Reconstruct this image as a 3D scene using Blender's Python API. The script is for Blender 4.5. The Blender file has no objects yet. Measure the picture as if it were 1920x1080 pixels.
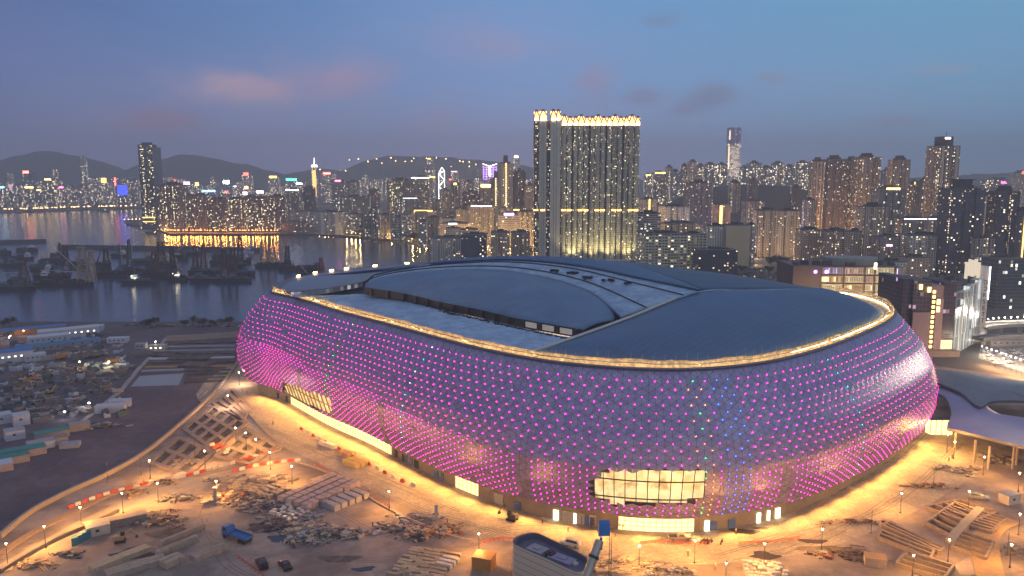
import bpy, bmesh, math, random
from mathutils import Vector, Matrix, noise
R = math.radians
rnd = random.Random(7)
D_ = bpy.data
C = bpy.context.scene.collection
# ---------------------------------------------------------------- camera
FPX, CH = 1480.0, 140.0
PITCH = math.atan(205 / FPX)
cam = D_.cameras.new('camera'); cam.lens = FPX / 1920 * 36; cam.sensor_width = 36
cam.clip_start = 1; cam.clip_end = 60000
camo = D_.objects.new('camera', cam); C.objects.link(camo)
camo.location = (0, 0, CH); camo.rotation_euler = (R(90) - PITCH, 0, 0)
bpy.context.scene.camera = camo
sc = bpy.context.scene
sc.view_settings.view_transform = 'Standard'; sc.view_settings.look = 'None'
sc.view_settings.exposure = 0.0; sc.view_settings.gamma = 1.0
sc.render.engine = 'CYCLES'
cy = sc.cycles
cy.use_light_tree = True; cy.use_denoising = True
cy.max_bounces = 5; cy.diffuse_bounces = 2; cy.glossy_bounces = 3; cy.transmission_bounces = 3
cy.volume_bounces = 0; cy.transparent_max_bounces = 6
cy.sample_clamp_indirect = 3.0; cy.caustics_reflective = False; cy.caustics_refractive = False
_s, _c = math.sin(PITCH), math.cos(PITCH)
def G(x, y, z=4.0):
    dx = (x - 960) / FPX; dy = (540 - y) / FPX
    f = _c + dy * _s; u = -_s + dy * _c
    t = (z - CH) / u
    return Vector((dx * t, f * t, z))
def AT(x, y, dist):
    dx = (x - 960) / FPX; dy = (540 - y) / FPX
    f = _c + dy * _s; u = -_s + dy * _c
    t = dist / f
    return Vector((dx * t, dist, CH + u * t))
def PX(p):
    Z = p[2] - CH; d = p[1] * _c - Z * _s; u = p[1] * _s + Z * _c
    return 960 + FPX * p[0] / d, 540 - FPX * u / d
# ---------------------------------------------------------------- node helper
class NT:
    def __init__(s, nt):
        s.nt = nt; nt.nodes.clear()
    def n(s, t, **k):
        o = s.nt.nodes.new(t)
        for a, b in k.items():
            if a.startswith('i_'):
                a = a[2:]
                a = int(a) if a.isdigit() else a.replace('_', ' ')
                s.put(o.inputs[a], b)
            else: setattr(o, a, b)
        return o
    def put(s, sock, v):
        if isinstance(v, bpy.types.NodeSocket): s.nt.links.new(v, sock)
        elif isinstance(v, bpy.types.Node): s.nt.links.new(v.outputs[0], sock)
        else:
            try: sock.default_value = v
            except Exception: sock.default_value = (*v, 1)
    def m(s, op, a, b=0.0, c=0.0, cl=False):
        o = s.nt.nodes.new('ShaderNodeMath'); o.operation = op; o.use_clamp = cl
        s.put(o.inputs[0], a); s.put(o.inputs[1], b); s.put(o.inputs[2], c); return o.outputs[0]
    def v(s, op, a, b=(0, 0, 0), out=0):
        o = s.nt.nodes.new('ShaderNodeVectorMath'); o.operation = op
        s.put(o.inputs[0], a); s.put(o.inputs[1], b); return o.outputs[out]
    def mix(s, f, a, b, bt='MIX'):
        o = s.nt.nodes.new('ShaderNodeMix'); o.data_type = 'RGBA'; o.blend_type = bt
        s.put(o.inputs[0], f); s.put(o.inputs[6], a if not isinstance(a, tuple) or len(a) == 4 else (*a, 1))
        s.put(o.inputs[7], b if not isinstance(b, tuple) or len(b) == 4 else (*b, 1)); return o.outputs[2]
    def ramp(s, f, stops, interp='LINEAR'):
        o = s.nt.nodes.new('ShaderNodeValToRGB'); e = o.color_ramp.elements; o.color_ramp.interpolation = interp
        while len(e) > 1: e.remove(e[-1])
        for i, (p, c) in enumerate(stops):
            q = e[0] if i == 0 else e.new(p)
            q.position = p; q.color = (*c, 1) if len(c) == 3 else c
        s.put(o.inputs[0], f); return o.outputs[0]
def srgb(r, g, b):
    f = lambda c: (c / 255 / 12.92) if c <= 10 else ((c / 255 + .055) / 1.055) ** 2.4
    return (f(r), f(g), f(b))
# ---------------------------------------------------------------- sky (dusk, city glow above the horizon)
w = D_.worlds.new('World'); sc.world = w; w.use_nodes = True
T = NT(w.node_tree)
tc = T.n('ShaderNodeTexCoord'); sp = T.n('ShaderNodeSeparateXYZ', i_0=tc.outputs['Generated'])
X, Y, Z = sp.outputs
el = T.m('ARCSINE', Z); az = T.m('ARCTAN2', X, Y)
e1 = T.m('DIVIDE', el, R(30), cl=True)
left = T.ramp(e1, [(0, srgb(122, 108, 158)), (.08, srgb(100, 106, 156)), (.22, srgb(76, 98, 150)), (.5, srgb(50, 82, 136)), (1, srgb(38, 68, 122))])
mid = T.ramp(e1, [(0, srgb(150, 142, 192)), (.08, srgb(136, 148, 196)), (.22, srgb(108, 144, 194)), (.5, srgb(78, 132, 182)), (1, srgb(56, 102, 154))])
right = T.ramp(e1, [(0, srgb(112, 150, 186)), (.1, srgb(104, 152, 190)), (.3, srgb(94, 146, 182)), (.55, srgb(88, 144, 176)), (1, srgb(70, 118, 152))])
azl = T.m('MULTIPLY_ADD', az, 1 / R(66), .5, cl=True)
f1 = T.m('MULTIPLY', azl, 2.0, cl=True); f2 = T.m('MULTIPLY_ADD', azl, 2.4, -1.25, cl=True)
sky = T.mix(f2, T.mix(f1, left, mid), right)
nz = T.n('ShaderNodeTexNoise', i_Scale=13.0, i_Detail=8.0, i_Roughness=.6)
mp = T.v('MULTIPLY', tc.outputs['Generated'], (1, 1, 2.6)); T.put(nz.inputs['Vector'], mp)
soft = T.n('ShaderNodeTexNoise', i_Scale=3.0, i_Detail=4.0); T.put(soft.inputs['Vector'], mp)
sky = T.mix(T.m('MULTIPLY', T.m('SUBTRACT', soft.outputs[0], .47, cl=True), .7, cl=True), sky, (.27, .28, .46))
def blob(sky, px, py, wx, wy, col, k, thr=.46):
    p = AT(px, py, 1000) - Vector((0, 0, CH)); a0 = math.atan2(p.x, p.y); e0 = math.asin(p.z / p.length)
    dx = T.m('MULTIPLY', T.m('SUBTRACT', az, a0), FPX / wx); dy = T.m('MULTIPLY', T.m('SUBTRACT', el, e0), FPX / wy)
    d = T.m('ADD', T.m('MULTIPLY', dx, dx), T.m('MULTIPLY', dy, dy))
    g = T.m('EXPONENT', T.m('MULTIPLY', d, -1.0))
    q = T.m('MULTIPLY', T.m('MULTIPLY', T.m('SUBTRACT', T.m('ADD', nz.outputs[0], T.m('MULTIPLY', g, .25)), thr, cl=True), 4.2), T.m('MULTIPLY', g, k), cl=True)
    return T.mix(q, sky, tuple(col))
sky = blob(sky, 450, 165, 130, 32, (.36, .27, .38), .9)
sky = blob(sky, 640, 150, 130, 50, (.28, .23, .38), .6)
sky = blob(sky, 300, 225, 90, 28, (.22, .15, .27), .9)
sky = blob(sky, 860, 70, 160, 70, (.22, .24, .42), .35)
sky = blob(sky, 980, 95, 90, 40, (.24, .25, .42), .4)
sky = blob(sky, 820, 225, 60, 40, (.26, .25, .4), .4)
sky = blob(sky, 1115, 155, 42, 32, (.22, .24, .42), 1.2)
sky = blob(sky, 1205, 182, 34, 16, (.17, .22, .40), 1.4)
sky = blob(sky, 1335, 178, 44, 22, (.15, .21, .37), 1.5)
sky = blob(sky, 1285, 205, 30, 12, (.16, .22, .39), 1.2)
sky = blob(sky, 1445, 145, 32, 12, (.18, .25, .4), 1.1)
sky = blob(sky, 1690, 228, 55, 12, (.18, .24, .38), 1.1)
sky = blob(sky, 1240, 42, 40, 14, (.13, .2, .34), 1.2)
sky = blob(sky, 1790, 128, 60, 10, (.2, .28, .42), .8)
ov = T.m('MAXIMUM', T.m('MULTIPLY_ADD', Z, 3.2, -1.35, cl=True), T.m('MULTIPLY_ADD', Y, -2.0, .2, cl=True))  # unseen sky overhead and behind the camera, lifted to fill walls and ground
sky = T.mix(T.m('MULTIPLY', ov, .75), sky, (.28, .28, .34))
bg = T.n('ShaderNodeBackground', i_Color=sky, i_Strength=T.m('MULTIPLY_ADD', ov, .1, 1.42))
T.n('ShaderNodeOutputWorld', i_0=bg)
w.cycles.sampling_method = 'MANUAL'; w.cycles.sample_map_resolution = 256
sun = D_.lights.new('afterglow', 'SUN'); sun.energy = .12; sun.angle = R(25); sun.color = (.75, .8, 1)
suno = D_.objects.new('afterglow', sun); C.objects.link(suno); suno.rotation_euler = (R(50), 0, R(60))
# ---------------------------------------------------------------- materials
MATS = {}
def M(name, col, rough=.7, metal=0.0, var=.25, scale=.5, bump=0.0, spec=None, emit=None, es=0.0, two=None, twos=.05, samp=True, wear=None):
    if name in MATS: return MATS[name]
    m = D_.materials.new(name); m.use_nodes = True; MATS[name] = m
    T = NT(m.node_tree)
    b = T.n('ShaderNodeBsdfPrincipled', i_Roughness=rough, i_Metallic=metal)
    if spec is not None: b.inputs['Specular IOR Level'].default_value = spec
    g = T.n('ShaderNodeNewGeometry')
    if var or two or bump:
        nz = T.n('ShaderNodeTexNoise', i_Scale=scale, i_Detail=6.0, i_Roughness=.62); T.put(nz.inputs['Vector'], g.outputs['Position'])
        oi = T.n('ShaderNodeObjectInfo')
        k = T.m('MULTIPLY_ADD', T.m('SUBTRACT', nz.outputs[0], .5), var * 3.2, 1.0)
        k = T.m('MULTIPLY', k, T.m('MULTIPLY_ADD', oi.outputs['Random'], var * .6, 1 - var * .3))
        cc = col
        if two:
            n2 = T.n('ShaderNodeTexNoise', i_Scale=twos, i_Detail=5.0, i_Roughness=.6); T.put(n2.inputs['Vector'], g.outputs['Position'])
            cc = T.mix(T.ramp(n2.outputs[0], [(.42, (0, 0, 0)), (.58, (1, 1, 1))]), tuple(col), tuple(two))
        c = T.mix(1.0, cc, T.n('ShaderNodeCombineColor', i_0=k, i_1=k, i_2=k).outputs[0], 'MULTIPLY')
        T.put(b.inputs['Base Color'], c)
        if bump:
            bp = T.n('ShaderNodeBump', i_Strength=bump, i_Distance=.3); T.put(bp.inputs['Height'], nz.outputs[0]); T.put(b.inputs['Normal'], bp.outputs[0])
    else: b.inputs['Base Color'].default_value = (*col, 1)
    if emit:
        b.inputs['Emission Color'].default_value = (*emit, 1); b.inputs['Emission Strength'].default_value = es
        if not samp: m.cycles.emission_sampling = 'NONE'
    T.n('ShaderNodeOutputMaterial', i_0=b)
    return m
def E(name, col, s, samp=False):
    return M(name, (.02, .02, .02), .5, var=0, emit=col, es=s, samp=samp)
# facade: window grid in metres from the UV map, a share of the windows lit
def FAC(name, wall, cw=3.2, ch=3.0, ww=.55, wh=.5, lit=.18, es=2.5, tint=(1, .62, .24), tint2=(1, .84, .58), glass=(.02, .03, .045), band=0.0, colb=.5, vstripe=0.0, rough=.75):
    if name in MATS: return MATS[name]
    m = D_.materials.new(name); m.use_nodes = True; MATS[name] = m; m.cycles.emission_sampling = 'NONE'
    T = NT(m.node_tree)
    uv = T.n('ShaderNodeUVMap'); s = T.n('ShaderNodeSeparateXYZ', i_0=uv)
    oi = T.n('ShaderNodeObjectInfo')
    u = T.m('DIVIDE', s.outputs[0], cw); v = T.m('DIVIDE', s.outputs[1], ch)
    fu = T.m('FLOOR', u); fv = T.m('FLOOR', v); ru = T.m('FRACT', u); rv = T.m('FRACT', v)
    inu = T.m('LESS_THAN', T.m('ABSOLUTE', T.m('SUBTRACT', ru, .5)), ww / 2)
    inv = T.m('LESS_THAN', T.m('ABSOLUTE', T.m('SUBTRACT', rv, .5)), wh / 2)
    win = T.m('MULTIPLY', inu, inv)
    seed = T.m('MULTIPLY', oi.outputs['Random'], 517.0)
    wn = T.n('ShaderNodeTexWhiteNoise', noise_dimensions='3D'); T.put(wn.inputs[0], T.n('ShaderNodeCombineXYZ', i_0=fu, i_1=fv, i_2=seed))
    cn = T.n('ShaderNodeTexWhiteNoise', noise_dimensions='2D'); T.put(cn.inputs[0], T.n('ShaderNodeCombineXYZ', i_0=fu, i_1=seed))
    sn = T.n('ShaderNodeTexWhiteNoise', noise_dimensions='3D'); T.put(sn.inputs[0], T.n('ShaderNodeCombineXYZ', i_0=fv, i_1=fu, i_2=T.m('ADD', seed, 9.1)))
    # some columns (stair and lobby windows) are mostly lit
    col = T.m('LESS_THAN', cn.outputs[0], .06)
    prob = T.m('ADD', T.m('MULTIPLY', T.m('MULTIPLY_ADD', cn.outputs[0], 1.0, .1), lit), T.m('MULTIPLY', col, colb))
    isl = T.m('MULTIPLY', T.m('LESS_THAN', wn.outputs[0], prob), win)
    br = T.m('MULTIPLY_ADD', T.m('POWER', sn.outputs[0], 2.5), 1.0, .12)
    tn = T.mix(sn.outputs[0], tuple(tint), tuple(tint2))
    g = T.n('ShaderNodeNewGeometry')
    nz = T.n('ShaderNodeTexNoise', i_Scale=.08, i_Detail=5.0); T.put(nz.inputs['Vector'], T.v('MULTIPLY', g.outputs['Position'], (1, 1, .25)))
    k = T.m('MULTIPLY', T.m('MULTIPLY_ADD', nz.outputs[0], .7, .65), T.m('MULTIPLY_ADD', oi.outputs['Random'], .5, .75))
    wl = T.mix(1.0, tuple(wall), T.n('ShaderNodeCombineColor', i_0=k, i_1=k, i_2=k).outputs[0], 'MULTIPLY')
    if band:   # spandrel band under each row of windows
        wl = T.mix(T.m('LESS_THAN', rv, band), wl, tuple(c * .45 for c in wall))
    if vstripe:
        wl = T.mix(T.m('LESS_THAN', T.m('FRACT', T.m('DIVIDE', u, 4.0)), vstripe), wl, tuple(c * .4 for c in wall))
    gl = T.mix(T.m('MULTIPLY', sn.outputs[0], .5), tuple(glass), (.10, .11, .13))
    base = T.mix(win, wl, gl)
    b = T.n('ShaderNodeBsdfPrincipled', i_Base_Color=base, i_Roughness=T.m('MULTIPLY_ADD', win, .18 - rough, rough))
    T.put(b.inputs['Emission Color'], tn)
    T.put(b.inputs['Emission Strength'], T.m('MULTIPLY', T.m('MULTIPLY', isl, br), es))
    T.n('ShaderNodeOutputMaterial', i_0=b)
    return m
# ---------------------------------------------------------------- mesh builder
class MB:
    def __init__(s): s.v = []; s.f = []; s.mi = []; s.uv = []
    def face(s, pts, mi=0, uv=None):
        i = len(s.v); s.v += [tuple(p) for p in pts]; s.f.append(tuple(range(i, i + len(pts)))); s.mi.append(mi)
        s.uv += uv if uv else [(0, 0)] * len(pts)
    def raw(s, vs, fs, mi=0, uvs=None):
        i = len(s.v); s.v += [tuple(p) for p in vs]
        for k, f in enumerate(fs):
            s.f.append(tuple(i + a for a in f)); s.mi.append(mi); s.uv += [(vs[a][0], vs[a][2]) for a in f]
    def box(s, c, d, rz=0.0, mi=0, taper=1.0, bot=True):
        hx, hy, hz = d[0] / 2, d[1] / 2, d[2] / 2
        ca, sa = math.cos(rz), math.sin(rz)
        vs = []
        for z in (-1, 1):
            t = taper if z > 0 else 1
            for x, y in ((-1, -1), (1, -1), (1, 1), (-1, 1)):
                a, b = x * hx * t, y * hy * t
                vs.append((c[0] + a * ca - b * sa, c[1] + a * sa + b * ca, c[2] + z * hz))
        fs = [(0, 1, 5, 4), (1, 2, 6, 5), (2, 3, 7, 6), (3, 0, 4, 7), (4, 5, 6, 7)]
        if bot: fs.append((3, 2, 1, 0))
        s.raw(vs, fs, mi)
    def prism(s, poly, z0, z1, mi=0, top=None, cap=True, u0=0.0, bot=False):
        n = len(poly); u = u0
        ztf = z1 if callable(z1) else (lambda p: z1)
        for i in range(n):
            a, b = poly[i], poly[(i + 1) % n]
            L = math.hypot(b[0] - a[0], b[1] - a[1])
            za, zb = ztf(a), ztf(b)
            s.face([(a[0], a[1], z0), (b[0], b[1], z0), (b[0], b[1], zb), (a[0], a[1], za)], mi,
                   [(u, 0), (u + L, 0), (u + L, zb - z0), (u, za - z0)])
            u += L
        if cap: s.face([(p[0], p[1], ztf(p)) for p in poly], mi if top is None else top)
        if bot: s.face([(p[0], p[1], z0) for p in reversed(poly)], mi if top is None else top)
    def tube(s, p, q, r, r2=None, n=6, mi=0, cap=True):
        p = Vector(p); q = Vector(q); r2 = r if r2 is None else r2
        d = (q - p)
        if d.length < 1e-6: return
        d.normalize(); a = d.orthogonal().normalized(); b = d.cross(a)
        vs = []
        for c, rr in ((p, r), (q, r2)):
            for i in range(n):
                t = 2 * math.pi * (i + .5) / n; vs.append(c + a * (rr * math.cos(t)) + b * (rr * math.sin(t)))
        fs = [(i, (i + 1) % n, n + (i + 1) % n, n + i) for i in range(n)]
        if cap: fs += [tuple(range(n - 1, -1, -1)), tuple(range(n, 2 * n))]
        s.raw(vs, fs, mi)
    def strip(s, A, B, mi=0):
        for i in range(len(A) - 1): s.face([A[i], A[i + 1], B[i + 1], B[i]], mi, [(i, 0), (i + 1, 0), (i + 1, 1), (i, 1)])
    def build(s, name, mats, parent=None, smooth=False, loc=None, rz=0.0):
        me = D_.meshes.new(name); me.from_pydata(s.v, [], s.f)
        for m in (mats if isinstance(mats, (list, tuple)) else [mats]): me.materials.append(m)
        me.polygons.foreach_set('material_index', s.mi)
        ul = me.uv_layers.new(name='UVMap'); ul.data.foreach_set('uv', [c for p in s.uv for c in p])
        if smooth:
            bm = bmesh.new(); bm.from_mesh(me); bmesh.ops.remove_doubles(bm, verts=bm.verts, dist=1e-4); bm.to_mesh(me); bm.free()
            me.polygons.foreach_set('use_smooth', [True] * len(me.polygons))
        me.update()
        o = D_.objects.new(name, me); C.objects.link(o)
        if parent: o.parent = parent
        if loc is not None: o.location = loc
        if rz: o.rotation_euler.z = rz
        return o
def tag(o, label=None, cat=None, group=None, kind=None):
    if label: o['label'] = label
    if cat: o['category'] = cat
    if group: o['group'] = group
    if kind: o['kind'] = kind
    return o
def thing(name, label, cat, loc=(0, 0, 0), rz=0.0, group=None):
    o = D_.objects.new(name, None); C.objects.link(o); o.location = loc; o.rotation_euler.z = rz; o.empty_display_size = .5
    return tag(o, label, cat, group)
def dup(root, loc, rz=0.0, label=None, group=None, scale=None):
    r = root.copy(); C.objects.link(r); r.location = loc; r.rotation_euler = (0, 0, rz)
    if scale: r.scale = scale if isinstance(scale, tuple) else (scale,) * 3
    if label: r['label'] = label
    if group: r['group'] = group
    for ch in list(root.children):
        c = ch.copy(); C.objects.link(c); c.parent = r
        for g in ch.children:
            d = g.copy(); C.objects.link(d); d.parent = c
    return r
ORD = ['first','second','third','fourth','fifth','sixth','seventh','eighth','ninth','tenth','eleventh','twelfth','thirteenth','fourteenth','fifteenth','sixteenth','seventeenth','eighteenth','nineteenth','twentieth']
TENS = {2:'twenty',3:'thirty',4:'forty',5:'fifty',6:'sixty',7:'seventy',8:'eighty',9:'ninety'}
def nth(i):   # 0 -> first
    i += 1
    if i == 100: return 'hundredth'
    if i > 200: return 'two hundred and ' + nth(i - 201)
    if i > 100: return 'hundred and ' + nth(i - 101)
    if i <= 20: return ORD[i - 1]
    if i % 10: return TENS[i // 10] + '-' + ORD[i % 10 - 1]
    return TENS[i // 10][:-1] + 'ieth'
def lamp(name, loc, energy, col, parent=None, typ='POINT', size=.3, spot=None, aim=None):
    l = D_.lights.new(name, typ); l.energy = energy; l.color = col
    if typ in ('POINT', 'SPOT'): l.shadow_soft_size = size
    if spot: l.spot_size = spot; l.spot_blend = .6
    o = D_.objects.new(name, l); C.objects.link(o); o.location = loc
    if aim is not None: o.rotation_euler = (Vector(aim) - Vector(loc)).to_track_quat('-Z', 'Y').to_euler()
    if parent: o.parent = parent
    return o
def spline(pts, n, closed=True):
    # Catmull-Rom resampled to n points by arc length
    P = [Vector(p) for p in pts]; N = len(P); out = []
    seg = N if closed else N - 1
    for i in range(seg):
        if closed: a, b, c, d = P[(i - 1) % N], P[i], P[(i + 1) % N], P[(i + 2) % N]
        else: a, b, c, d = P[max(i - 1, 0)], P[i], P[i + 1], P[min(i + 2, N - 1)]
        for k in range(24):
            t = k / 24
            out.append(.5 * ((2 * b) + (c - a) * t + (2 * a - 5 * b + 4 * c - d) * t * t + (3 * b - a - 3 * c + d) * t ** 3))
    if not closed: out.append(P[-1])
    else: out.append(out[0].copy())
    L = [0.0]
    for i in range(1, len(out)): L.append(L[-1] + (out[i] - out[i - 1]).length)
    res = []; j = 0
    m = n if closed else n - 1
    for i in range(n):
        s = L[-1] * i / m
        while j < len(L) - 2 and L[j + 1] < s: j += 1
        t = (s - L[j]) / max(L[j + 1] - L[j], 1e-9)
        res.append(out[j].lerp(out[j + 1], min(max(t, 0), 1)))
    return res
WARM = (1.0, .58, .20)
HAZE = 1.8e-4
# ================================================================ SETTING
GZ = 4.0
# water of the harbour
wm = D_.materials.new('harbour_water'); wm.use_nodes = True; T = NT(wm.node_tree)
g = T.n('ShaderNodeNewGeometry')
n1 = T.n('ShaderNodeTexNoise', i_Scale=.16, i_Detail=4.0, i_Roughness=.65); T.put(n1.inputs['Vector'], g.outputs['Position'])
n2 = T.n('ShaderNodeTexNoise', i_Scale=.012, i_Detail=3.0); T.put(n2.inputs['Vector'], T.v('MULTIPLY', g.outputs['Position'], (.5, 1.6, 1)))
bp = T.n('ShaderNodeBump', i_Strength=.32, i_Distance=1.0); T.put(bp.inputs['Height'], T.m('ADD', n1.outputs[0], T.m('MULTIPLY', n2.outputs[0], 2.0)))
b = T.n('ShaderNodeBsdfPrincipled', i_Base_Color=(.03, .055, .11, 1), i_Roughness=.1, i_IOR=1.33); T.put(b.inputs['Normal'], bp.outputs[0])
T.n('ShaderNodeOutputMaterial', i_0=b)
mb = MB(); mb.face([(-9000, 200, 0), (9000, 200, 0), (9000, 9500, 0), (-9000, 9500, 0)])
tag(mb.build('water', wm), kind='structure')
# ground of the land (a thick slab whose seaward face is the sea wall)
m_land = M('city_ground', (.10, .095, .09), .9, var=.3, scale=.02, two=(.06, .065, .06), twos=.01)
land = [G(-700, 603), G(470, 603), G(560, 560), G(700, 530), G(1010, 497), G(985, 490), G(955, 473), G(905, 462), G(855, 461), G(840, 457), G(640, 441), G(600, 438),
        G(575, 438), G(530, 438), G(318, 438), G(290, 428), G(236, 419), G(236, 413), G(330, 408), Vector((-1200, 3300, 4)), Vector((-600, 4600, 4)), Vector((6500, 5200, 4)), Vector((9000, 5200, 4)), Vector((9000, 60, 4)), Vector((-2600, 60, 4))]
mb = MB(); mb.prism([(p.x, p.y) for p in land], -2, GZ)
tag(mb.build('ground', m_land), kind='structure')
# far island shore
isl = [Vector((-9000, 3050, 0)), G(-60, 399), G(60, 396.5), G(150, 393.5), G(215, 391), G(260, 390), G(350, 388), Vector((-300, 4700, 0)), Vector((9000, 5300, 0)), Vector((9000, 9300, 0)), Vector((-9000, 9300, 0))]
mb = MB(); mb.prism([(p.x, p.y) for p in isl], -2, 5)
tag(mb.build('far_shore_ground', m_land), kind='structure')
# hills: height field built from ridge profiles
m_hill = M('hill_forest', (.035, .05, .035), .95, var=.5, scale=.01)
def hill(name, prof, D, depth, mat=m_hill, base=5.0, nseg=80, rough=22.0):
    # prof: ridge line in (x px, y px); the ridge stands at distance D, slopes fall off over `depth`
    xs = [p[0] for p in prof]; A, B = xs[0], xs[-1]
    def ry(x):
        for (a, ya), (b_, yb) in zip(prof, prof[1:]):
            if a <= x <= b_:
                t = (x - a) / (b_ - a); t = t * t * (3 - 2 * t) * .5 + t * .5; return ya + (yb - ya) * t
        return prof[-1][1]
    mb = MB(); rows = []
    for j in range(-9, 10):
        t = j / 9; row = []
        for i in range(nseg + 1):
            x = A + (B - A) * i / nseg
            top = AT(x, ry(x), D); yy = D + t * depth
            h = max(top.z - base, 0) * (math.cos(t * math.pi / 2) ** 1.3)
            q = Vector((top.x + t * depth * .1, yy, 0))
            nn = noise.noise(q * .0028) + .5 * noise.noise(q * .008) + .25 * noise.noise(q * .03)
            h = max(0, h + nn * rough * min(1, h / 60) * (1 if j else .25))
            row.append((top.x, yy, base + h - (3 if h <= 0 else 0)))
        rows.append(row)
    vs = [p for r in rows for p in r]; n = nseg + 1
    fs = [(j * n + i, j * n + i + 1, (j + 1) * n + i + 1, (j + 1) * n + i) for j in range(18) for i in range(nseg)]
    mb.raw(vs, fs)
    return tag(mb.build(name, mat, smooth=True), kind='structure')
hill('hill', [(-260, 340), (-60, 312), (0, 305), (60, 290), (90, 283), (120, 290), (170, 298), (230, 320), (280, 334)], 6200, 900)
hill('hill', [(180, 340), (250, 318), (290, 300), (350, 291), (400, 296), (450, 308), (500, 320), (560, 338)], 6600, 900)
hill('hill', [(500, 340), (560, 322), (600, 315), (640, 320), (690, 300), (730, 292), (800, 294), (850, 298), (900, 300), (960, 306), (1020, 318), (1200, 336)], 6800, 900)
m_park = M('park_hill_trees', (.03, .042, .034), .95, var=.6, scale=.06, bump=.8)
hill('wooded_hill', [(1225, 398), (1262, 382), (1290, 368), (1330, 352), (1400, 347), (1450, 348), (1500, 356), (1560, 380), (1600, 400)], 2050, 330, m_park, 4, 90, 10)
hill('wooded_hill', [(1520, 350), (1640, 338), (1760, 330), (1860, 326), (1960, 322), (2200, 318)], 5200, 600)
# ================================================================ STADIUM
Zr = 66.5
front = [(505,545,68),(560,560,67),(640,585,66.5),(720,606,66),(800,628,66),(880,649,66),(960,666,66),(1040,679,66),(1120,687,66),(1200,692,66),(1280,693,66),(1360,689,66),(1440,679,66),(1500,666,66),(1560,648,66.5),(1620,625,67.5),(1660,606,68.5),(1680,590,70),(1672,575,71),(1640,562,72),(1600,553,73),(1540,544,74),(1400,520,74.5),(1280,505,74.5)]
rimc = [G(*p) for p in front] + [Vector((98, 618, 74)), Vector((50, 648, 73)), Vector((-10, 658, 72)), Vector((-72, 645, 71)), Vector((-128, 608, 70)), Vector((-158, 560, 69))]
NC = 470
rim = spline(rimc, NC)
# smooth a little
for _ in range(4): rim = [(rim[i - 1] + rim[i] * 2 + rim[(i + 1) % NC]) / 4 for i in range(NC)]
ctr = Vector((35, 470, 0))
nrm = []
for i in range(NC):
    t = rim[(i + 2) % NC] - rim[i - 2]; n_ = Vector((t.y, -t.x, 0)).normalized()
    if n_.dot(rim[i] - ctr) < 0: n_ = -n_
    nrm.append(n_)
for _ in range(10): nrm = [(nrm[i - 1] + nrm[i] + nrm[(i + 1) % NC]).normalized() for i in range(NC)]
prof = [(0.0, 16.5), (.06, 18.2), (.2, 21), (.38, 21.5), (.55, 19), (.72, 14.0), (.86, 7.5), (.95, 2.6), (1.0, -.6)]   # height share, outward offset
def off(t):
    for (a, oa), (b_, ob) in zip(prof, prof[1:]):
        if a <= t <= b_:
            k = (t - a) / (b_ - a); return oa + (ob - oa) * (k * .7 + .3 * k * k * (3 - 2 * k))
    return prof[-1][1]
ZB = 12.5
def SF(i, t):     # point on the shell: i (fractional) round the rim, t height share
    i0 = int(math.floor(i)) % NC; k = i - math.floor(i); i1 = (i0 + 1) % NC
    r = rim[i0].lerp(rim[i1], k); n_ = nrm[i0].lerp(nrm[i1], k).normalized()
    z = ZB + (r.z - ZB) * t
    o = off(min(max(t, 0), 1))
    return Vector((r.x + n_.x * o, r.y + n_.y * o, z)), n_
stadium = thing('stadium', 'huge oval stadium with dotted magenta lit silver shell and dark blue roof', 'stadium', (35, 470, GZ))
def SP(o):   # parent to the stadium keeping world coordinates
    o.parent = stadium; o.matrix_parent_inverse = Matrix.Translation((-35, -470, -GZ)); return o
NR = 21
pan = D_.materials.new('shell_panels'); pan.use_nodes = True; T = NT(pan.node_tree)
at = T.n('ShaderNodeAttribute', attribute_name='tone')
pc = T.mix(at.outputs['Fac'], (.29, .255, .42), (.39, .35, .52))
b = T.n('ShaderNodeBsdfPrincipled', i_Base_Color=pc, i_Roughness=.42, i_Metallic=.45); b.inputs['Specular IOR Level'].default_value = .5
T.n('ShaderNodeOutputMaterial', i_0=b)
def hole(p):
    if p.y > 520: return False
    x, y = PX(p)
    if p.y > 520: return False
    # jagged ended window openings (front and side)
    if 1108 < x < 1322 and 883 < y < 946:
        if y > 935 and (x < 1145 or x > 1300): return False
        if y < 898 and (x < 1128): return False
        return True
    if 531 < x < 621:
        yt = 716 + (x - 531) * .36; return yt < y < yt + 28
    return False
def node(i, j):   # hexagonal lattice: odd columns half a row up
    t = (j + (.5 if i % 2 else 0)) / (NR + .5)
    return SF(i % NC, t)
vs = []; fs = []; tone = []
rr = random.Random(3)
bump_r = .010; HL = []
def tri(a, b_, c_):
    cen = (a + b_ + c_) / 3
    if hole(cen): HL.append(cen.copy()); return
    n_ = (b_ - a).cross(c_ - a).normalized()
    k = len(vs); tl = Vector((rr.uniform(-1, 1), rr.uniform(-1, 1), rr.uniform(-1, 1))) * bump_r
    for p in (a, b_, c_):
        q = cen + (p - cen) * .945
        vs.append(q + n_ * ((q - cen).dot(tl)))
    fs.append((k, k + 1, k + 2)); tone.append(rr.random())
for i in range(NC):
    for j in range(NR):
        if i % 2 == 0:
            a = node(i, j)[0]; b_ = node(i, j + 1)[0]; c_ = node(i + 1, j)[0]; d = node(i + 1, j - 1)[0] if j > 0 else None
            tri(a, c_, b_)
            if d is not None: tri(a, d, c_)
            else:
                e_ = SF(i + 1, 0)[0]; tri(a, e_, c_)
        else:
            a = node(i, j)[0]; b_ = node(i, j + 1)[0]; c_ = node(i + 1, j + 1)[0]; d = node(i + 1, j)[0]
            tri(a, d, c_); tri(a, c_, b_)
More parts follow.
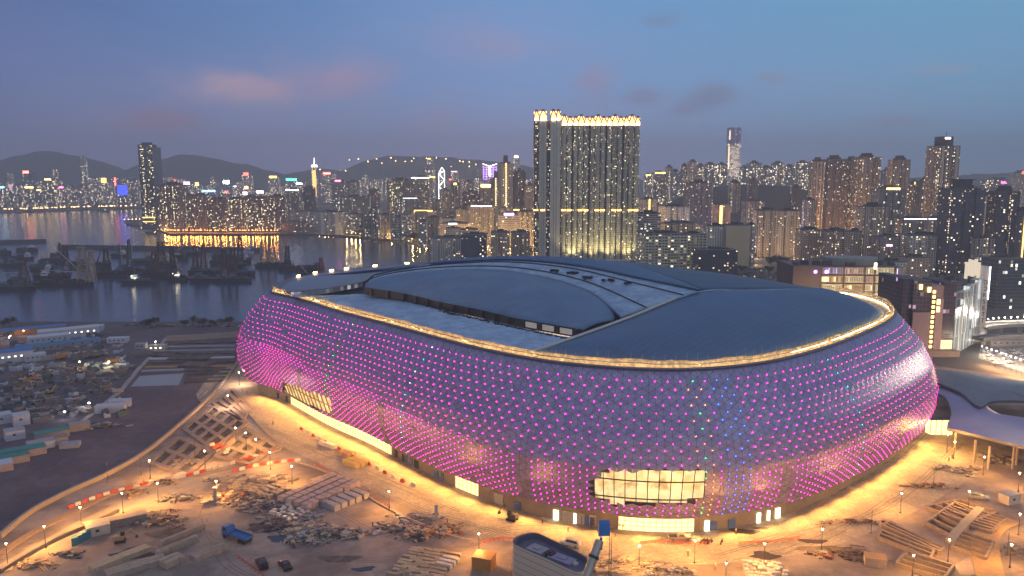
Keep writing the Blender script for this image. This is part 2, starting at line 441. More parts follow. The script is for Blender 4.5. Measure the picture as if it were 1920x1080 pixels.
for i in range(NC):   # close the top row under the rim
    if i % 2 == 0:
        a, c_, u_, l_ = node(i, NR)[0], node(i + 1, NR)[0], SF(i, 1)[0], node(i - 1, NR)[0]; tri(a, c_, u_); tri(a, u_, l_); tri(a, node(i + 1, NR - 1)[0], c_)
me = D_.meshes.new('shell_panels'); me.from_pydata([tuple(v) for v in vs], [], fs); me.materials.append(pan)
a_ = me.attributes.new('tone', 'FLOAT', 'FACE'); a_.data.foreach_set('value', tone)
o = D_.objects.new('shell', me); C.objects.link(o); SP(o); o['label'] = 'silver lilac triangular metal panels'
# dark backing behind the joints, open where the windows are
m_back = M('shell_backing', (.05, .045, .07), .6, var=0)
mb = MB(); TS = [k / 24 for k in range(25)]
for i in range(0, NC, 2):
    for k in range(24):
        q = [SF(i, TS[k]), SF(i + 2, TS[k]), SF(i + 2, TS[k + 1]), SF(i, TS[k + 1])]
        if hole((q[0][0] + q[2][0]) / 2): continue
        mb.face([p - n_ * .95 for p, n_ in q])
SP(mb.build('shell_frame', m_back))
# ---- LED nodes
LEDC = {'m': (1.0, .006, .42), 'p': (1.0, .008, .20), 'g': (.01, 1.0, .14), 'o': (1.0, .20, .03), 'b': (.005, .12, 1.0), 'w': (.8, .8, .95), 'y': (.8, .6, .2), 'c': (.02, .5, 1.0)}
led_m = {k: E('led_' + k, c, {'m': 32, 'p': 32, 'w': 18}.get(k, 20), samp=True) for k, c in LEDC.items()}
lk = list(LEDC)
leds = []
def icol(px_, py_, t):
    best = min(range(NC), key=lambda i: (abs(PX(SF(i, t)[0])[0] - px_) + (0 if SF(i, t)[0].y < 480 else 9999)))
    return best
cg = icol(1318, 900, .2); cb = icol(1380, 900, .2); co = icol(1300, 900, .2); cgl = icol(612, 700, .3); cw_ = icol(756, 800, .25)
cwr = icol(1612, 800, .2)
for i in range(NC):
    for j in range(NR):
        t = (j + (.5 if i % 2 else 0)) / (NR + .5)
        if t > .965 or t < .02: continue
        p, n_ = SF(i, t)
        if p.y > 560: continue
        if (p - Vector((0, 0, CH))).dot(n_) > 40: continue
        x, y = PX(p)
        dense_t = .42 + .08 * math.sin(i * .021 + 1.3)
        dd = abs(((i - cw_ + 235) % NC) - 235)
        gap = (i % 37 in (0, 1)) and t < .42
        if t < dense_t:
            if gap: continue
            n_rep = [0.0]
        else:
            if i % 2 == 0 and j % 2: continue
            if i % 2 == 1 and j % 2 == 0: continue
            n_rep = [0.0] if i % 2 == 0 else [-.5]
        if rr.random() < .02: continue
        for q_ in n_rep:
            t2 = t + q_ / (NR + .5)
            if t2 > .97: continue
            p, n_ = SF(i, t2)
            if hole(p): continue
            col = 'm' if rr.random() > .06 else 'p'
            di = ((i - cg + 235) % NC) - 235
            if i == cg: col = 'g'
            elif i in ((cg + (co - cg)), ): col = 'o' if j % 2 else 'm'
            if abs(((i - cb + 235) % NC) - 235) <= 1 or i == cb + 2: col = 'b'
            if i == cb - 3 or i == cb - 4 and j % 3 == 0: col = 'o'
            if i == cgl and t > .2: col = 'g' if j % 4 else 'y'
            if i == cw_: col = 'w' if j % 3 else 'c'
            if i == cwr: col = 'w' if j % 2 else 'c'
            leds.append((p + n_ * .42, n_, col, (p - Vector((0, 0, CH))).length))
def led_geo(mb, p, n_, mi, s=.25):
    up = Vector((0, 0, 1)); sd = n_.cross(up).normalized(); up = sd.cross(n_)
    for k in range(3):
        a = math.pi / 2 + k * 2.0944; d = sd * math.cos(a) + up * math.sin(a); e = sd * math.cos(a + 1.57) + up * math.sin(a + 1.57)
        mb.face([p + d * s + n_ * .1, p - e * s * .34, p + e * s * .34], mi)
leds.sort(key=lambda q: q[3])
for k, (p, n_, col, d) in enumerate(leds[:100]):
    mb = MB(); led_geo(mb, p, n_, 0); SP(mb.build('facade_light', led_m[col]))
mb = MB()
for p, n_, col, d in leds[100:]:
    t_ = (p.z - ZB) / 54; led_geo(mb, p, n_, lk.index(col), .25 + (.05 if t_ > .42 else -.01))
o = SP(mb.build('facade_lights', [led_m[k] for k in lk])); o['kind'] = 'stuff'
print('LEDS', len(leds))
# ---- rim: dark lip, gutter, lit netting on scaffold, scaffold poles
m_lip = M('rim_metal', (.16, .16, .2), .5, .4, var=.1)
def rimp(i, dn=0.0, dz=0.0):
    i %= NC; return rim[i] + nrm[i] * dn + Vector((0, 0, dz))
mb = MB()
A = [rimp(i, .6, .1) for i in range(NC + 1)]; B = [rimp(i, -.4, .6) for i in range(NC + 1)]; C_ = [rimp(i, -7.0, -.4) for i in range(NC + 1)]
mb.strip(A, B); mb.strip(B, C_); SP(mb.build('roof_gutter', m_lip))
m_net = M('scaffold_netting', (.66, .56, .38), .8, var=.5, scale=.9, bump=.6, two=(.38, .33, .24), twos=.5)
T = NT.__new__(NT); T.nt = m_net.node_tree; b = [n for n in T.nt.nodes if n.type == 'BSDF_PRINCIPLED'][0]; o_ = [n for n in T.nt.nodes if n.type == 'OUTPUT_MATERIAL'][0]
tr = T.n('ShaderNodeBsdfTranslucent'); T.put(tr.inputs[0], b.inputs['Base Color'].links[0].from_socket); mx = T.n('ShaderNodeMixShader', i_0=.6); T.put(mx.inputs[1], b); T.put(mx.inputs[2], tr); T.put(o_.inputs[0], mx)
def in_front(i): p = rim[i % NC]; return p.y < (505 if p.x < 0 else 462)
mb = MB(); mp_ = MB(); lights_i = []
poles = []
for i in range(NC):
    if not in_front(i) : continue
    h0 = 3.3 + .9 * noise.noise(Vector((i * .17, 0, 0))) + .35 * noise.noise(Vector((i * .9, 3, 0)))
    h1 = 3.3 + .9 * noise.noise(Vector(((i + 1) * .17, 0, 0))) + .35 * noise.noise(Vector(((i + 1) * .9, 3, 0)))
    # lower and upper lapped sheets, sagging inwards
    for (d0, z0, d1, z1) in ((-.9, .0, -1.2, .52), (-1.25, .5, -1.7, 1.0)):
        q0 = .25 * math.sin(i * 1.7); q1 = .25 * math.sin((i + 1) * 1.7)
        mb.face([rimp(i, d0 + q0 * .6, .45 + z0 * h0), rimp(i + 1, d0 + q1 * .6, .45 + z0 * h1), rimp(i + 1, d1 + q1, z1 * h1), rimp(i, d1 + q0, z1 * h0)])
    pass
    if i % 2 == 0: poles.append((i, rr.uniform(3.2, 6.2)))
    if i % 5 == 0: lights_i.append(i)
SP(mb.build('scaffold_netting', m_net))
m_steel = M('galvanised_steel', (.42, .42, .42), .45, .6, var=.15)
near = sorted(poles, key=lambda q: rim[q[0]].length)
for i, h in near[:96]:
    mb = MB(); mb.tube(rimp(i, -3.4, .2), rimp(i, -3.4, h), .07, n=4); SP(mb.build('scaffold_pole', m_steel))
mb = MB()
for i, h in near[96:]: mb.tube(rimp(i, -3.4, .2), rimp(i, -3.4, h), .07, n=4)
o = SP(mb.build('scaffold_poles', m_steel)); o['kind'] = 'stuff'
m_strip = E('rim_lamp_glow', (1, .62, .25), 28, samp=True)
mb = MB()
for i in range(NC):
    if not in_front(i): continue
    a, b_ = rimp(i, -3.1, .5), rimp(i + 1, -3.1, .5)
    mb.face([a, b_, b_ + Vector((0, 0, .42)) - nrm[(i + 1) % NC] * .1, a + Vector((0, 0, .42)) - nrm[i] * .1])
SP(mb.build('rim_light_strip', m_strip))
for k, (x, y) in enumerate(((562, 526), (592, 518), (620, 514), (650, 509), (700, 503), (760, 496))):
    i = min(range(NC), key=lambda i: (PX(rim[i])[0] - x) ** 2 + 4 * (PX(rim[i])[1] - y) ** 2); mb = MB(); p = rimp(i, -1.5, 1.4); mb.box(tuple(p), (3.4, .5, .9), math.atan2((rim[(i + 1) % NC] - rim[i]).y, (rim[(i + 1) % NC] - rim[i]).x)); SP(mb.build('rim_work_lamp', m_strip))
# ---- roof
m_roof = M('roof_blue', (.075, .155, .29), .55, .15, var=.12, scale=.15, two=(.07, .14, .26), twos=.03)
m_roofl = M('roof_pale', (.34, .48, .64), .6, .1, var=.25, scale=.4, two=(.24, .36, .52), twos=.12)
m_roofg = M('roof_slate', (.10, .19, .32), .5, .15, var=.12, scale=.15, two=(.13, .21, .32), twos=.02)
m_roofd = M('roof_dark', (.045, .085, .16), .6, .1, var=.15, scale=.2)
for _m, _sp in ((m_roof, 3.2), (m_roofg, 2.6), (m_roofd, 3.2)):   # standing seams, patches of grime
    T = NT.__new__(NT); T.nt = _m.node_tree; b = [n for n in T.nt.nodes if n.type == 'BSDF_PRINCIPLED'][0]
    g = T.n('ShaderNodeNewGeometry'); q = T.v('DOT_PRODUCT', g.outputs['Position'], (-.76, .65, 0), out=1)
    sm = T.m('LESS_THAN', T.m('ABSOLUTE', T.m('SUBTRACT', T.m('FRACT', T.m('DIVIDE', q, _sp)), .5)), .06)
    ss = T.n('ShaderNodeTexNoise', i_Scale=.06, i_Detail=8.0, i_Roughness=.75); T.put(ss.inputs['Vector'], T.v('MULTIPLY', g.outputs['Position'], (1, 1, 1)))
    src = b.inputs['Base Color'].links[0].from_socket
    c = T.mix(T.m('MULTIPLY', sm, .35), src, (.03, .05, .09)); kk = T.m('MULTIPLY_ADD', T.m('SUBTRACT', ss.outputs[0], .5), 1.3, 1.0)
    T.put(b.inputs['Base Color'], T.mix(1.0, c, T.n('ShaderNodeCombineColor', i_0=kk, i_1=kk, i_2=kk).outputs[0], 'MULTIPLY'))
    T.put(b.inputs['Roughness'], T.m('MULTIPLY_ADD', ss.outputs[0], .5, .3))
m_trim = M('roof_trim', (.55, .52, .46), .5, .1, var=.15)
m_black = M('black_metal', (.018, .018, .022), .5, var=.1)
# under-roof (seen in the well round the moving roof)
mb = MB(); rings = []
for k in range(9):
    f = 1 - k / 8 * .98; rings.append([Vector((ctr.x + (r.x - n_.x * 6.8 - ctr.x) * f, ctr.y + (r.y - n_.y * 6.8 - ctr.y) * f, r.z - 1.2 + 3.5 * (1 - f * f))) for r, n_ in zip(rim[::2], nrm[::2])])
n = len(rings[0])
for k in range(8):
    for i in range(n):
        j = (i + 1) % n; mb.face([rings[k][i], rings[k][j], rings[k + 1][j], rings[k + 1][i]])
SP(mb.build('lower_roof', m_roofl, smooth=True))
def loft(name, A, B, mat, bulge=0.0, n=48, m=14, thick=1.0, smooth=True, fall=1.0, mats2=None):
    A = spline(A, n, False); B = spline(B, n, False); mb = MB(); rows = []
    for k in range(m + 1):
        t = k / m; e = math.sin(math.pi * t ** fall) * bulge
        rows.append([a.lerp(b_, t) + Vector((0, 0, e * math.sin(math.pi * min(1, max(0, (i + 1) / (n + 1)))) ** .5)) for i, (a, b_) in enumerate(zip(A, B))])
    vs = [p for r in rows for p in r]
    fs = [(k * n + i, k * n + i + 1, (k + 1) * n + i + 1, (k + 1) * n + i) for k in range(m) for i in range(n - 1)]
    mb.raw(vs, fs)
    o = mb.build(name, mat, smooth=smooth)
    if thick:
        md = o.modifiers.new('t', 'SOLIDIFY'); md.thickness = thick; md.offset = -1 if (vs[1] - vs[0]).cross(vs[n] - vs[0]).z > 0 else 1
    return SP(o), rows
def W(L): return [G(*p) for p in L]
def rimsel(pxs):
    # rim points (inside the gutter) nearest to the given pixel positions
    out = []
    for x, y in pxs:
        i = min(range(NC), key=lambda i: (PX(rim[i])[0] - x) ** 2 + 4 * (PX(rim[i])[1] - y) ** 2); out.append(rimp(i, -6.0, .6))
    return out
# right fixed roof
edge = W([(1002, 661, 67.5), (1070, 638, 70), (1180, 598, 74), (1308, 549, 78.5), (1400, 545.5, 77.5), (1515, 543, 74.5)])
rr_r = rimsel([(1000, 672), (1130, 688), (1300, 692), (1480, 670), (1640, 618), (1680, 588), (1600, 553), (1540, 545)])
loft('fixed_roof', edge, rr_r, m_roof, 5.0, thick=1.2)
mb = MB(); es_ = spline(edge, 60, False)
for a, b_ in zip(es_[:36], es_[1:37]): mb.tube(a + Vector((-.6, 0, .5)), b_ + Vector((-.6, 0, .5)), .75, n=6)
SP(mb.build('roof_edge_beam', m_trim))
mb = MB()
for a, b_ in zip(es_[36:], es_[37:]): mb.tube(a + Vector((0, 0, .3)), b_ + Vector((0, 0, .3)), .45, n=6)
SP(mb.build('roof_edge_beam', m_roofl))
# moving roof, near half (lens shaped shell on a clerestory)
baseL = W([(684, 549, 74), (760, 561, 71.5), (830, 578, 70), (900, 592, 68.8), (960, 607, 68), (1030, 620, 67.5), (1092, 631, 67)])
H3 = Vector((0, 0, 3.4))
arcA = W([(686, 531, 77.5), (720, 518, 79.5), (800, 508, 82.5), (880, 505, 84.5), (960, 509, 84.5), (1040, 524, 82), (1110, 549, 78), (1150, 578, 74.5), (1152, 600, 72)])
loft('moving_roof', [p + H3 for p in baseL], arcA, m_roofg, 4.4, thick=.8)
mb = MB(); bs = spline(baseL, 60, False)
for a, b_ in zip(bs, bs[1:]): mb.face([a - Vector((0, 0, 1)), b_ - Vector((0, 0, 1)), b_ + H3 * .95, a + H3 * .95])
SP(mb.build('clerestory_wall', m_black))
for k in range(2, 60, 4):
    mb = MB(); p = bs[k]; mb.box((p.x - .8, p.y - .8, p.z + 1.1), (1.3, 1.3, 4.2), .8); SP(mb.build('clerestory_post', m_black))
m_glow = M('lit_glass_pale', (.5, .5, .45), .4, var=.2, emit=(1, .85, .65), es=.12, samp=False)
for k in (46, 50, 54):
    mb = MB(); a, b_ = bs[k].lerp(bs[k + 1], .3), bs[k + 3]; q = Vector((-.5, -.6, 0)); mb.face([a + q, b_ + q, b_ + q + H3 * .8, a + q + H3 * .8]); SP(mb.build('clerestory_glass', m_glow))
mb = MB()
for k in range(26, 58): mb.box(tuple((bs[k] + bs[k + 1]) / 2 + Vector((-1.6, -1.9, -.6))), (2.2, .35, .25), math.atan2((bs[k + 1] - bs[k]).y, (bs[k + 1] - bs[k]).x))
SP(mb.build('base_light_strip', E('base_strip_glow', (1, .7, .4), 1.6)))
# spine
arcB = W([(705, 514, 80), (780, 500, 84), (860, 492, 87), (960, 488.5, 89), (1080, 499, 88), (1200, 523, 84), (1308, 545.5, 80)])
arcA2 = W([(690, 528, 78), (720, 517.5, 80), (800, 507, 83), (880, 504, 85), (960, 508, 85), (1040, 523, 82.5), (1110, 548, 78.5), (1165, 592, 74.5)])
_, rows = loft('roof_spine', arcA2, arcB, m_roofl, 0, m=10, thick=1.5)
for kk in (3, 8):
    mb = MB(); L = rows[kk]
    for a, b_ in zip(L, L[1:]): mb.tube(a + Vector((0, 0, .25)), b_ + Vector((0, 0, .25)), .42, n=5)
    SP(mb.build('roof_rail', m_black))
for (kk, ii) in ((5, 30), (5, 33), (6, 36), (4, 27), (7, 39)):
    mb = MB(); p = rows[kk][ii]
    for _ in range(5): mb.box((p.x + rr.uniform(-3, 3), p.y + rr.uniform(-2, 2), p.z + .8), (rr.uniform(1, 3), rr.uniform(1, 2), 1.2), rr.random())
    SP(mb.build('roof_winch', m_black))
# moving roof, far half, and the far fixed roof
arcC = W([(760, 500, 84.5), (900, 486.5, 88), (1000, 484.5, 90), (1100, 487, 90), (1172, 495, 87.5), (1250, 520, 83), (1306, 542, 80)])
loft('moving_roof', [p + Vector((0, 0, .3)) for p in arcB], arcC, m_roof, 1.4, thick=.8)
arcD = [p + (Vector((.55, .83, 0)) * (4 + 0 * i)) + Vector((0, 0, -.4)) for i, p in enumerate(arcC)]
loft('roof_walkway', arcC, arcD, m_roofl, .3, thick=.8)
farrim = rimsel([(560, 526), (800, 492), (1000, 486), (1200, 496), (1300, 507), (1400, 520), (1536, 544)])
loft('fixed_roof', arcD, farrim, m_roofd, 1.0, thick=1.0)
# left fixed roof with its lit glass strip
LA = W([(545, 545, 71.5), (600, 541, 73), (680, 527, 76.5), (705, 513, 79), (780, 499, 82)])
LB = rimsel([(512, 545), (540, 530), (580, 521), (700, 503), (800, 492)])
loft('fixed_roof', LA, LB, M('roof_grey', (.20, .25, .32), .5, .2, var=.2, scale=.3), 1.5, thick=.8, n=40)
mb = MB(); L = spline(LA[:3], 40, False)
for k in range(39):
    a, b_ = L[k], L[k + 1]; mb.face([a - Vector((0, 0, 3.6)), b_ - Vector((0, 0, 3.6)), b_ - Vector((0, 0, .9)), a - Vector((0, 0, .9))], 0, [(k * 2.2, 0), ((k + 1) * 2.2, 0), ((k + 1) * 2.2, 2.8), (k * 2.2, 2.8)])
m_gl = FAC('clerestory_glazing', (.25, .25, .25), 4.2, 2.8, .92, .95, .8, .8, (1, .8, .5), (.8, .85, .9), (.3, .33, .38))
SP(mb.build('clerestory_glazing', m_gl))
# near-left fixed roof band
NA = W([(555, 556, 69.5), (684, 553, 71.5), (760, 566, 69.8), (830, 583, 68.8), (900, 598, 68), (960, 612, 67.3), (1030, 627, 66.9), (1075, 637, 66.7)])
NB = rimsel([(520, 549), (600, 573), (700, 600), (800, 628), (880, 650), (940, 662), (985, 671), (1000, 674)])
loft('fixed_roof', NA, NB, m_roofl, .5, thick=.5)
mb = MB()
for k in range(50):
    p = spline(NA[3:], 50, False)[k] if k == 0 else _q[k]
    if k == 0: _q = spline(NA[3:], 50, False)
    for _ in range(2):
        mb.box((p.x + rr.uniform(-2.5, 0), p.y + rr.uniform(-5, -1.5), p.z + .6), (rr.uniform(.5, 3), rr.uniform(.3, 1.2), .5), rr.uniform(-1, 1))
o = SP(mb.build('roof_debris', m_black)); o['kind'] = 'stuff'
# ---- shell underside and ground level wall
m_soff = M('soffit_metal', (.30, .28, .32), .6, .2, var=.1)
mb = MB(); A = [SF(i, 0)[0] - nrm[i % NC] * .3 for i in range(NC + 1)]; B = [SF(i, 0)[0] - nrm[i % NC] * 9 + Vector((0, 0, .8)) for i in range(NC + 1)]
mb.strip(A, B); A2 = [SF(i, 0)[0] + Vector((0, 0, .8)) for i in range(NC + 1)]; mb.strip(A2, A); SP(mb.build('soffit', m_soff))
def WP(i, z, d=6.0): p, n_ = SF(i, 0); q = p - n_ * d; return Vector((q.x, q.y, z))
m_wall = M('base_cladding', (.30, .25, .19), .6, .1, var=.2, scale=.3)
mb = MB()
for i in range(0, NC):
    a, b_ = WP(i, GZ), WP(i + 1, GZ); mb.face([a, b_, (b_.x, b_.y, ZB + 1), (a.x, a.y, ZB + 1)], 0)
SP(mb.build('base_wall', m_wall))
m_lobby = M('lobby_glow', (.5, .4, .25), .5, var=.5, scale=.25, emit=(1, .62, .22), es=3.2, samp=True)
m_lobby2 = M('lobby_glow_bright', (.5, .4, .25), .5, var=.6, scale=.2, emit=(1, .80, .45), es=4.5, samp=True)
def irange(x0, x1):
    i0 = icol(x0, 0, 0); i1 = icol(x1, 0, 0)
    if i0 > i1: i0, i1 = i1, i0
    if i1 - i0 > NC / 2: i0, i1 = i1, i0 + NC
    return i0, i1
def glazed(x0, x1, t_h=7.4, zb=GZ, name='lobby_glazing', mul=2.6):
    i0, i1 = irange(x0, x1)
    mb = MB()
    for i in range(i0, i1):
        a, b_ = WP(i, zb, 5.9), WP(i + 1, zb, 5.9); mb.face([a, b_, (b_.x, b_.y, zb + t_h), (a.x, a.y, zb + t_h)])
    g_ = SP(mb.build(name, m_lobby))
    mb = MB(); k = i0 * 1.0
    while k < i1:
        p, n_ = SF(k, 0); q = p - n_ * 5.6; mb.box((q.x, q.y, zb + t_h / 2), (.2, .3, t_h), math.atan2(n_.x, -n_.y) * 1.0); k += mul / 2.4
    for hh in (.35, .72):
        A = [WP(i, zb + t_h * hh, 5.65) for i in range(i0, i1 + 1)]; B = [p + Vector((0, 0, .25)) for p in A]; mb.strip(A, B)
    SP(mb.build('mullions', M('mullion_pale', (.45, .42, .36), .5, var=.1)))
glazed(527, 715, 7.6); glazed(833, 876, 5.6); glazed(1158, 1306, 5.2, mul=2.2)
m_door = M('blue_door', (.08, .16, .36), .5, var=.1); m_lit = E('lit_doorway', (1, .82, .5), 7, samp=True); m_dark = M('dark_opening', (.03, .028, .03), .7, var=.1)
def opening(x, wpx, mat, h=3.6, name='door'):
    i = icol(x, 0, 0); p, n_ = SF(i, 0); q = p - n_ * 5.75; d = q.length
    mb = MB(); mb.box((q.x, q.y, GZ + h / 2), (wpx * d / FPX * 1.1, .3, h), math.atan2(n_.y, n_.x) + math.pi / 2); SP(mb.build(name, mat))
for x, w_, mt in ((742, 8, m_door), (752, 8, m_door), (724, 9, m_dark), (735, 6, m_dark), (762, 14, m_dark), (797, 14, m_door), (810, 8, m_door), (951, 14, m_door), (1090, 18, m_door), (1100, 10, m_dark), (1352, 14, m_door), (1383, 14, m_door), (520, 6, m_dark), (505, 6, m_dark)): opening(x, w_, mt)
for x, w_ in ((1026, 9), (1069, 9), (1448, 7), (1485, 10), (1335, 8), (1460, 5)): opening(x, w_, m_lit, 4.0, 'lit_doorway')
m_plastic = M('white_sheeting', (.5, .46, .4), .6, var=.4, scale=2)
for x, w_ in ((912, 20), (1050, 22), (1078, 16), (1100, 12)): opening(x + 2, w_, m_plastic, 4.4, 'plastic_sheet')
# ---- big windows in the shell
def bigwin(i0, i1, t0, t1, depth, cols, rows_, mat, fm=None, fr_=.24):
    mb = MB(); fr = MB()
    for i in range(i0, i1):
        q = [SF(i, t0), SF(i + 1, t0), SF(i + 1, t1), SF(i, t1)]; mb.face([p - n_ * depth for p, n_ in q])
    SP(mb.build('big_window', mat))
    for k in range(cols + 1):
        i = i0 + (i1 - i0) * k / cols; a, b_ = SF(i, t0), SF(i, t1); fr.tube(a[0] - a[1] * (depth - .4), b_[0] - b_[1] * (depth - .4), fr_, n=4)
    for k in range(rows_ + 1):
        t = t0 + (t1 - t0) * k / rows_
        for i in range(i0, i1): a, b_ = SF(i, t), SF(i + 1, t); fr.tube(a[0] - a[1] * (depth - .4), b_[0] - b_[1] * (depth - .4), .26, n=4)
    SP(fr.build('window_frame', fm or m_black))
wm_ = D_.materials.new('window_room'); wm_.use_nodes = True; T = NT(wm_.node_tree)
g = T.n('ShaderNodeNewGeometry'); n1 = T.n('ShaderNodeTexVoronoi', i_Scale=.13); T.put(n1.inputs['Vector'], T.v('MULTIPLY', g.outputs['Position'], (1, 1, 1.6)))
n2 = T.n('ShaderNodeTexNoise', i_Scale=.25, i_Detail=3.0); T.put(n2.inputs['Vector'], g.outputs['Position'])
e_ = T.mix(T.ramp(n2.outputs[0], [(.4, (0, 0, 0)), (.62, (1, 1, 1))]), T.mix(T.n('ShaderNodeSeparateColor', i_0=n1.outputs['Color']).outputs[0], (.42, .24, .07), (1, .62, .22)), (1, .76, .36))
b = T.n('ShaderNodeBsdfPrincipled', i_Base_Color=(.3, .25, .18, 1), i_Roughness=.25); T.put(b.inputs['Emission Color'], e_); b.inputs['Emission Strength'].default_value = 1.25
T.n('ShaderNodeOutputMaterial', i_0=b)
def extent(side):
    # index and height range of the removed panels
    I = []; Tt = []
    for c_ in HL:
        x = PX(c_)[0]
        if (x > 900) != side: continue
        i = min(range(NC), key=lambda i: (rim[i].x + nrm[i].x * 18 - c_.x) ** 2 + (rim[i].y + nrm[i].y * 18 - c_.y) ** 2); I.append(i); Tt.append((c_.z - ZB) / (rim[i].z - ZB))
    return min(I) - 2, max(I) + 2, max(0.0, min(Tt) - .09), max(Tt) + .05
i0_, i1_, t0_, t1_ = extent(True); bigwin(i0_, i1_, t0_, t1_, 2.2, 12, 3, wm_, None, .17)
i0_, i1_, t0_, t1_ = extent(False); bigwin(i0_, i1_, t0_, t1_, 2.0, 16, 2, wm_, M('fin_gold', (.45, .36, .2), .5, var=.1), .4)
# ---- floodlights under the soffit
iA, iB = irange(462, 1752)
FL = list(range(iA, iB + 1, 6))
lt = thing('soffit_floodlights', None, None) if False else None
for k, i in enumerate(FL):
    p, n_ = SF(i, 0); q = p - n_ * 2.0 + Vector((0, 0, -.5))
    mb = MB(); mb.box(tuple(q), (1.2, .5, .3), math.atan2(n_.y, n_.x) + math.pi / 2); o = SP(mb.build('soffit_floodlight', E('soffit_lamp_glow', (1, .7, .3), 20)))
    lo = lamp('soffit_floodlight_beam', q + Vector((0, 0, -.4)), 21000, (1, .47, .11), None, 'SPOT', .8, R(168), q + n_ * 26 + Vector((0, 0, -8)))
    SP(lo)
# ================================================================ CITY
rb = random.Random(11)
FS = {
 'res': FAC('tower_grey', (0.29, 0.28, 0.26), 3.4, 3.0, .5, .5, 0.170, 4.0, vstripe=.18),
 'dark': FAC('tower_dark', (0.11, 0.11, 0.13), 3.6, 3.1, .5, .5, 0.135, 4.0),
 'tan': FAC('tower_tan', (0.44, 0.38, 0.30), 3.4, 3.0, .45, .5, 0.135, 3.7, vstripe=.12),
 'pale': FAC('tower_pale', (0.60, 0.57, 0.49), 3.6, 3.2, .5, .45, 0.135, 3.4, band=.15),
 'warm': FAC('tower_warm', (0.54, 0.39, 0.27), 3.4, 3.0, .42, .45, 0.185, 4.0, (1, .6, .25), (1, .85, .6)),
 'off': FAC('office_bands', (0.42, 0.41, 0.38), 3.0, 3.6, .94, .45, 0.185, 3.0, (1, .8, .5), (1, .9, .7)),
 'glass': FAC('office_glass', (0.12, 0.15, 0.17), 2.6, 3.7, .86, .8, 0.100, 2.5, (1, .85, .6), (.9, .92, .85), (.03, .055, .07)),
 'far': FAC('tower_far', (0.24, 0.23, 0.26), 4.6, 4.2, .62, .6, 0.205, 8.5, colb=.35),
 'farw': FAC('tower_far_pale', (0.45, 0.41, 0.42), 4.6, 4.2, .62, .6, 0.290, 8.5, (1, .75, .4), (1, .8, .55), colb=.4),
 'hill': FAC('tower_hill', (0.33, 0.32, 0.33), 4.2, 3.6, .55, .55, 0.290, 7.0, (1, .78, .42), (1, .84, .6), colb=.5),
 'ind': FAC('works_block', (0.62, 0.58, 0.42), 4.4, 3.9, .78, .5, 0.290, 2.6, (1, .75, .4), (1, .9, .6)),
 'pen': FAC('tower_peninsula', (0.16, 0.15, 0.16), 3.6, 3.2, .55, .55, 0.220, 5.6, (1, .74, .28), (1, .88, .55), vstripe=.1),
}
m_rf = M('roof_concrete', (.12, .12, .125), .9, var=.3, scale=.1)
m_rfd = M('roof_plant_dark', (.06, .06, .065), .8, var=.3, scale=.3)
SIGN = {'red': (1, .08, .06), 'pink': (1, .12, .42), 'white': (.85, .88, 1), 'blue': (.04, .07, 1), 'gold': (1, .6, .15), 'green': (.1, 1, .55), 'purple': (.55, .25, 1), 'cyan': (.15, .55, 1), 'pinkw': (1, .55, .8)}
def sgn(c, s=14): return E('sign_%s_%d' % (c, s), SIGN[c], s, samp=False)
def poly(kind, w, d):
    a, b_ = w / 2, d / 2
    if kind == 'cross':
        k, l = a * .42, b_ * .42; n = min(a, b_) * .12
        return [(-a, -l), (-k - n, -l), (-k - n, -b_ + n), (-k, -b_ + n), (-k, -b_), (-n, -b_), (-n, -b_ + n * 2), (n, -b_ + n * 2), (n, -b_), (k, -b_), (k, -b_ + n), (k + n, -b_ + n), (k + n, -l), (a, -l), (a, l), (k, l), (k, b_), (-k, b_), (-k, l), (-a, l)]
    if kind == 'slab':
        n = max(2, int(w / 11)); P = []; r = min(2.6, d * .18)
        for i in range(n):
            x0 = -a + w * i / n; x1 = -a + w * (i + 1) / n; g_ = (x1 - x0) * .16
            P += [(x0 + (0 if i == 0 else g_), -b_), (x1 - (0 if i == n - 1 else g_), -b_)]
            if i < n - 1: P += [(x1 - g_, -b_ + r), (x1 + g_, -b_ + r)]
        return P + [(a, b_), (-a, b_)]
    if kind == 'round':
        return [(a * (abs(math.cos(t)) ** .6) * (1 if math.cos(t) > 0 else -1), b_ * (abs(math.sin(t)) ** .6) * (1 if math.sin(t) > 0 else -1)) for t in [2 * math.pi * (i + .5) / 20 for i in range(20)]]
    return [(-a, -b_), (a, -b_), (a, b_), (-a, b_)]
NB_ = [0]
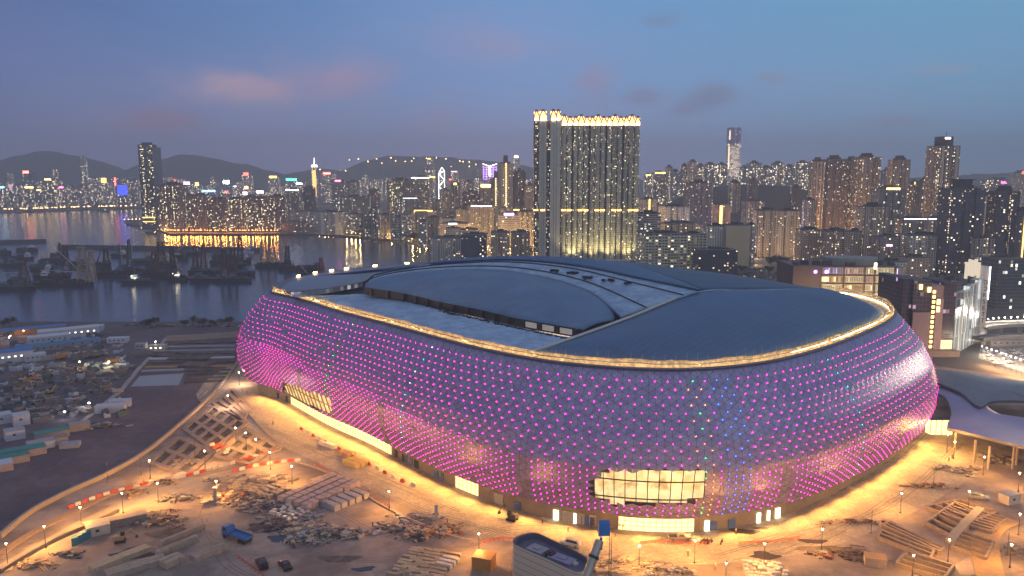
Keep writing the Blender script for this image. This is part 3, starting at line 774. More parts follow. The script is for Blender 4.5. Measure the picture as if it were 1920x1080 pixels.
def BL(x0, x1, yt, D, style, label, kind='block', rz=None, dep=None, sign=None, crown=None, group=None, cat='tower', name='tower_block', base=GZ, mono=False, faces=None):
    NB_[0] += 1
    a, b_ = AT(x0, yt, D), AT(x1, yt, D); w = b_.x - a.x; h = a.z - base
    if h < 3: h = 3
    d = dep or min(w * rb.uniform(.7, 1.1), 60); rz = rb.uniform(-.12, .12) if rz is None else rz
    c = ((a.x + b_.x) / 2 * (D + d / 2) / D, D + d / 2)
    P = poly(kind, w, d)
    core = (w * rb.uniform(.25, .4), d * rb.uniform(.3, .5), min(8, max(2.5, h * .06)))
    if mono:
        mb = MB(); mb.prism(P, 0, h, 0, top=1); mb.box((rb.uniform(-.15, .15) * w, 0, h + core[2] / 2), core, 0, 1)
        mats = [FS[style], m_rf]
        if sign: col, sw, sh = sign[:3]; mb.box((0, -d / 2 - .8, h + sh * .3), (w * sw, .8, sh), 0, 2); mats.append(sgn(col, sign[3] if len(sign) > 3 else 14))
        o = mb.build(name, mats, None, loc=(c[0], c[1], base), rz=rz); return tag(o, label, cat, group)
    t = thing(name, label, cat, (c[0], c[1], base), rz, group)
    mb = MB(); mb.prism(P, 0, h, 0, cap=False); mb.build('wall', FS[style], t)
    mb = MB(); mb.prism(P, h - .3, h + 1.0, 0); mb.build('roof', m_rf, t)
    if crown == 'pyr':
        mb = MB(); mb.box((0, 0, h + 1 + w * .2), (w * .6, d * .6, w * .4), 0, 0, .1); mb.build('roof_peak', m_rfd, t)
    elif crown == 'none': pass
    else:
        mb = MB(); mb.box((0, 0, h + 1 + core[2] / 2), core); mb.box((w * .28, d * .1, h + 1 + core[2] * .25), (w * .16, d * .3, core[2] * .5)); mb.box((-w * .3, -d * .05, h + 1 + core[2] * .2), (w * .12, d * .25, core[2] * .4)); mb.build('roof_plant', m_rfd, t)
    if crown == 'mast':
        mb = MB(); mb.tube((0, 0, h), (0, 0, h + w * .8), .5, .15, 5); mb.build('mast', m_steel, t)
    if sign:
        col, sw, sh = sign[:3]; st = sign[3] if len(sign) > 3 else 14
        mb = MB(); mb.box((0, -d / 2 - .8, h + (sh * .35 if len(sign) < 5 else -sign[4])), (w * sw, .8, sh)); mb.build('sign', sgn(col, st), t)
    return t
# ---- far island shore, hand traced
far = [
 (0, 14, 352, 3700, 'far', 'dim waterfront block at the far left edge under a blue sign', ('cyan', .7, 7)),
 (14, 24, 325, 4300, 'farw', 'slim distant pale tower poking up behind the block with the blue sign', None),
 (17, 32, 354, 3800, 'far', 'far waterfront block carrying a pale pink lit screen on top', ('pinkw', .75, 26, 1.3)),
 (42, 62, 324, 4000, 'glass', 'dark teal distant tower with a red sign on its roof', ('red', .5, 12, 24)),
 (50, 71, 352, 3750, 'far', 'distant block with a gold strip sign below the red signed tower', ('gold', .8, 7)),
 (70, 83, 357, 3700, 'far', 'distant block with an orange lit edge between two waterfront blocks', ('gold', .6, 4)),
 (80, 111, 337, 3950, 'far', 'broad purple brown distant block with a gold emblem and pale lit screen', ('gold', .35, 6, 18)),
 (98, 109, 318, 4500, 'farw', 'slim dotted tower behind the broad block with the gold emblem', None),
 (112, 124, 352, 3800, 'farw', 'distant block topped by a hot pink sign', ('pink', .7, 6)),
 (126, 139, 348, 3850, 'far', 'dark distant tower with bright dotted window columns left of centre shore', None),
 (140, 163, 348, 3800, 'far', 'wide dark purple distant block beside the very slim tall tower', None),
 (152, 161, 295, 4600, 'farw', 'very slim tall distant tower with a dotted line of lights', None),
 (163, 172, 345, 3900, 'farw', 'pale thin distant tower right of the wide dark purple block', None),
 (170, 188, 334, 4300, 'farw', 'distant tower pair with vertical strings of lights', None),
 (187, 192, 332, 4350, 'farw', 'narrow distant tower squeezed beside vertical light strings', None),
 (192, 206, 341, 3900, 'farw', 'distant block with bright yellow upper floors', ('gold', .7, 24, 5)),
 (206, 236, 345, 3950, 'off', 'wide distant office with pale bands and a vertical red sign', ('red', .08, 40, 14, -4)),
 (224, 242, 362, 3750, 'far', 'low far block whose front is a glowing blue screen', ('blue', .98, 46, 3.2, 24)),
 (236, 262, 338, 4300, 'far', 'hazy distant block just left of the tall dark waterfront tower', None),
 (212, 232, 332, 4700, 'far', 'hazy far tower behind the wide banded office', None),
 (298, 320, 333, 4600, 'farw', 'hazy far tower right behind the peninsula estate, leftmost', None),
 (320, 344, 337, 4700, 'farw', 'hazy reddish far tower above the peninsula estate', ('red', .3, 5, 5)),
 (344, 364, 345, 4500, 'farw', 'hazy far block with a bright pink and white screen', ('pinkw', .6, 16, 6)),
 (365, 378, 347, 4500, 'farw', 'far block with orange lit tip beside the pink and white screen', ('gold', .5, 18, 9)),
 (381, 406, 359, 4400, 'far', 'far low block carrying a glowing blue and white sign', ('cyan', .95, 9, 16)),
 (395, 404, 332, 4800, 'far', 'faint slim tower behind the blue and white sign', None),
 (418, 436, 343, 4500, 'far', 'far block with a dazzling white screen', ('white', .65, 18, 22)),
 (437, 446, 350, 4400, 'farw', 'narrow bright dotted tower beside the dazzling white screen', ('white', .5, 5)),
 (421, 430, 361, 4300, 'far', 'small far block with a small red sign below the white screen', ('red', .8, 8)),
 (455, 472, 328, 4500, 'farw', 'tall far tower crowned by a bright red sign', ('red', .55, 16, 14)),
 (458, 470, 353, 4250, 'farw', 'far block with an orange screen under the red crowned tower', ('gold', .5, 14)),
 (455, 468, 364, 4150, 'farw', 'low far block with a pink white sign under the orange screen', ('pinkw', .6, 14)),
 (478, 502, 361, 4200, 'farw', 'low far block with a wide pink white sign', ('pinkw', .55, 12, 14)),
 (505, 523, 333, 4500, 'farw', 'hazy far tower with a golden crown between pink signs', ('gold', .8, 12, 6)),
 (537, 559, 338, 4500, 'far', 'far tower outlined with green lights at its top', ('green', .9, 12, 6)),
 (556, 570, 345, 4400, 'farw', 'far tower with a white sign right of the green lit one', ('white', .8, 8, 16)),
 (603, 628, 326, 4500, 'farw', 'hazy pink lit far tower with a glowing red sign', ('red', .55, 10, 26)),
 (640, 655, 342, 4700, 'farw', 'hazy far tower behind the pair with the pink sign', None),
 (680, 690, 328, 4900, 'farw', 'faint thin far tower before the lit hillside', None),
 (700, 716, 336, 4700, 'farw', 'faint far block left of the two dark window dotted slabs', None),
 (722, 735, 334, 4600, 'farw', 'faint pinkish far block at the shoulder of the dark slabs', None),
 (744, 756, 334, 4400, 'farw', 'far block with a gold roof line above the dark slabs', ('gold', .8, 5)),
 (838, 851, 337, 4700, 'warm', 'glowing orange far block right of the white lattice tower', ('red', .3, 6)),
 (846, 859, 322, 4800, 'farw', 'hazy pale far tower with a flat lit top', ('pinkw', .9, 4, 6)),
 (872, 888, 340, 4600, 'farw', 'hazy far block between pale lit top and orange sign', None),
 (889, 903, 334, 4900, 'farw', 'faint far tower left of the purple lit tower', None),
]
for i, (x0, x1, yt, D, st, lb, sg) in enumerate(far):
    BL(x0, x1, yt, D, st, lb, 'cross' if i % 3 == 1 and (x1 - x0) < 18 else 'block', sign=sg, group='towers on the far shore', mono=True, base=5)
xs = sorted([rb.uniform(-10, 262) for _ in range(38)] + [rb.uniform(292, 1000) for _ in range(52)])
for i, x in enumerate(xs):
    wd = rb.uniform(8, 17); D = rb.uniform(3750, 4700) if x < 250 else rb.uniform(4500, 5100)
    BL(x, x + wd, rb.uniform(340, 378) - (6 if x > 300 else 0), D, rb.choice(['far', 'farw', 'farw', 'far']), 'hazy filler block of the far shore skyline, %s counting from the left' % nth(i), rb.choice(['block', 'slab', 'cross']), group='hazy low blocks of the far shore', mono=True, base=5)
# landmark far towers
def far_tower(name, label, x0, x1, yt, D, base=5, **k): return BL(x0, x1, yt, D, k.pop('style', 'farw'), label, base=base, group=None, name=name, mono=False, **k)
t = far_tower('office_tower', 'golden lit stepped tower with a bright white spire far across the harbour', 584, 595, 314, 4500, style='farw', kind='round', crown='none')
mb = MB(); p = AT(589.5, 314, 4500); hh = p.z - 5
mb.box((0, -17, hh * .55), (20, 3, hh * .75)); mb.build('lit_shaft', sgn('gold', 3), t)
mb = MB(); mb.box((0, 0, hh + 9), (32, 32, 14), 0, 0, .8); mb.build('lit_crown', E('crown_pale', (1, .8, .65), 5), t)
mb = MB(); mb.tube((0, 0, hh + 14), (0, 0, hh + 55), 3, .8, 5); mb.build('spire', E('spire_white', (1, .95, .9), 9), t)
t = far_tower('office_tower', 'brown tapering far tower with warm lit crown before the hillside', 796, 815, 318, 4300, crown='none')
for k, (wf, y0, y1, mt) in enumerate(((.8, 318, 308, FS['farw']), (.6, 308, 299, FS['farw']), (.3, 299, 296, sgn('gold', 4)))):
    z0 = AT(0, y0, 4300).z - 5; z1 = AT(0, y1, 4300).z - 5; mb = MB(); W_ = 55 * wf; mb.prism([(-W_ / 2, -W_ / 2), (W_ / 2, -W_ / 2), (W_ / 2, W_ / 2), (-W_ / 2, W_ / 2)], z0, z1); mb.build('tower_step', mt, t)
mb = MB(); mb.box((0, -30, AT(0, 334, 4300).z), (60, 2, 8)); mb.build('light_band', sgn('gold', 6), t)
# lattice lit tower
t = far_tower('office_tower', 'dark far tower outlined by a white zigzag lattice of lights', 823, 834, 320, 4600, style='far', crown='none')
mb = MB(); h = AT(0, 320, 4600).z - 5; a = 17; pt = [(-a, -20), (a, -20)]
zz = [h * .2, h * .42, h * .62, h * .82, h]
for z in zz[1:]: pass
mb.tube((-a, -20, h * .1), (-a, -20, h * .9), 1.2, n=4); mb.tube((a, -20, h * .1), (a, -20, h), 1.2, n=4); mb.tube((-a, -20, h * .9), (2, -20, h * 1.1), 1.2, n=4); mb.tube((a, -20, h), (2, -20, h * 1.1), 1.2, n=4); mb.tube((-a, -20, h * .9), (a, -20, h), 1.2, n=4)
for i in range(4): s_ = -1 if i % 2 else 1; mb.tube((-a * s_, -20, h * (.1 + i * .2)), (a * s_, -20, h * (.3 + i * .2)), 1.2, n=4)
mb.build('light_lattice', E('lattice_white', (.95, 1, .95), 10), t)
# purple lit tower with a V notch
t = far_tower('office_tower', 'far tower drawn in purple and white light lines with a V notch', 905, 932, 307, 4700, style='far', crown='none')
h = AT(0, 307, 4700).z - 5; mb = MB()
mb.tube((-42, -45, h), (0, -45, h * .93), 1.6, n=4); mb.tube((42, -45, h), (0, -45, h * .93), 1.6, n=4); mb.box((0, -46, h * .80), (12, 3, h * .26)); mb.build('white_light', E('notch_white', (1, .85, 1), 10), t)
mb = MB()
for z in range(6):
    for s_ in (-1, 1): mb.box((s_ * 26, -46, h * (.6 + z * .06)), (30, 2, 3))
for s_ in (-1, 1): mb.box((s_ * 20, -46, h * .78), (3, 2, h * .32)); mb.box((s_ * 38, -46, h * .78), (3, 2, h * .32))
mb.build('purple_light', sgn('purple', 5), t)
t = far_tower('office_tower', 'faint pale far tower with a glowing rounded white crown', 962, 974, 296, 4900, kind='round', style='farw', crown='none')
h = AT(0, 296, 4900).z - 5; mb = MB(); mb.box((0, 0, h + 8), (30, 30, 16), 0, 0, .6); mb.build('lit_crown', E('crown_white', (1, .88, .62), 9), t)
# super tall tower on the right
t = BL(1363, 1388, 268, 5000, 'farw', 'very tall distant tower with horizontal light bands and purple top', 'round', name='skyscraper', crown='none', rz=0)
z0 = AT(0, 268, 5000).z - GZ; z1 = AT(0, 239, 5000).z - GZ
mb = MB(); mb.prism([(x * .98, y * .98) for x, y in poly('round', 84, 80)], z0, z1); mb.build('tower_top', FAC('purple_top', (.16, .12, .26), 4, 8, .8, .7, .12, 2, (.6, .4, 1), (.7, .6, 1), (.2, .16, .34)), t)
mb = MB()
for k in range(26):
    zz = z0 * (.42 + .57 * k / 26); wk = rb.uniform(.25, .9) * 70; mb.box((rb.uniform(-.5, .5) * (78 - wk), -42, zz), (wk, 4, rb.uniform(2, 5)))
mb.build('light_band', E('band_pale', (1, .8, .6), 1.5), t)
mb = MB(); mb.box((-36, -40, (z0 + z1) / 2), (7, 4, (z1 - z0) * .6)); mb.box((-38, -40, z0 * .75), (7, 4, z0 * .4)); mb.build('edge_light', E('edge_pale', (1, .8, .5), 3), t)
# ---- peninsula estate and everything between the harbour and the complex
mid = [
 (300, 345, 347, 2070, 'pen', 'leftmost tall block of the dark peninsula estate', 'slab', None),
 (344, 360, 366, 2130, 'pen', 'narrow set back block between first and second peninsula blocks', 'slab', None),
 (357, 393, 367, 2075, 'pen', 'second block from the left in the dark peninsula estate', 'slab', None),
 (393, 426, 374, 2085, 'pen', 'third block from the left in the dark peninsula estate', 'slab', None),
 (426, 460, 373.5, 2085, 'pen', 'fourth block from the left in the dark peninsula estate', 'slab', None),
 (460, 481, 369, 2085, 'pen', 'fifth block from the left in the dark peninsula estate', 'slab', None),
 (481, 504, 372, 2095, 'pen', 'sixth block from the left in the dark peninsula estate', 'slab', None),
 (503, 536, 369, 2090, 'pen', 'last block at the right end of the dark peninsula estate', 'slab', None),
 (535, 565, 357, 2450, 'res', 'grey tower with small white roof letters right of the estate', 'slab', ('white', .8, 3, 8)),
 (567, 591, 352, 2500, 'dark', 'dark brown tower in front of the golden spired one', 'cross', None),
 (590, 622, 408, 2500, 'tan', 'low tan block with warm windows right of dark brown tower', 'block', None),
 (622, 648, 340, 2600, 'res', 'grey tower with a small pink sign left of its twin', 'slab', ('pink', .4, 5, 12)),
 (648, 674, 342, 2620, 'tan', 'pale ribbed tower right beside the tower with pink sign', 'slab', None),
 (632, 694, 370, 2250, 'glass', 'wide dark teal ribbed block with a flat lit roof edge', 'block', None),
 (690, 712, 357, 2350, 'dark', 'dark slab right of the wide teal ribbed block', 'slab', None),
 (727, 771, 338, 2350, 'pen', 'left one of two tall dark slabs with dotted windows', 'slab', None),
 (773, 809, 334, 2350, 'pen', 'right one of two tall dark slabs, with a white roof line', 'slab', ('white', .95, 2.5, 6)),
 (743, 796, 372, 2150, 'glass', 'stepped dark green glass office in front of the two dark slabs', 'block', ('white', .5, 2, 3)),
 (810, 826, 378, 2000, 'tan', 'narrow tan tower beside the stepped green glass office', 'cross', None),
 (824, 844, 357, 2150, 'res', 'grey tower just under the white lattice tower', 'cross', None),
 (845, 864, 346, 2050, 'res', 'grey tower with a golden roof lantern in the middle cluster', 'cross', ('gold', .3, 5, 6)),
 (868, 888, 342, 2300, 'res', 'dim grey tower with a dark cap in the middle cluster', 'slab', None),
 (866, 900, 361, 1950, 'dark', 'wide dark slab with sparse windows in the middle cluster', 'slab', None),
 (898, 924, 350, 2100, 'tan', 'tan tower carrying a glowing orange sign', 'slab', ('gold', .7, 7, 14)),
 (921, 939, 336, 1900, 'res', 'grey green tower left of the tall slim tan one', 'cross', None),
 (936, 960, 307, 1800, 'tan', 'tall slim tan tower with a lit stair column and rooftop lantern', 'slab', None),
 (961, 986, 322, 1950, 'dark', 'dark blue grey tower with a lit gold belt', 'cross', None),
 (984, 1001, 348, 1900, 'warm', 'brownish tower half hidden by the big apartment complex', 'block', None),
 (876, 925, 387, 1650, 'res', 'wide grey slab with bluish white lights along its roof', 'slab', ('white', .8, 2, 4)),
 (825, 868, 410, 1750, 'pale', 'low pale block under the middle cluster', 'slab', None),
 (935, 972, 403, 1500, 'off', 'office with a purple rooftop sign', 'block', ('purple', .5, 4, 12)),
 (970, 1002, 398, 1600, 'res', 'dim grey block between purple sign office and apartment complex', 'slab', None),
 (530, 578, 417, 2030, 'dark', 'low dark round cornered waterfront shed', 'round', None),
 (548, 602, 397, 2080, 'off', 'low dark office with scattered lit windows on the waterfront', 'block', None),
 (598, 646, 398, 1930, 'pale', 'pale waterfront block with two broad white pillars', 'slab', None),
 (648, 682, 402, 1960, 'off', 'grey banded office right of the pillared waterfront block', 'block', None),
 (680, 712, 403, 1830, 'tan', 'low brown banded block with dim windows by the promenade', 'block', None),
 (712, 737, 403, 1800, 'tan', 'blank tan block right of the brown banded one', 'slab', None),
 (736, 775, 408, 1720, 'off', 'grey block with many white lit windows behind the promenade', 'slab', None),
 (775, 818, 396, 1750, 'warm', 'warm lit block with a bright crown line behind the promenade', 'block', ('gold', .8, 3, 5)),
 (786, 800, 414, 1560, 'off', 'small block with bright white stair window', 'block', None),
 (800, 826, 408, 1620, 'res', 'dim grey low block left of the long pale office', 'slab', None),
 (826, 880, 420, 1520, 'pale', 'long pale office with lights on its roof', 'block', ('white', .3, 2, 6)),
 (836, 862, 428, 1400, 'pale', 'small lit white block before the long pale office', 'block', None),
 (862, 896, 430, 1420, 'off', 'low greenish banded block right of the small lit white one', 'block', None),
 (866, 914, 441, 1250, 'dark', 'dark block with two rows of large reddish panels', 'block', None),
 (811, 872, 447, 1290, 'pale', 'white school block with a gridded front by the trees', 'slab', None),
 (921, 956, 436, 1240, 'warm', 'left one of two orange lit apartment blocks', 'slab', None),
 (959, 992, 436, 1240, 'warm', 'right one of two orange lit apartment blocks', 'slab', None),
]
for x0, x1, yt, D, st, lb, kd, sg in mid:
    nm = 'apartment_block' if 'block' in lb else 'tower'
    t = BL(x0, x1, yt, D, st, lb, kd, sign=sg, group='buildings between harbour and complex', name='city_building', cat='building')
    if 'tall slim tan' in lb:
        h = AT(0, yt, D).z - GZ; mb = MB(); mb.box((0, 0, h + 11), (11, 11, 16), 0, 0, .8); mb.build('roof_lantern', m_rfd, t)
        mb = MB()
        for z in range(int(h / 4.2)): mb.box((0, -14.5, 6 + z * 4.2), (2.2, .6, 2))
        mb.build('stair_lights', E('stair_lit', (1, .75, .35), 5), t)['kind'] = 'stuff'
    if 'gold belt' in lb:
        mb = MB(); mb.box((0, -16.5, 60), (28, 1, 3)); mb.build('light_belt', sgn('gold', 6), t)
    if 'pillars' in lb:
        mb = MB(); h = AT(0, yt, D).z - GZ
        for xx in (-.28, .3): mb.box((60 * xx, -26, h * .5), (8, 6, h * .98))
        mb.build('pillar', M('white_render', (.6, .57, .48), .7, var=.1), t)
# the tall dark waterfront tower: curved glass body with a lighter fin
t = thing('waterfront_tower', 'tall dark curved glass tower standing alone at the peninsula tip', 'tower', (0, 0, 0))
D = 2120; a = AT(256, 272, D); b_ = AT(282, 268, D); c = AT(291, 276, D); h = a.z - GZ; t.location = ((a.x + b_.x) / 2, D + 20, GZ)
w = b_.x - a.x; P = [(-w / 2, -14), (-w * .25, -18), (0, -19), (w * .25, -18), (w / 2, -14), (w / 2, 16), (-w / 2, 16)]
mb = MB(); mb.prism(P, 0, h, 0, cap=False); mb.build('glass_wall', FS['pen'], t)
mb = MB(); mb.prism([(x * .98, y * .98) for x, y in P], h - 1, h + 2); mb.box((0, 0, h + 4), (w * .6, 14, 7)); mb.build('roof', m_rfd, t)
mb = MB(); mb.prism([(w / 2 + .3, -12), (w / 2 + 10, -6), (w / 2 + 10, 18), (w / 2 + .3, 18)], 0, h - 5); mb.build('grey_fin', M('fin_grey', (.17, .19, .22), .6, var=.1, scale=.05), t)
mb = MB(); mb.box((2, -19.4, 33), (w * .9, .8, 2.4)); mb.box((2, -19.4, 22), (w * .9, .8, 1.6)); mb.build('light_band', sgn('gold', 5), t)
mb = MB(); mb.prism([(-w / 2 - 5, -24), (w / 2 + 26, -22), (w / 2 + 26, 24), (-w / 2 - 5, 24)], 0, 17); mb.build('podium', FS['dark'], t)
# ---- right hand side
right = [
 (1208, 1221, 329, 2500, 'hill', 'short dark tower with an orange lit roof at the left of the hilltop row', 'slab', ('gold', .7, 4, 5)),
 (1222, 1247, 325, 2480, 'hill', 'dark tower with golden roof lights, second of the hilltop row', 'slab', ('gold', .8, 4, 5)),
 (1248, 1261, 314, 2500, 'tan', 'narrow pale tower with few windows in the hilltop row', 'block', None),
 (1256, 1276, 322, 2450, 'hill', 'bright windowed hilltop tower left of the brown capped one', 'slab', None),
 (1276, 1290, 311, 2500, 'hill', 'slim bright windowed hilltop tower touching the brown capped one', 'cross', None),
 (1290, 1307, 304, 2480, 'warm', 'brown capped hilltop tower with a lit stair edge', 'block', None),
 (1307, 1321, 311, 2520, 'hill', 'slim hilltop tower right of the brown capped one', 'cross', None),
 (1320, 1343, 309, 2450, 'hill', 'hilltop tower with lit stair line left of the very tall tower', 'slab', None),
 (1343, 1362, 309, 2460, 'hill', 'dotted hilltop tower touching the very tall tower on its left', 'slab', None),
 (1388, 1401, 315, 2450, 'hill', 'dotted hilltop tower just right of the very tall tower', 'slab', None),
 (1402, 1425, 306, 2480, 'hill', 'hilltop tower with dark roof box and a lit stair line', 'slab', None),
 (1426, 1447, 315, 2450, 'hill', 'shorter dotted tower in the middle of the right hilltop row', 'cross', None),
 (1447, 1470, 307, 2500, 'hill', 'grey hilltop tower with a dark cap, third from the row end', 'slab', None),
 (1471, 1489, 313, 2450, 'hill', 'dotted hilltop tower, second from the row end', 'slab', None),
 (1490, 1519, 306, 2480, 'hill', 'last hilltop tower touching the dense tall cluster', 'slab', None),
 (1288, 1331, 344, 1650, 'dark', 'nearly black tower in front of the wooded hill', 'slab', None),
 (1367, 1388, 343, 1850, 'tan', 'slim beige tower directly below the very tall tower', 'cross', None),
 (1402, 1421, 340, 1780, 'dark', 'thin dark stepped tower before the wooded hill', 'cross', None),
 (1394, 1430, 378, 1740, 'res', 'grey winged base block around the thin dark stepped tower', 'slab', None),
 (1331, 1368, 384, 1720, 'warm', 'orange lit block with a glowing stair beside the black tower', 'slab', ('gold', .12, 40, 5, 22)),
 (1484, 1500, 352, 1800, 'dark', 'thin black tower at the right end of the wooded hill', 'block', None),
 (1240, 1287, 388, 1500, 'pale', 'white framed office at the foot of the wooded hill', 'slab', None),
 (1200, 1229, 374, 1700, 'pale', 'pale block with a lit stair left of the wooded hill', 'slab', ('gold', .08, 30, 5, 14)),
 (1193, 1237, 401, 1280, 'off', 'beige office with a grid front right of the big complex', 'block', None),
 (1236, 1310, 420, 1350, 'res', 'long low grey office behind the yellow lit works building', 'slab', None),
 (1325, 1356, 424, 1180, 'pale', 'grey works block left of the blank beige wall', 'block', None),
 (1356, 1400, 423, 1175, 'pale', 'block with a large blank beige side wall', 'block', None),
 (1400, 1416, 422, 1200, 'pale', 'narrow pale block right of the blank beige wall', 'slab', None),
 (1416, 1456, 395, 1380, 'tan', 'left half of the wide beige estate slab with lit stairs', 'slab', None),
 (1456, 1496, 396, 1385, 'tan', 'right half of the wide beige estate slab with lit stairs', 'slab', None),
 (1506, 1530, 376, 1450, 'res', 'grey tower at the foot of the dense tall cluster', 'cross', None),
 (1519, 1546, 303, 1600, 'res', 'first tower from the left of the dense tall cluster', 'cross', None),
 (1546, 1582, 299, 1620, 'dark', 'second tower from the left of the dense tall cluster', 'slab', None),
 (1582, 1610, 301, 1650, 'res', 'third tower of the dense tall cluster, slightly set back', 'cross', None),
 (1606, 1643, 295, 1600, 'res', 'fourth and tallest tower of the dense tall cluster', 'slab', None),
 (1496, 1536, 431, 1150, 'warm', 'left low block glowing orange above the mall roof', 'slab', None),
 (1538, 1591, 434, 1120, 'warm', 'right low block glowing orange above the mall roof', 'slab', None),
 (1592, 1613, 434, 1150, 'tan', 'dim brown block between orange block and tan tower', 'block', None),
 (1612, 1658, 388, 1180, 'tan', 'tan ribbed tower with dim windows above the mall roof', 'slab', None),
 (1655, 1670, 320, 2100, 'res', 'pale far tower peeking between two tall towers', 'block', None),
 (1671, 1702, 300, 1550, 'res', 'tall grey tower with a dark rooftop box right of the cluster', 'slab', None),
 (1641, 1690, 355, 1400, 'glass', 'dark tower with an orange lit roof terrace', 'slab', ('gold', .5, 3, 9)),
 (1702, 1724, 345, 1650, 'res', 'grey tower with golden stair lights left of the peaked one', 'cross', ('gold', .3, 5, 4)),
 (1722, 1746, 340, 1600, 'dark', 'tower with a peaked roof beside the tallest right tower', 'slab', None),
 (1746, 1792, 274, 1400, 'res', 'tallest tower on the right with pale ribs and a lit crown', 'slab', None),
 (1686, 1732, 411, 1250, 'res', 'left half of the low block row with white roof lamps', 'slab', ('white', .9, 1.2, 4)),
 (1732, 1776, 411, 1255, 'res', 'right half of the low block row with white roof lamps', 'slab', ('white', .9, 1.2, 4)),
 (1642, 1682, 444, 1100, 'tan', 'brown low block with a pink script sign', 'block', ('pinkw', .25, 2, 6, 12)),
 (1689, 1776, 443, 1090, 'pale', 'long pale low slab with rows of small windows', 'slab', None),
 (1774, 1834, 354, 1060, 'dark', 'huge nearly black tower block with a flat antenna roof', 'slab', None),
 (1836, 1866, 368, 1400, 'tan', 'tan tower with warm windows between two black towers', 'slab', None),
 (1828, 1860, 447, 1030, 'tan', 'low tan block squeezed between two black towers', 'block', None),
 (1863, 1902, 360, 1060, 'dark', 'black tower with bright yellow window columns near the right edge', 'slab', None),
 (1902, 1930, 398, 1000, 'dark', 'black block at the right edge with a string of yellow lamps', 'block', ('gold', .06, 70, 5, 40)),
 (1846, 1900, 337, 2900, 'far', 'hazy wide tower with a pink star shaped lamp', 'slab', ('pink', .16, 8, 6, 10)),
 (1898, 1930, 324, 2700, 'warm', 'hazy tower with a red beacon roof at the right edge', 'slab', ('red', .3, 6, 9)),
 (1795, 1838, 352, 2300, 'far', 'hazy block behind the huge black tower', 'slab', None),
 (1650, 1690, 492, 860, 'pale', 'pale office block behind the mall with ribbon windows', 'block', None),
 (1692, 1735, 484, 900, 'warm', 'brownish office block behind the mall roof', 'block', None),
 (1850, 1912, 487, 820, 'glass', 'dark office with white lit ribbon windows behind the hotel', 'block', None),
]
for x0, x1, yt, D, st, lb, kd, sg in right:
    t = BL(x0, x1, yt, D, st, lb, kd, sign=sg, crown='pyr' if 'peaked' in lb else None, group='towers of the inland city', name='city_building', cat='building')
    h = AT(0, yt, D).z - GZ
    if 'tallest tower on the right' in lb:
        mb = MB(); mb.box((0, 0, h + 9), (22, 20, 16)); mb.tube((4, 0, h + 16), (4, 0, h + 26), .4); mb.build('crown', m_rfd, t)
        mb = MB(); mb.box((0, -10.6, h + 14), (10, .6, 3)); mb.build('crown_sign', E('crown_sign_white', (1, .85, .9), 8), t)
        mb = MB()
        for xx in (-13, 13): mb.box((xx, -19.6, h / 2), (4, 2, h))
        mb.build('pale_rib', M('rib_pale', (.4, .38, .34), .8, var=.1), t)
    if 'huge nearly black' in lb:
        mb = MB(); mb.box((0, 0, h + 6), (18, 16, 12)); mb.box((0, 0, h + 12.4), (26, 18, .8)); mb.build('antenna_deck', m_rfd, t)
    if 'blank beige side' in lb:
        mb = MB(); w = 44 * D / FPX; mb.box((0, -min(60, 30) * .75, h * .55), (w * .98, 1.5, h * .9)); mb.build('blank_wall', M('beige_blank', (.62, .50, .30), .8, var=.08, scale=.05), t).location.y = 0
# low filler blocks inland, back to front
specs = []
for _ in range(30): specs.append((rb.uniform(1640, 2000), rb.uniform(395, 430), rb.uniform(1300, 2000), rb.uniform(18, 34)))
for _ in range(34): specs.append((rb.uniform(640, 1000), rb.uniform(385, 420), rb.uniform(1650, 2100), rb.uniform(14, 30)))
for _ in range(14): specs.append((rb.uniform(1195, 1500), rb.uniform(412, 440), rb.uniform(1380, 1600), rb.uniform(18, 34)))
specs.sort()
for i, (x, yt, D, wd) in enumerate(specs):
    BL(x, x + wd, yt, D, rb.choice(['res', 'tan', 'pale', 'off', 'dark', 'res']), 'dim low city block filling gaps between larger ones, %s from the left' % nth(i), rb.choice(['slab', 'block', 'slab']), group='dim low city blocks', name='low_block', cat='building', mono=True)
# village of small roofs between the stadium and the city
m_vw = FAC('village_wall', (.30, .28, .25), 3.2, 3.0, .4, .45, .18, 2.2)
FS['vil'] = m_vw
vs_ = []
for row in range(7):
    x = rb.uniform(1000, 1030)
    while x < 1935:
        D = 740 + row * 55 + rb.uniform(-22, 22); x += rb.uniform(14, 40) * 800 / D
        if x > 1480 and D < 900 and x < 1700: continue
        if x > 1690 and D < 860: continue
        vs_.append((x, D))
vs_.sort()
for i, (x, D) in enumerate(vs_):
    p = AT(x, 500, D); w, d, h = rb.uniform(8, 20), rb.uniform(8, 16), rb.uniform(5, 15)
    mb = MB(); mb.prism(poly('block', w, d), 0, h, 0, top=1)
    if rb.random() < .5:
        mb.face([(-w / 2, -d / 2, h), (w / 2, -d / 2, h), (w / 2, 0, h + 2.2), (-w / 2, 0, h + 2.2)], 1); mb.face([(-w / 2, 0, h + 2.2), (w / 2, 0, h + 2.2), (w / 2, d / 2, h), (-w / 2, d / 2, h)], 1)
    else: mb.box((w * .2, 0, h + 1.2), (w * .3, d * .3, 2.4), 0, 1)
    tag(mb.build('small_house', [m_vw, rb.choice([m_rf, m_rfd, m_roofl if False else m_rf])], loc=(p.x, D, GZ), rz=rb.uniform(-.5, .5)), 'small low roofed house behind the stadium, %s from the left' % nth(i), 'house', 'small houses behind the stadium')
print('buildings', NB_[0], 'houses', len(vs_))
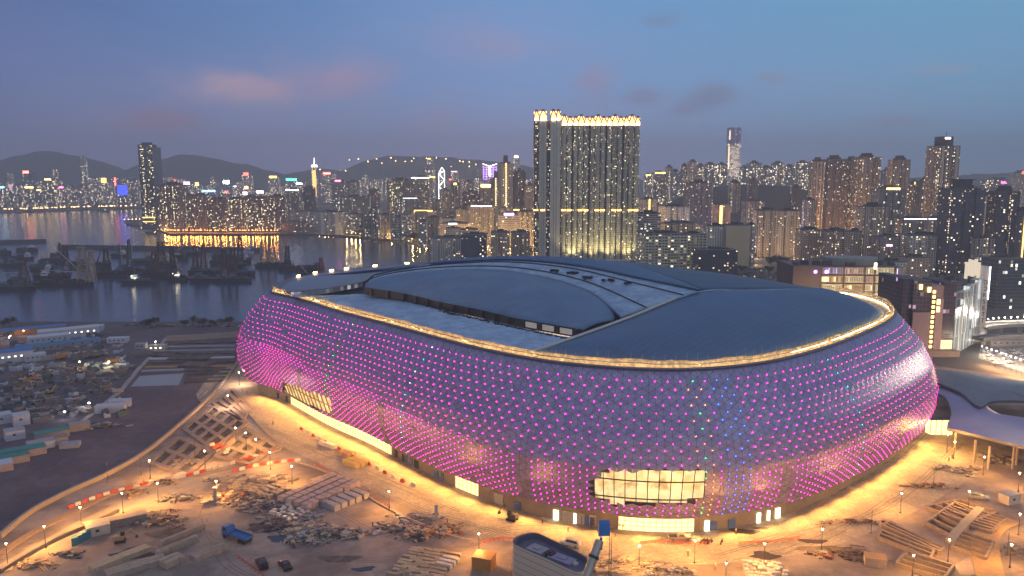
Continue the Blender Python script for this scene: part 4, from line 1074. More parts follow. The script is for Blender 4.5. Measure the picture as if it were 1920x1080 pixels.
# ---- the big apartment complex
t = thing('apartment_complex', 'massive wide grey apartment complex with a golden lit crown and belt', 'apartment complex')
D = 1250; def_ = None
XL, XM, XR = 1001, 1052, 1199
zt1, zt2 = AT(0, 226, D).z - GZ, AT(0, 235, D).z - GZ
aL = AT(XL, 300, D).x; aM = AT(XM, 300, D).x; aR = AT(XR, 300, D).x
t.location = (aM, D, GZ); sc_ = 1.0
m_cx = FAC('complex_wall', (.60, .58, .44), 2.05, 2.95, .55, .45, .17, 4.2, (1, .66, .26), (1, .84, .48), (.05, .06, .055), band=.12, colb=.2)
m_cx2 = FAC('complex_recess', (.20, .16, .12), 2.2, 2.95, .6, .5, .3, 3.4)
m_cxp = M('complex_plain', (.60, .57, .46), .8, var=.12, scale=.05)
Wd = aR - aM; nb = 14
for k in range(nb):
    x0 = Wd * k / nb; x1 = Wd * (k + 1) / nb; g_ = 1.0
    mb = MB(); mb.prism([(x0 + g_, -1), (x0 + 3, -2.6), (x1 - 3, -2.6), (x1 - g_, -1), (x1 - g_, 14), (x0 + g_, 14)], 0, zt2, 0, cap=True); mb.build('window_bay', m_cx, t)
mb = MB(); mb.prism([(0, 3), (Wd, 3), (Wd, 40), (0, 40)], 0, zt2 - .5); mb.build('core_wall', m_cx2, t)
for k in (2, 5, 8, 11):
    mb = MB(); x0 = Wd * k / nb; mb.box((x0, -.8, zt2 / 2), (2.2, 3, zt2)); mb.build('dark_shaft', M('shaft_brown', (.07, .045, .035), .8, var=.1), t)
# left wing with pale plain piers
WL = aM - aL
for (f0, f1, mt, dy) in ((0, .18, m_cx2, 2), (.2, .46, m_cxp, -3), (.46, .6, m_cx2, 3), (.6, .96, m_cxp, -6)):
    mb = MB(); mb.prism([(-WL + WL * f0, dy), (-WL + WL * f1, dy), (-WL + WL * f1, 34), (-WL + WL * f0, 34)], 0, zt1); mb.build('pier', mt, t)
mb = MB()
for (f0, f1, dy) in ((.2, .46, -3), (.6, .96, -6)):
    for c_ in (.35, .62):
        xx = -WL + WL * (f0 + (f1 - f0) * c_)
        for z in range(4, int(zt1), 3): mb.box((xx, dy - .05, z), (.9, .5, 1.2))
o = mb.build('pier_window', M('dark_glass', (.02, .025, .03), .15, var=0), t); o['kind'] = 'stuff'
m_cg = E('crown_gold', (1, .50, .16), 4.5); m_cgb = E('crown_bright', (1, .80, .48), 13)
m_cb = M('crown_brown', (.25, .13, .07), .7, var=.1)
def crownseg(x0, x1, z, dy, hh):
    c_ = (x0 + x1) / 2; w = x1 - x0
    mb = MB(); mb.box((c_, dy + 4, z + hh * .4), (w, 6, hh * .8)); mb.build('crown_wall', m_cg, t)
    mb = MB(); mb.tube((x0, dy, z + hh * .35), (c_, dy, z + hh), .9, n=4); mb.tube((c_, dy, z + hh), (x1, dy, z + hh * .45), .9, n=4); mb.tube((x0 + .5, dy, z), (x0 + .5, dy, z + hh * .45), .8, n=4)
    mb.box((c_, dy + 3, z + hh * .95), (w * .7, 7, .8)); mb.build('crown_frame', m_cb, t)
    mb = MB(); mb.box((c_, dy - .3, z + 1.6), (w * .7, .5, 2.6)); mb.build('crown_lamp', m_cgb, t)
for k in range(nb): crownseg(Wd * k / nb + .4, Wd * (k + 1) / nb - .4, zt2, -2, 14 + (3 if k % 3 == 0 else 0))
for (f0, f1, dy) in ((0, .18, 2), (.2, .46, -3), (.6, .8, -6), (.8, .96, -6)): crownseg(-WL + WL * f0, -WL + WL * f1, zt1, dy - 1, 17)
zb = AT(0, 394, D).z - GZ
for k in range(nb):
    if k in (2, 5, 8, 11): continue
    mb = MB(); mb.box((Wd * (k + .5) / nb, -2.9, zb), (Wd / nb * .8, .5, 2)); mb.build('belt_light', E('belt_gold', (1, .5, .1), 9), t)
for f in (.08, .33): mb = MB(); mb.box((-WL + WL * f, -3.4 if f > .2 else 1.7, zb), (WL * .16, .5, 2)); mb.build('belt_light', E('belt_gold', (1, .5, .1), 9), t)
mb = MB(); mb.prism([(-WL - 4, -14), (Wd + 6, -14), (Wd + 6, 44), (-WL - 4, 44)], 0, 9); mb.build('podium', m_cxp, t)
for x in (.15, .4, .62, .85): o = lamp('assumed_podium_floodlight', (Wd * x, -16, 11), 70000, (1, .8, .4), t, 'SPOT', 2, R(110), (Wd * x, 0, 50)); o.rotation_euler = (Vector((0, 16, 60))).to_track_quat('-Z', 'Y').to_euler()  # assumed, unseen floodlights that brighten the complex walls
# ---- yellow lit works building
def lit_works(x0, x1, yt, D, lb, mt, rz):
    t = BL(x0, x1, yt, D, 'ind', lb, 'block', rz=rz, dep=50, name='works_building', cat='building')
    a = AT(x0, yt, D); b_ = AT(x1, yt, D); w = b_.x - a.x; h = a.z - GZ
    for k in range(6):
        mb = MB(); mb.box((-w / 2 + w * k / 5, -25.5, h / 2), (1.2, 1.4, h + 1)); mb.build('pilaster', M('pilaster_cream', (.6, .52, .38), .8, var=.1), t)
    return t
lit_works(1200, 1280, 440, 1070, 'yellow lit works building with cream pilasters right of the complex', None, .10)
lit_works(1281, 1317, 441, 1090, 'beige works building right of the yellow lit one', None, .0)
# long low dark fronted shed
BL(1304, 1378, 470, 1000, 'dark', 'long low shed with dark front and pale roof edge', 'block', rz=0, dep=30, name='shed', cat='shed')
# ================================================================ HARBOUR
rh = random.Random(23)
m_pole = M('pole_black', (.03, .03, .03), .5, var=.1)
E_or = E('promenade_lamp', (1, .30, .04), 26); E_wh = E('shore_lamp', (1, .58, .24), 22)
def lampproto(name, glow, h=8.0, r=1.0):
    t = thing(name, 'proto', 'street lamp')
    mb = MB(); mb.tube((0, 0, 0), (0, 0, h), .12, .08, 5); mb.build('pole', m_pole, t)
    mb = MB(); mb.box((0, 0, h + r * .5), (r, r, r), .78, 0, .6); mb.build('lamp_head', glow, t)
    return t
def lamprow(pts, glow, tmpl, group, h=8, r=1.0, energy=0, every=3, col=(1, .45, .1), jit=0):
    proto = None
    for i, p in enumerate(pts):
        p = Vector(p) + Vector((rh.uniform(-jit, jit), rh.uniform(-jit, jit), 0)); lb = tmpl % nth(i)
        if proto is None: proto = lampproto('street_lamp', glow, h, r); o = proto; o.location = p; o['label'] = lb; o['group'] = group
        else: o = dup(proto, p, 0, lb, group)
        if energy and i % every == 0: lamp('lamp_glow', (0, -1.5, h), energy, col, o, 'POINT', 1.0)
def along(pxs, n, z=GZ): return spline([G(x, y, z) for x, y in pxs], n, False)
lamprow(along([(312, 436), (400, 436.5), (520, 436.5)], 46), E_or, 'orange promenade lamp of the peninsula, %s from the left', 'orange lamps of the peninsula promenade', 6, 1.2, 9000, 5, (1, .33, .05), 3)
lamprow(along([(320, 432), (420, 431), (528, 430)], 26), E_or, 'orange street lamp behind the peninsula promenade, %s from the left', 'orange lamps behind the promenade', 9, 1.3, 0, 3, jit=14)
lamprow(along([(290, 424), (300, 428.5), (310, 433.5)], 9), E_or, 'orange lamp on the sloping quay at the peninsula tip, %s from the left', 'orange lamps of the peninsula tip', 5, 1.5, 14000, 2)
lamprow(along([(234, 415.5), (262, 414.5), (292, 413)], 10), E_wh, 'pale lamp on the pier below the waterfront tower, %s from the left', 'pier lamps', 6, 1.7)
lamprow(along([(0, 397), (60, 395), (140, 392), (215, 390), (260, 389)], 52, 5), E_wh, 'tiny lamp on the far island shore road, %s from the left', 'lamps on the far shore road', 9, 2.6, 0, 3, jit=25)
lamprow(along([(600, 437), (640, 440), (720, 447), (800, 455.5), (850, 460)], 30), E_wh, 'warm lamp along the curved eastern promenade, %s from the left', 'warm lamps of the eastern promenade', 6, 1.0, 12000, 4, (1, .6, .2), 4)
lamprow([G(rh.uniform(600, 880), rh.uniform(422, 436)) for _ in range(44)], E_wh, 'warm lamp among the buildings behind the eastern promenade, %s of the cluster', 'warm lamps behind the eastern promenade', 9, 1.1, 20000, 5, (1, .55, .2))
lamprow(along([(862, 458), (900, 462), (950, 472), (985, 488)], 16), E_wh, 'warm lamp on the quay path nearest the stadium roof, %s from the left', 'warm lamps on the near quay path', 6, .8, 30000, 3, (1, .6, .2), 3)
lamprow([G(rh.uniform(870, 1000), rh.uniform(464, 484)) for _ in range(16)], E_wh, 'warm street lamp below the orange lit blocks, %s of the cluster', 'warm lamps below the orange blocks', 9, .8, 60000, 3, (1, .5, .15))
lamprow([G(rh.uniform(1000, 1900), rh.uniform(458, 500)) for _ in range(44)], E_wh, 'street lamp among the low houses behind the stadium, %s of the cluster', 'street lamps among the low houses', 8, .5, 36000, 2, (1, .6, .25))
lamprow([G(x, 466 + rh.uniform(-2, 3)) for x in (1495, 1508, 1522, 1540, 1548, 1560, 1575, 1590, 1600)], E_or, 'orange street lamp at the foot of the glowing blocks, %s from the left', 'orange lamps below the glowing blocks', 9, 1.0, 60000, 2, (1, .38, .06))
lamprow([G(x, y) for x, y in ((1326, 474), (1378, 474), (1384, 470), (1396, 466), (1395, 476), (1408, 475), (1420, 477), (1434, 479), (1468, 473), (1444, 480))], E('violet_lamp', (.75, .45, 1), 60), 'violet white floodlight near the playing field, %s from the left', 'violet white floodlights', 14, 1.6, 60000, 3, (.8, .6, 1))
# lights scattered over the far hillside
pts = [AT(x, y, 6450) for x, y in ((655, 300), (672, 298), (690, 303), (706, 298), (733, 296), (716, 306), (742, 302), (760, 303), (776, 297), (800, 297), (818, 296), (836, 298), (752, 315), (772, 302), (788, 314), (862, 302), (868, 303), (880, 304), (892, 308), (728, 315), (700, 322), (648, 320), (600, 318), (880, 312), (846, 313))]
lamprow([(p.x, p.y, p.z - 10) for p in pts], E_wh, 'light on the hazy hillside above the far skyline, %s of the scatter', 'lights on the hazy hillside', 8, 6.0, jit=0)
# breakwaters and piers
m_rock = M('dark_rock', (.03, .03, .035), .9, var=.5, scale=.4, bump=.6)
def strip_thing(name, label, cat, P0, P1, w, h, mat, z=0):
    d = (P1 - P0); L = d.length; t = MB(); n = max(4, int(L / 12)); vs = []
    for i in range(n + 1):
        q = Vector((L * i / n - L / 2, 0, 0)); k = noise.noise(Vector((i * .7, w, 3)))
        vs.append([(q.x, -w / 2 - k * w * .15, 0), (q.x, -w * .28, h * (1 + k * .3)), (q.x, w * .28, h * (1 - k * .3)), (q.x, w / 2, 0)])
    for a, b_ in zip(vs, vs[1:]):
        for k in range(3): t.face([a[k], b_[k], b_[k + 1], a[k + 1]])
    t.face(vs[0][::-1]); t.face(vs[-1])
    c = (P0 + P1) / 2
    return tag(t.build(name, mat, loc=(c.x, c.y, z), rz=math.atan2(d.y, d.x)), label, cat)
strip_thing('breakwater', 'long dark rock breakwater behind the moored derrick barges', 'breakwater', G(115, 465, 0), G(488, 471, 0), 22, 7, m_rock, -.5)
strip_thing('breakwater', 'shorter dark rock breakwater at the left edge of the harbour', 'breakwater', G(-60, 458, 0), G(86, 454, 0), 18, 7, m_rock, -.5)
strip_thing('pier', 'low pier with lamps reaching left from the peninsula tip', 'pier', G(234, 416, 0), G(296, 414, 0), 14, 3, m_rfd, 0)
m_hull = M('hull_dark', (.03, .022, .025), .7, var=.3, scale=.2); m_rust = M('rust_frame', (.12, .055, .04), .8, var=.4, scale=.5); m_rust2 = M('pale_rust_frame', (.42, .29, .18), .8, var=.3, scale=.5)
m_deck = M('deck_grey', (.06, .055, .06), .9, var=.4, scale=.6); m_whp = M('white_paint', (.6, .62, .66), .6, var=.15, scale=.5); m_teal = M('teal_paint', (.06, .12, .15), .6, var=.3, scale=.4)
def lattice(mb, base, top, wb, wt, n=6, r=.45, dirx=1):
    base = Vector(base); top = Vector(top)
    A = [base + Vector((sx * wb, sy * wb * .5, 0)) for sx in (-1, 1) for sy in (-1, 1)]; B = [top + Vector((sx * wt, sy * wt * .5, 0)) for sx in (-1, 1) for sy in (-1, 1)]
    for a, b_ in zip(A, B): mb.tube(a, b_, r, n=4)
    prev = A
    for k in range(1, n + 1):
        cur = [a.lerp(b_, k / n) for a, b_ in zip(A, B)]
        for i, j in ((0, 1), (1, 3), (3, 2), (2, 0)): mb.tube(cur[i], cur[j], r * .7, n=3); mb.tube(prev[i], cur[j], r * .6, n=3)
        prev = cur
    mb.box(tuple(top), (wt * 3.2, wt * 2.2, 1.2))
def barge(x0, x1, y, label, frames=(), booms=(), mat=m_rust, house=.8, clutter=6, w=13, name='derrick_barge', cat='barge', white=False, lit=0):
    p0, p1 = G(x0, y, 0), G(x1, y, 0); L = (p1 - p0).length; c = (p0 + p1) / 2; ppm = L / (x1 - x0)
    t = thing(name, label, cat, (c.x, c.y + w / 2, 0), math.atan2((p1 - p0).y, (p1 - p0).x), 'vessels moored in the typhoon shelter')
    mb = MB(); a = L / 2
    lo = [(-a + 2.5, -w / 2 + .8), (a - 5, -w / 2 + .8), (a - 1.5, 0), (a - 5, w / 2 - .8), (-a + 2.5, w / 2 - .8)]; hi = [(-a, -w / 2), (a - 4, -w / 2), (a, 0), (a - 4, w / 2), (-a, w / 2)]
    for i in range(5):
        j = (i + 1) % 5; mb.face([(*lo[i], -.6), (*lo[j], -.6), (*hi[j], 4.8), (*hi[i], 4.8)])
    mb.face([(*q, 4.8) for q in hi]); mb.build('hull', M('hull_white', (.45, .48, .52), .6, var=.3) if white == 2 else m_hull, t)
    mb = MB(); hx = -a + L * house
    if house:
        mb.box((hx, 0, 7.0), (min(10, L * .22), w * .6, 5)); mb.box((hx, .5, 10.8), (min(7, L * .15), w * .45, 3)); mb.tube((hx, 0, 12), (hx, 0, 18), .15, n=4); mb.build('deckhouse', m_whp if white else m_teal, t)
        mb = MB(); mb.box((hx, -w * .3 - .05, 7.9), (min(7.6, L * .16), .15, 1.1)); mb.build('cabin_windows', E('cabin_lit', (1, .85, .55), 4) if lit else M('dark_glass', (.02, .025, .03), .15, var=0), t)
    mb = MB()
    for _ in range(clutter * 2): s_ = rh.uniform(1.5, 6.5); mb.box((rh.uniform(-a * .9, a * .85), rh.uniform(-w * .35, w * .35), 4.7 + s_ * .3), (s_ * 1.4, s_, s_ * .6), rh.random())
    for _ in range(clutter): x = rh.uniform(-a * .9, a * .85); mb.tube((x, rh.uniform(-4, 4), 4.7), (x + rh.uniform(-3, 3), rh.uniform(-4, 4), rh.uniform(8, 18)), .25, n=3)
    mb.build('deck_gear', rh.choice([m_deck, m_hull, m_teal]), t)['kind'] = 'stuff'
    for (fx, hpx, wb, lean) in frames:
        mb = MB(); X_ = (fx - (x0 + x1) / 2) * ppm; h = hpx * ppm
        lattice(mb, (X_, 0, 4.6), (X_ + lean * ppm, 0, h), wb * 1.15, wb * .42, 6, .75); mb.build('a_frame', mat, t)
    for (bx0, by0, bx1, by1, r_) in booms:
        mb = MB(); q0 = ((bx0 - (x0 + x1) / 2) * ppm, 0, max(4, (y - by0) * ppm)); q1 = ((bx1 - (x0 + x1) / 2) * ppm, 3, max(5, (y - by1) * ppm))
        mb.tube(q0, q1, r_, r_ * .6, 4); mb.build('boom', M('boom_pale', (.42, .42, .42), .6, var=.1) if r_ < .9 else m_hull, t)
    for k in range(lit):
        mb = MB(); mb.box((hx + rh.uniform(-8, 8), -w * .35, rh.uniform(5, 11)), (.9, .5, .9)); mb.build('deck_light', E('deck_lamp', (1, .92, .7), 5), t)
    if lit: lamp('deck_light_glow', (hx, -w * .7, 12), 500, (1, .88, .6), t, 'POINT', 1)
    return t
barge(0, 170, 537, 'biggest nearest barge with a tall pale rust lattice frame and two booms', ((153, 72, 7, -3), (165, 66, 5, 3)), ((148, 513, 96, 464, .7), (148, 512, 68, 508, .6)), m_rust2, .12, 16, 18)
barge(-40, 62, 545, 'leftmost near barge with a dim lattice frame cut by the picture edge', ((40, 52, 6, 0),), ((0, 513, 32, 513, .5),), m_rust, .75, 10, 15)
barge(60, 130, 524, 'barge loaded with a small white launch between the two left frames', ((120, 62, 5, 2),), (), m_rust, .3, 10, 12, white=1)
barge(175, 235, 519, 'dark barge with a slim black derrick left of the harbour centre', ((197, 52, 5, 0),), ((176, 500, 188, 466, 1.0),), m_hull, .75, 8)
barge(212, 290, 512, 'barge with twin raised crane booms crossing the breakwater', ((240, 62, 3, 1),), ((228, 505, 222, 452, .8), (243, 505, 246, 455, .7)), m_rust, .2, 8)
barge(262, 340, 521, 'barge under the broad brown lattice tower near the harbour centre', ((300, 66, 7, 0), (286, 50, 5, 0)), (), m_rust, .85, 8, 14)
barge(225, 290, 533, 'lit white workboat glowing on the near side of the barges', (), (), m_rust, .4, 4, 8, 'workboat', 'boat', 1, 5)
barge(312, 352, 527, 'small boat with bright cream lights and long reflection', ((325, 64, 4, -3),), ((334, 470, 362, 448, .6),), m_hull, .5, 4, 9, 'workboat', 'boat', 1, 4)
barge(350, 410, 514, 'barge with a pair of rust brown frames behind the cream lit boat', ((364, 52, 4, 0), (379, 54, 4, 1)), (), m_rust, .2, 7)
barge(352, 470, 529, 'long low dark barge with two reddish lattice frames on its right', ((418, 62, 5, 1), (433, 64, 5, 3)), (), m_rust, .15, 12, 14)
barge(440, 478, 517, 'small dark tug at the right tip of the main barge group', (), (), m_rust, .5, 4, 8, 'tug_boat', 'boat')
barge(432, 475, 476, 'grey freighter moored beyond the dark spire derrick', (), (), m_rust, .7, 5, 16, 'freighter', 'ship', 2)
barge(438, 470, 492, 'barge carrying a dark pointed spire derrick', ((449, 50, 4, 0),), (), m_hull, .7, 4, 10, white=1)
barge(476, 545, 502, 'right hand barge with two tan lattice towers side by side', ((493, 50, 6, 0), (508, 52, 6, -1)), (), m_rust2, .9, 10, 14)
barge(520, 604, 508, 'rightmost barge with slanting crane booms and a round deck store', ((536, 46, 4, 2),), ((512, 480, 535, 468, .5), (545, 478, 560, 464, .5), (562, 482, 588, 468, .6)), m_hull, .86, 14, 14)
barge(560, 612, 524, 'sunken looking pontoon with a red frame near the stadium edge', ((603, 40, 4, -2),), ((556, 490, 577, 520, .8),), M('red_frame', (.35, .06, .05), .7, var=.2), 0, 3, 10, 'pontoon', 'pontoon')
for i, (x0, x1, y) in enumerate(((-20, 40, 500), (20, 62, 487), (52, 98, 505), (70, 120, 494), (-30, 20, 478), (28, 70, 472), (95, 125, 481), (130, 160, 500), (172, 205, 502), (205, 240, 482), (245, 290, 494), (296, 330, 500), (330, 352, 487), (345, 375, 478), (392, 425, 497), (396, 440, 485), (425, 460, 505), (60, 100, 512))):
    barge(x0, x1, y, 'small dark lighter in the crowded shelter behind the big barges, %s of the scatter' % nth(i), (((x0 + x1) / 2, rh.uniform(12, 26), 2.5, 0),) if i % 3 == 0 else (), (), m_rust, .7, 7, 9, 'lighter_boat', 'boat', 1 if i % 4 == 1 else False)
barge(184, 205, 397, 'dark ferry off the far island shore', (), (), m_rust, .6, 3, 18, 'ferry', 'ferry', False, 2)
# trees along the eastern promenade and inland
m_leafs = [M('foliage_dark', (.035, .05, .025), .9, var=.4, scale=.3), M('foliage_mid', (.06, .085, .04), .9, var=.4, scale=.3)]
m_bark = M('bark', (.07, .05, .04), .9, var=.2)
def tree_proto(seed, R_=5.0, h=9.0):
    r_ = random.Random(seed); t = thing('tree', 'proto', 'tree')
    mb = MB(); mb.tube((0, 0, 0), (.2, .1, h * .5), .35, .2, 6)
    for k in range(5): a = k * 1.3; mb.tube((.2, .1, h * .4), (math.cos(a) * R_ * .6, math.sin(a) * R_ * .6, h * .75), .16, .06, 4)
    mb.build('trunk', m_bark, t); mb = MB()
    cl = [(Vector((r_.gauss(0, 1), r_.gauss(0, 1), r_.gauss(0, .6))).normalized() * R_ * r_.uniform(.3, .95)) for _ in range(13)]
    for c_ in cl:
        cc = Vector((c_.x, c_.y, h * .75 + c_.z * .6)); rad = R_ * r_.uniform(.25, .45); mi = 0 if r_.random() < .6 else 1
        for _ in range(46):
            v = Vector((r_.gauss(0, 1), r_.gauss(0, 1), r_.gauss(0, 1))).normalized() * rad * r_.uniform(.6, 1.05); p = cc + v; s_ = r_.uniform(.3, .75)
            a = Vector((r_.uniform(-1, 1), r_.uniform(-1, 1), r_.uniform(-.6, .6))).normalized() * s_; b_ = a.orthogonal().normalized() * s_ * .8
            mb.face([p - a, p - b_, p + a, p + b_], mi)
    mb.build('crown', m_leafs, t); return t
protos = [tree_proto(k, rh.uniform(4.5, 6), rh.uniform(8, 11)) for k in range(3)]
tpos = [G(x, y) for x, y in ((612, 436), (622, 437), (672, 441), (680, 442), (688, 442.5), (696, 444), (704, 444), (745, 446), (758, 450), (765, 452), (772, 453), (780, 454), (788, 455), (796, 456), (806, 457), (765, 440), (775, 437), (700, 437), (655, 434), (812, 468), (818, 470), (826, 472), (834, 472), (842, 472), (848, 473), (856, 474), (862, 476), (870, 474), (880, 478), (812, 461), (884, 480), (966, 478), (978, 482), (990, 482), (1008, 492))]
tpos += [G(rh.uniform(1000, 1480), rh.uniform(470, 520)) for _ in range(40)] + [G(rh.uniform(1640, 1920), rh.uniform(478, 560)) for _ in range(44)]
tpos.sort(key=lambda p: PX(p)[0])
for i, p in enumerate(tpos):
    pr = protos[i % 3]; lb = 'dark leafy tree between harbour, houses and roads, %s from the left' % nth(i); s_ = rh.uniform(.8, 1.5) * (1.5 if p.y > 1200 else 1)
    if i < 3: pr.location = p; pr['label'] = lb; pr['group'] = 'leafy trees'; pr.scale = (s_,) * 3
    else: dup(pr, p, rh.uniform(0, 6), lb, 'leafy trees', s_)
# ================================================================ THE SITE
rs = random.Random(5)
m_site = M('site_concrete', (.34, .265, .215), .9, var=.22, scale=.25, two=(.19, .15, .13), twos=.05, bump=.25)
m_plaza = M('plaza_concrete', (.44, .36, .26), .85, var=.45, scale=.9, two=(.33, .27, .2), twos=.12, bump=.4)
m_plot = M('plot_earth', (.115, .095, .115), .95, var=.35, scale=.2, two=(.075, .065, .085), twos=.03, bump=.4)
m_mud = M('mud_dark', (.05, .045, .045), .95, var=.6, scale=.6, two=(.14, .12, .11), twos=.12, bump=.8)
m_conc = M('concrete_pale', (.36, .30, .24), .85, var=.25, scale=.9)
m_concd = M('concrete_dark', (.22, .19, .17), .9, var=.35, scale=.7)  # darker concrete tone
m_woodp = M('plywood', (.42, .27, .13), .8, var=.3, scale=1.2)
m_timber = M('timber_pale', (.46, .36, .24), .85, var=.45, scale=1.5)
m_red = M('red_plastic', (.55, .07, .03), .5, var=.2); m_whb = M('white_plastic', (.62, .56, .48), .5, var=.2)
m_glass = M('dark_glass', (.02, .025, .03), .15, var=0)
m_tyre = M('tyre_rubber', (.02, .02, .02), .9, var=.1)
def sheet(name, pts, mat, z, kind='structure'):
    mb = MB(); mb.face([(p.x, p.y, z) for p in pts]); return tag(mb.build(name, mat), kind=kind)
def GP(L, z=GZ): return [G(x, y, z) for x, y in L]
bound = [(-160, 1120), (0, 1010), (60, 962), (130, 925), (200, 893), (270, 853), (330, 805), (380, 760), (425, 712), (452, 672), (462, 655)]
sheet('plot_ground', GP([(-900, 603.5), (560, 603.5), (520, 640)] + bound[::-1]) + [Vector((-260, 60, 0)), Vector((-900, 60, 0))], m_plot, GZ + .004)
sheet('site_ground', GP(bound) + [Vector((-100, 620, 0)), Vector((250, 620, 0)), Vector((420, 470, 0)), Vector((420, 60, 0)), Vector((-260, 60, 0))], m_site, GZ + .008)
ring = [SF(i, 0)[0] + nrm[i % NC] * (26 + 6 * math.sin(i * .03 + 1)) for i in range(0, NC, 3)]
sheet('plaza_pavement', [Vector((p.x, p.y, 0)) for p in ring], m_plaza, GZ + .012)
# boundary kerb wall along the plot
def wall_run(name, label, cat, P, w, h, mat, group=None, z=GZ, gap=None):
    mb = MB(); P = [Vector((p.x, p.y, 0)) for p in P]; L = []; Rr = []
    for i, p in enumerate(P):
        t = (P[min(i + 1, len(P) - 1)] - P[max(i - 1, 0)]).normalized(); n_ = Vector((-t.y, t.x, 0)) * w / 2; L.append(p + n_); Rr.append(p - n_)
    up = Vector((0, 0, z + h)); dn = Vector((0, 0, z))
    for i in range(len(P) - 1):
        mb.face([L[i] + dn, L[i + 1] + dn, L[i + 1] + up, L[i] + up][::-1]); mb.face([Rr[i] + dn, Rr[i + 1] + dn, Rr[i + 1] + up, Rr[i] + up]); mb.face([L[i] + up, Rr[i] + up, Rr[i + 1] + up, L[i + 1] + up])
    mb.face([L[0] + dn, L[0] + up, Rr[0] + up, Rr[0] + dn]); mb.face([L[-1] + dn, Rr[-1] + dn, Rr[-1] + up, L[-1] + up])
    o = mb.build(name, mat); return tag(o, label, cat, group) if label else o
wall_run('boundary_wall', 'pale concrete wall dividing the dark left plot from the lit site', 'wall', spline(GP(bound[1:]), 60, False), 1.4, 2.0, m_conc)
wall_run('edge_kerb', 'curved ochre path edge along the foot of the boundary wall at lower left', 'kerb', spline(GP([(0, 1040), (60, 1000), (150, 955), (215, 925), (300, 903)]), 30, False), 3.5, .25, m_woodp)
wall_run('retaining_wall', 'dark timber retaining edge beside the lower left road lamps', 'wall', spline(GP([(0, 1075), (90, 1022), (160, 990), (222, 960)]), 20, False), 1.2, 1.6, m_concd)
wall_run('plaza_edge_wall', 'low wall curving between the lit plaza and the block yard', 'wall', spline(GP([(560, 868), (610, 885), (660, 912), (700, 940), (740, 962), (790, 985), (850, 1008), (900, 1018)]), 40, False), .9, .9, m_conc)
wall_run('plaza_edge_wall', 'low kerb wall around the lit plaza by the beam grid', 'wall', spline(GP([(462, 760), (470, 780), (500, 812), (520, 830), (528, 842), (505, 852)]), 30, False), .8, .7, m_conc)
road = GP([(0, 1058), (150, 975), (230, 938), (330, 905), (450, 876), (560, 855), (575, 866), (440, 893), (330, 925), (240, 957), (150, 998), (0, 1075)])
sheet('site_road', road, M('road_beige', (.40, .33, .26), .85, var=.12, scale=.3, two=(.32, .27, .22), twos=.05), GZ + .016)
m_rut = M('tyre_rut', (.20, .16, .14), .95, var=.4, scale=1.2)
tr_ = [[(120, 1060), (240, 1020), (400, 960), (520, 960), (600, 1030), (700, 1050), (900, 1030)], [(400, 930), (380, 980), (430, 1060), (520, 1100)], [(640, 960), (720, 1000), (860, 1030), (960, 990), (1200, 990), (1450, 990)], [(700, 1075), (800, 1040), (880, 1000), (960, 985)], [(1340, 1040), (1480, 1000), (1640, 960), (1740, 890), (1800, 830)], [(1240, 1060), (1400, 1050), (1560, 1000), (1680, 930)], [(560, 870), (660, 900), (800, 960), (960, 1000)], [(480, 790), (560, 830), (700, 890), (860, 960)], [(60, 1075), (200, 1005), (330, 960), (400, 950)], [(1500, 940), (1600, 905), (1700, 850), (1760, 800)], [(150, 800), (260, 830), (360, 760), (420, 700)], [(20, 930), (140, 850), (260, 800), (330, 770)]]
for k, L in enumerate(tr_):
    mb = MB(); Q = spline(GP(L), 70, False)
    for o_ in (-1.6, -.2, 1.4):
        A = []; B_ = []
        for i, p in enumerate(Q):
            d = (Q[min(i + 1, 69)] - Q[max(i - 1, 0)]).normalized(); n_ = Vector((-d.y, d.x, 0)); j = .5 * noise.noise(Vector((i * .2, k, o_))); A.append(Vector((p.x, p.y, GZ + .02 + k * .002)) + n_ * (o_ + j - .25)); B_.append(A[-1] + n_ * (.45 + .25 * noise.noise(Vector((i * .5, k, 7)))))
        for i in range(69):
            if noise.noise(Vector((i * .13, k * 3, o_))) > -.15: mb.face([A[i], A[i + 1], B_[i + 1], B_[i]])
    tag(mb.build('tyre_ruts', m_rut if k < 10 else m_mud), kind='stuff')
m_pud = M('puddle', (.06, .055, .05), .08, var=0)
for k in range(16):
    x, y = rs.choice([(rs.uniform(200, 900), rs.uniform(985, 1070)), (rs.uniform(1380, 1650), rs.uniform(985, 1060)), (rs.uniform(100, 400), rs.uniform(780, 860))]); c = G(x, y); r_ = rs.uniform(1.5, 5); P = [Vector((c.x + math.cos(a) * r_ * (1.6 + .5 * math.sin(a * 3 + k)), c.y + math.sin(a) * r_ * (.8 + .3 * math.cos(a * 2 + k)), 0)) for a in [i * .3491 for i in range(18)]]
    sheet('puddle', P, m_pud if k % 2 else m_mud, GZ + .06 + k * .001, 'stuff')
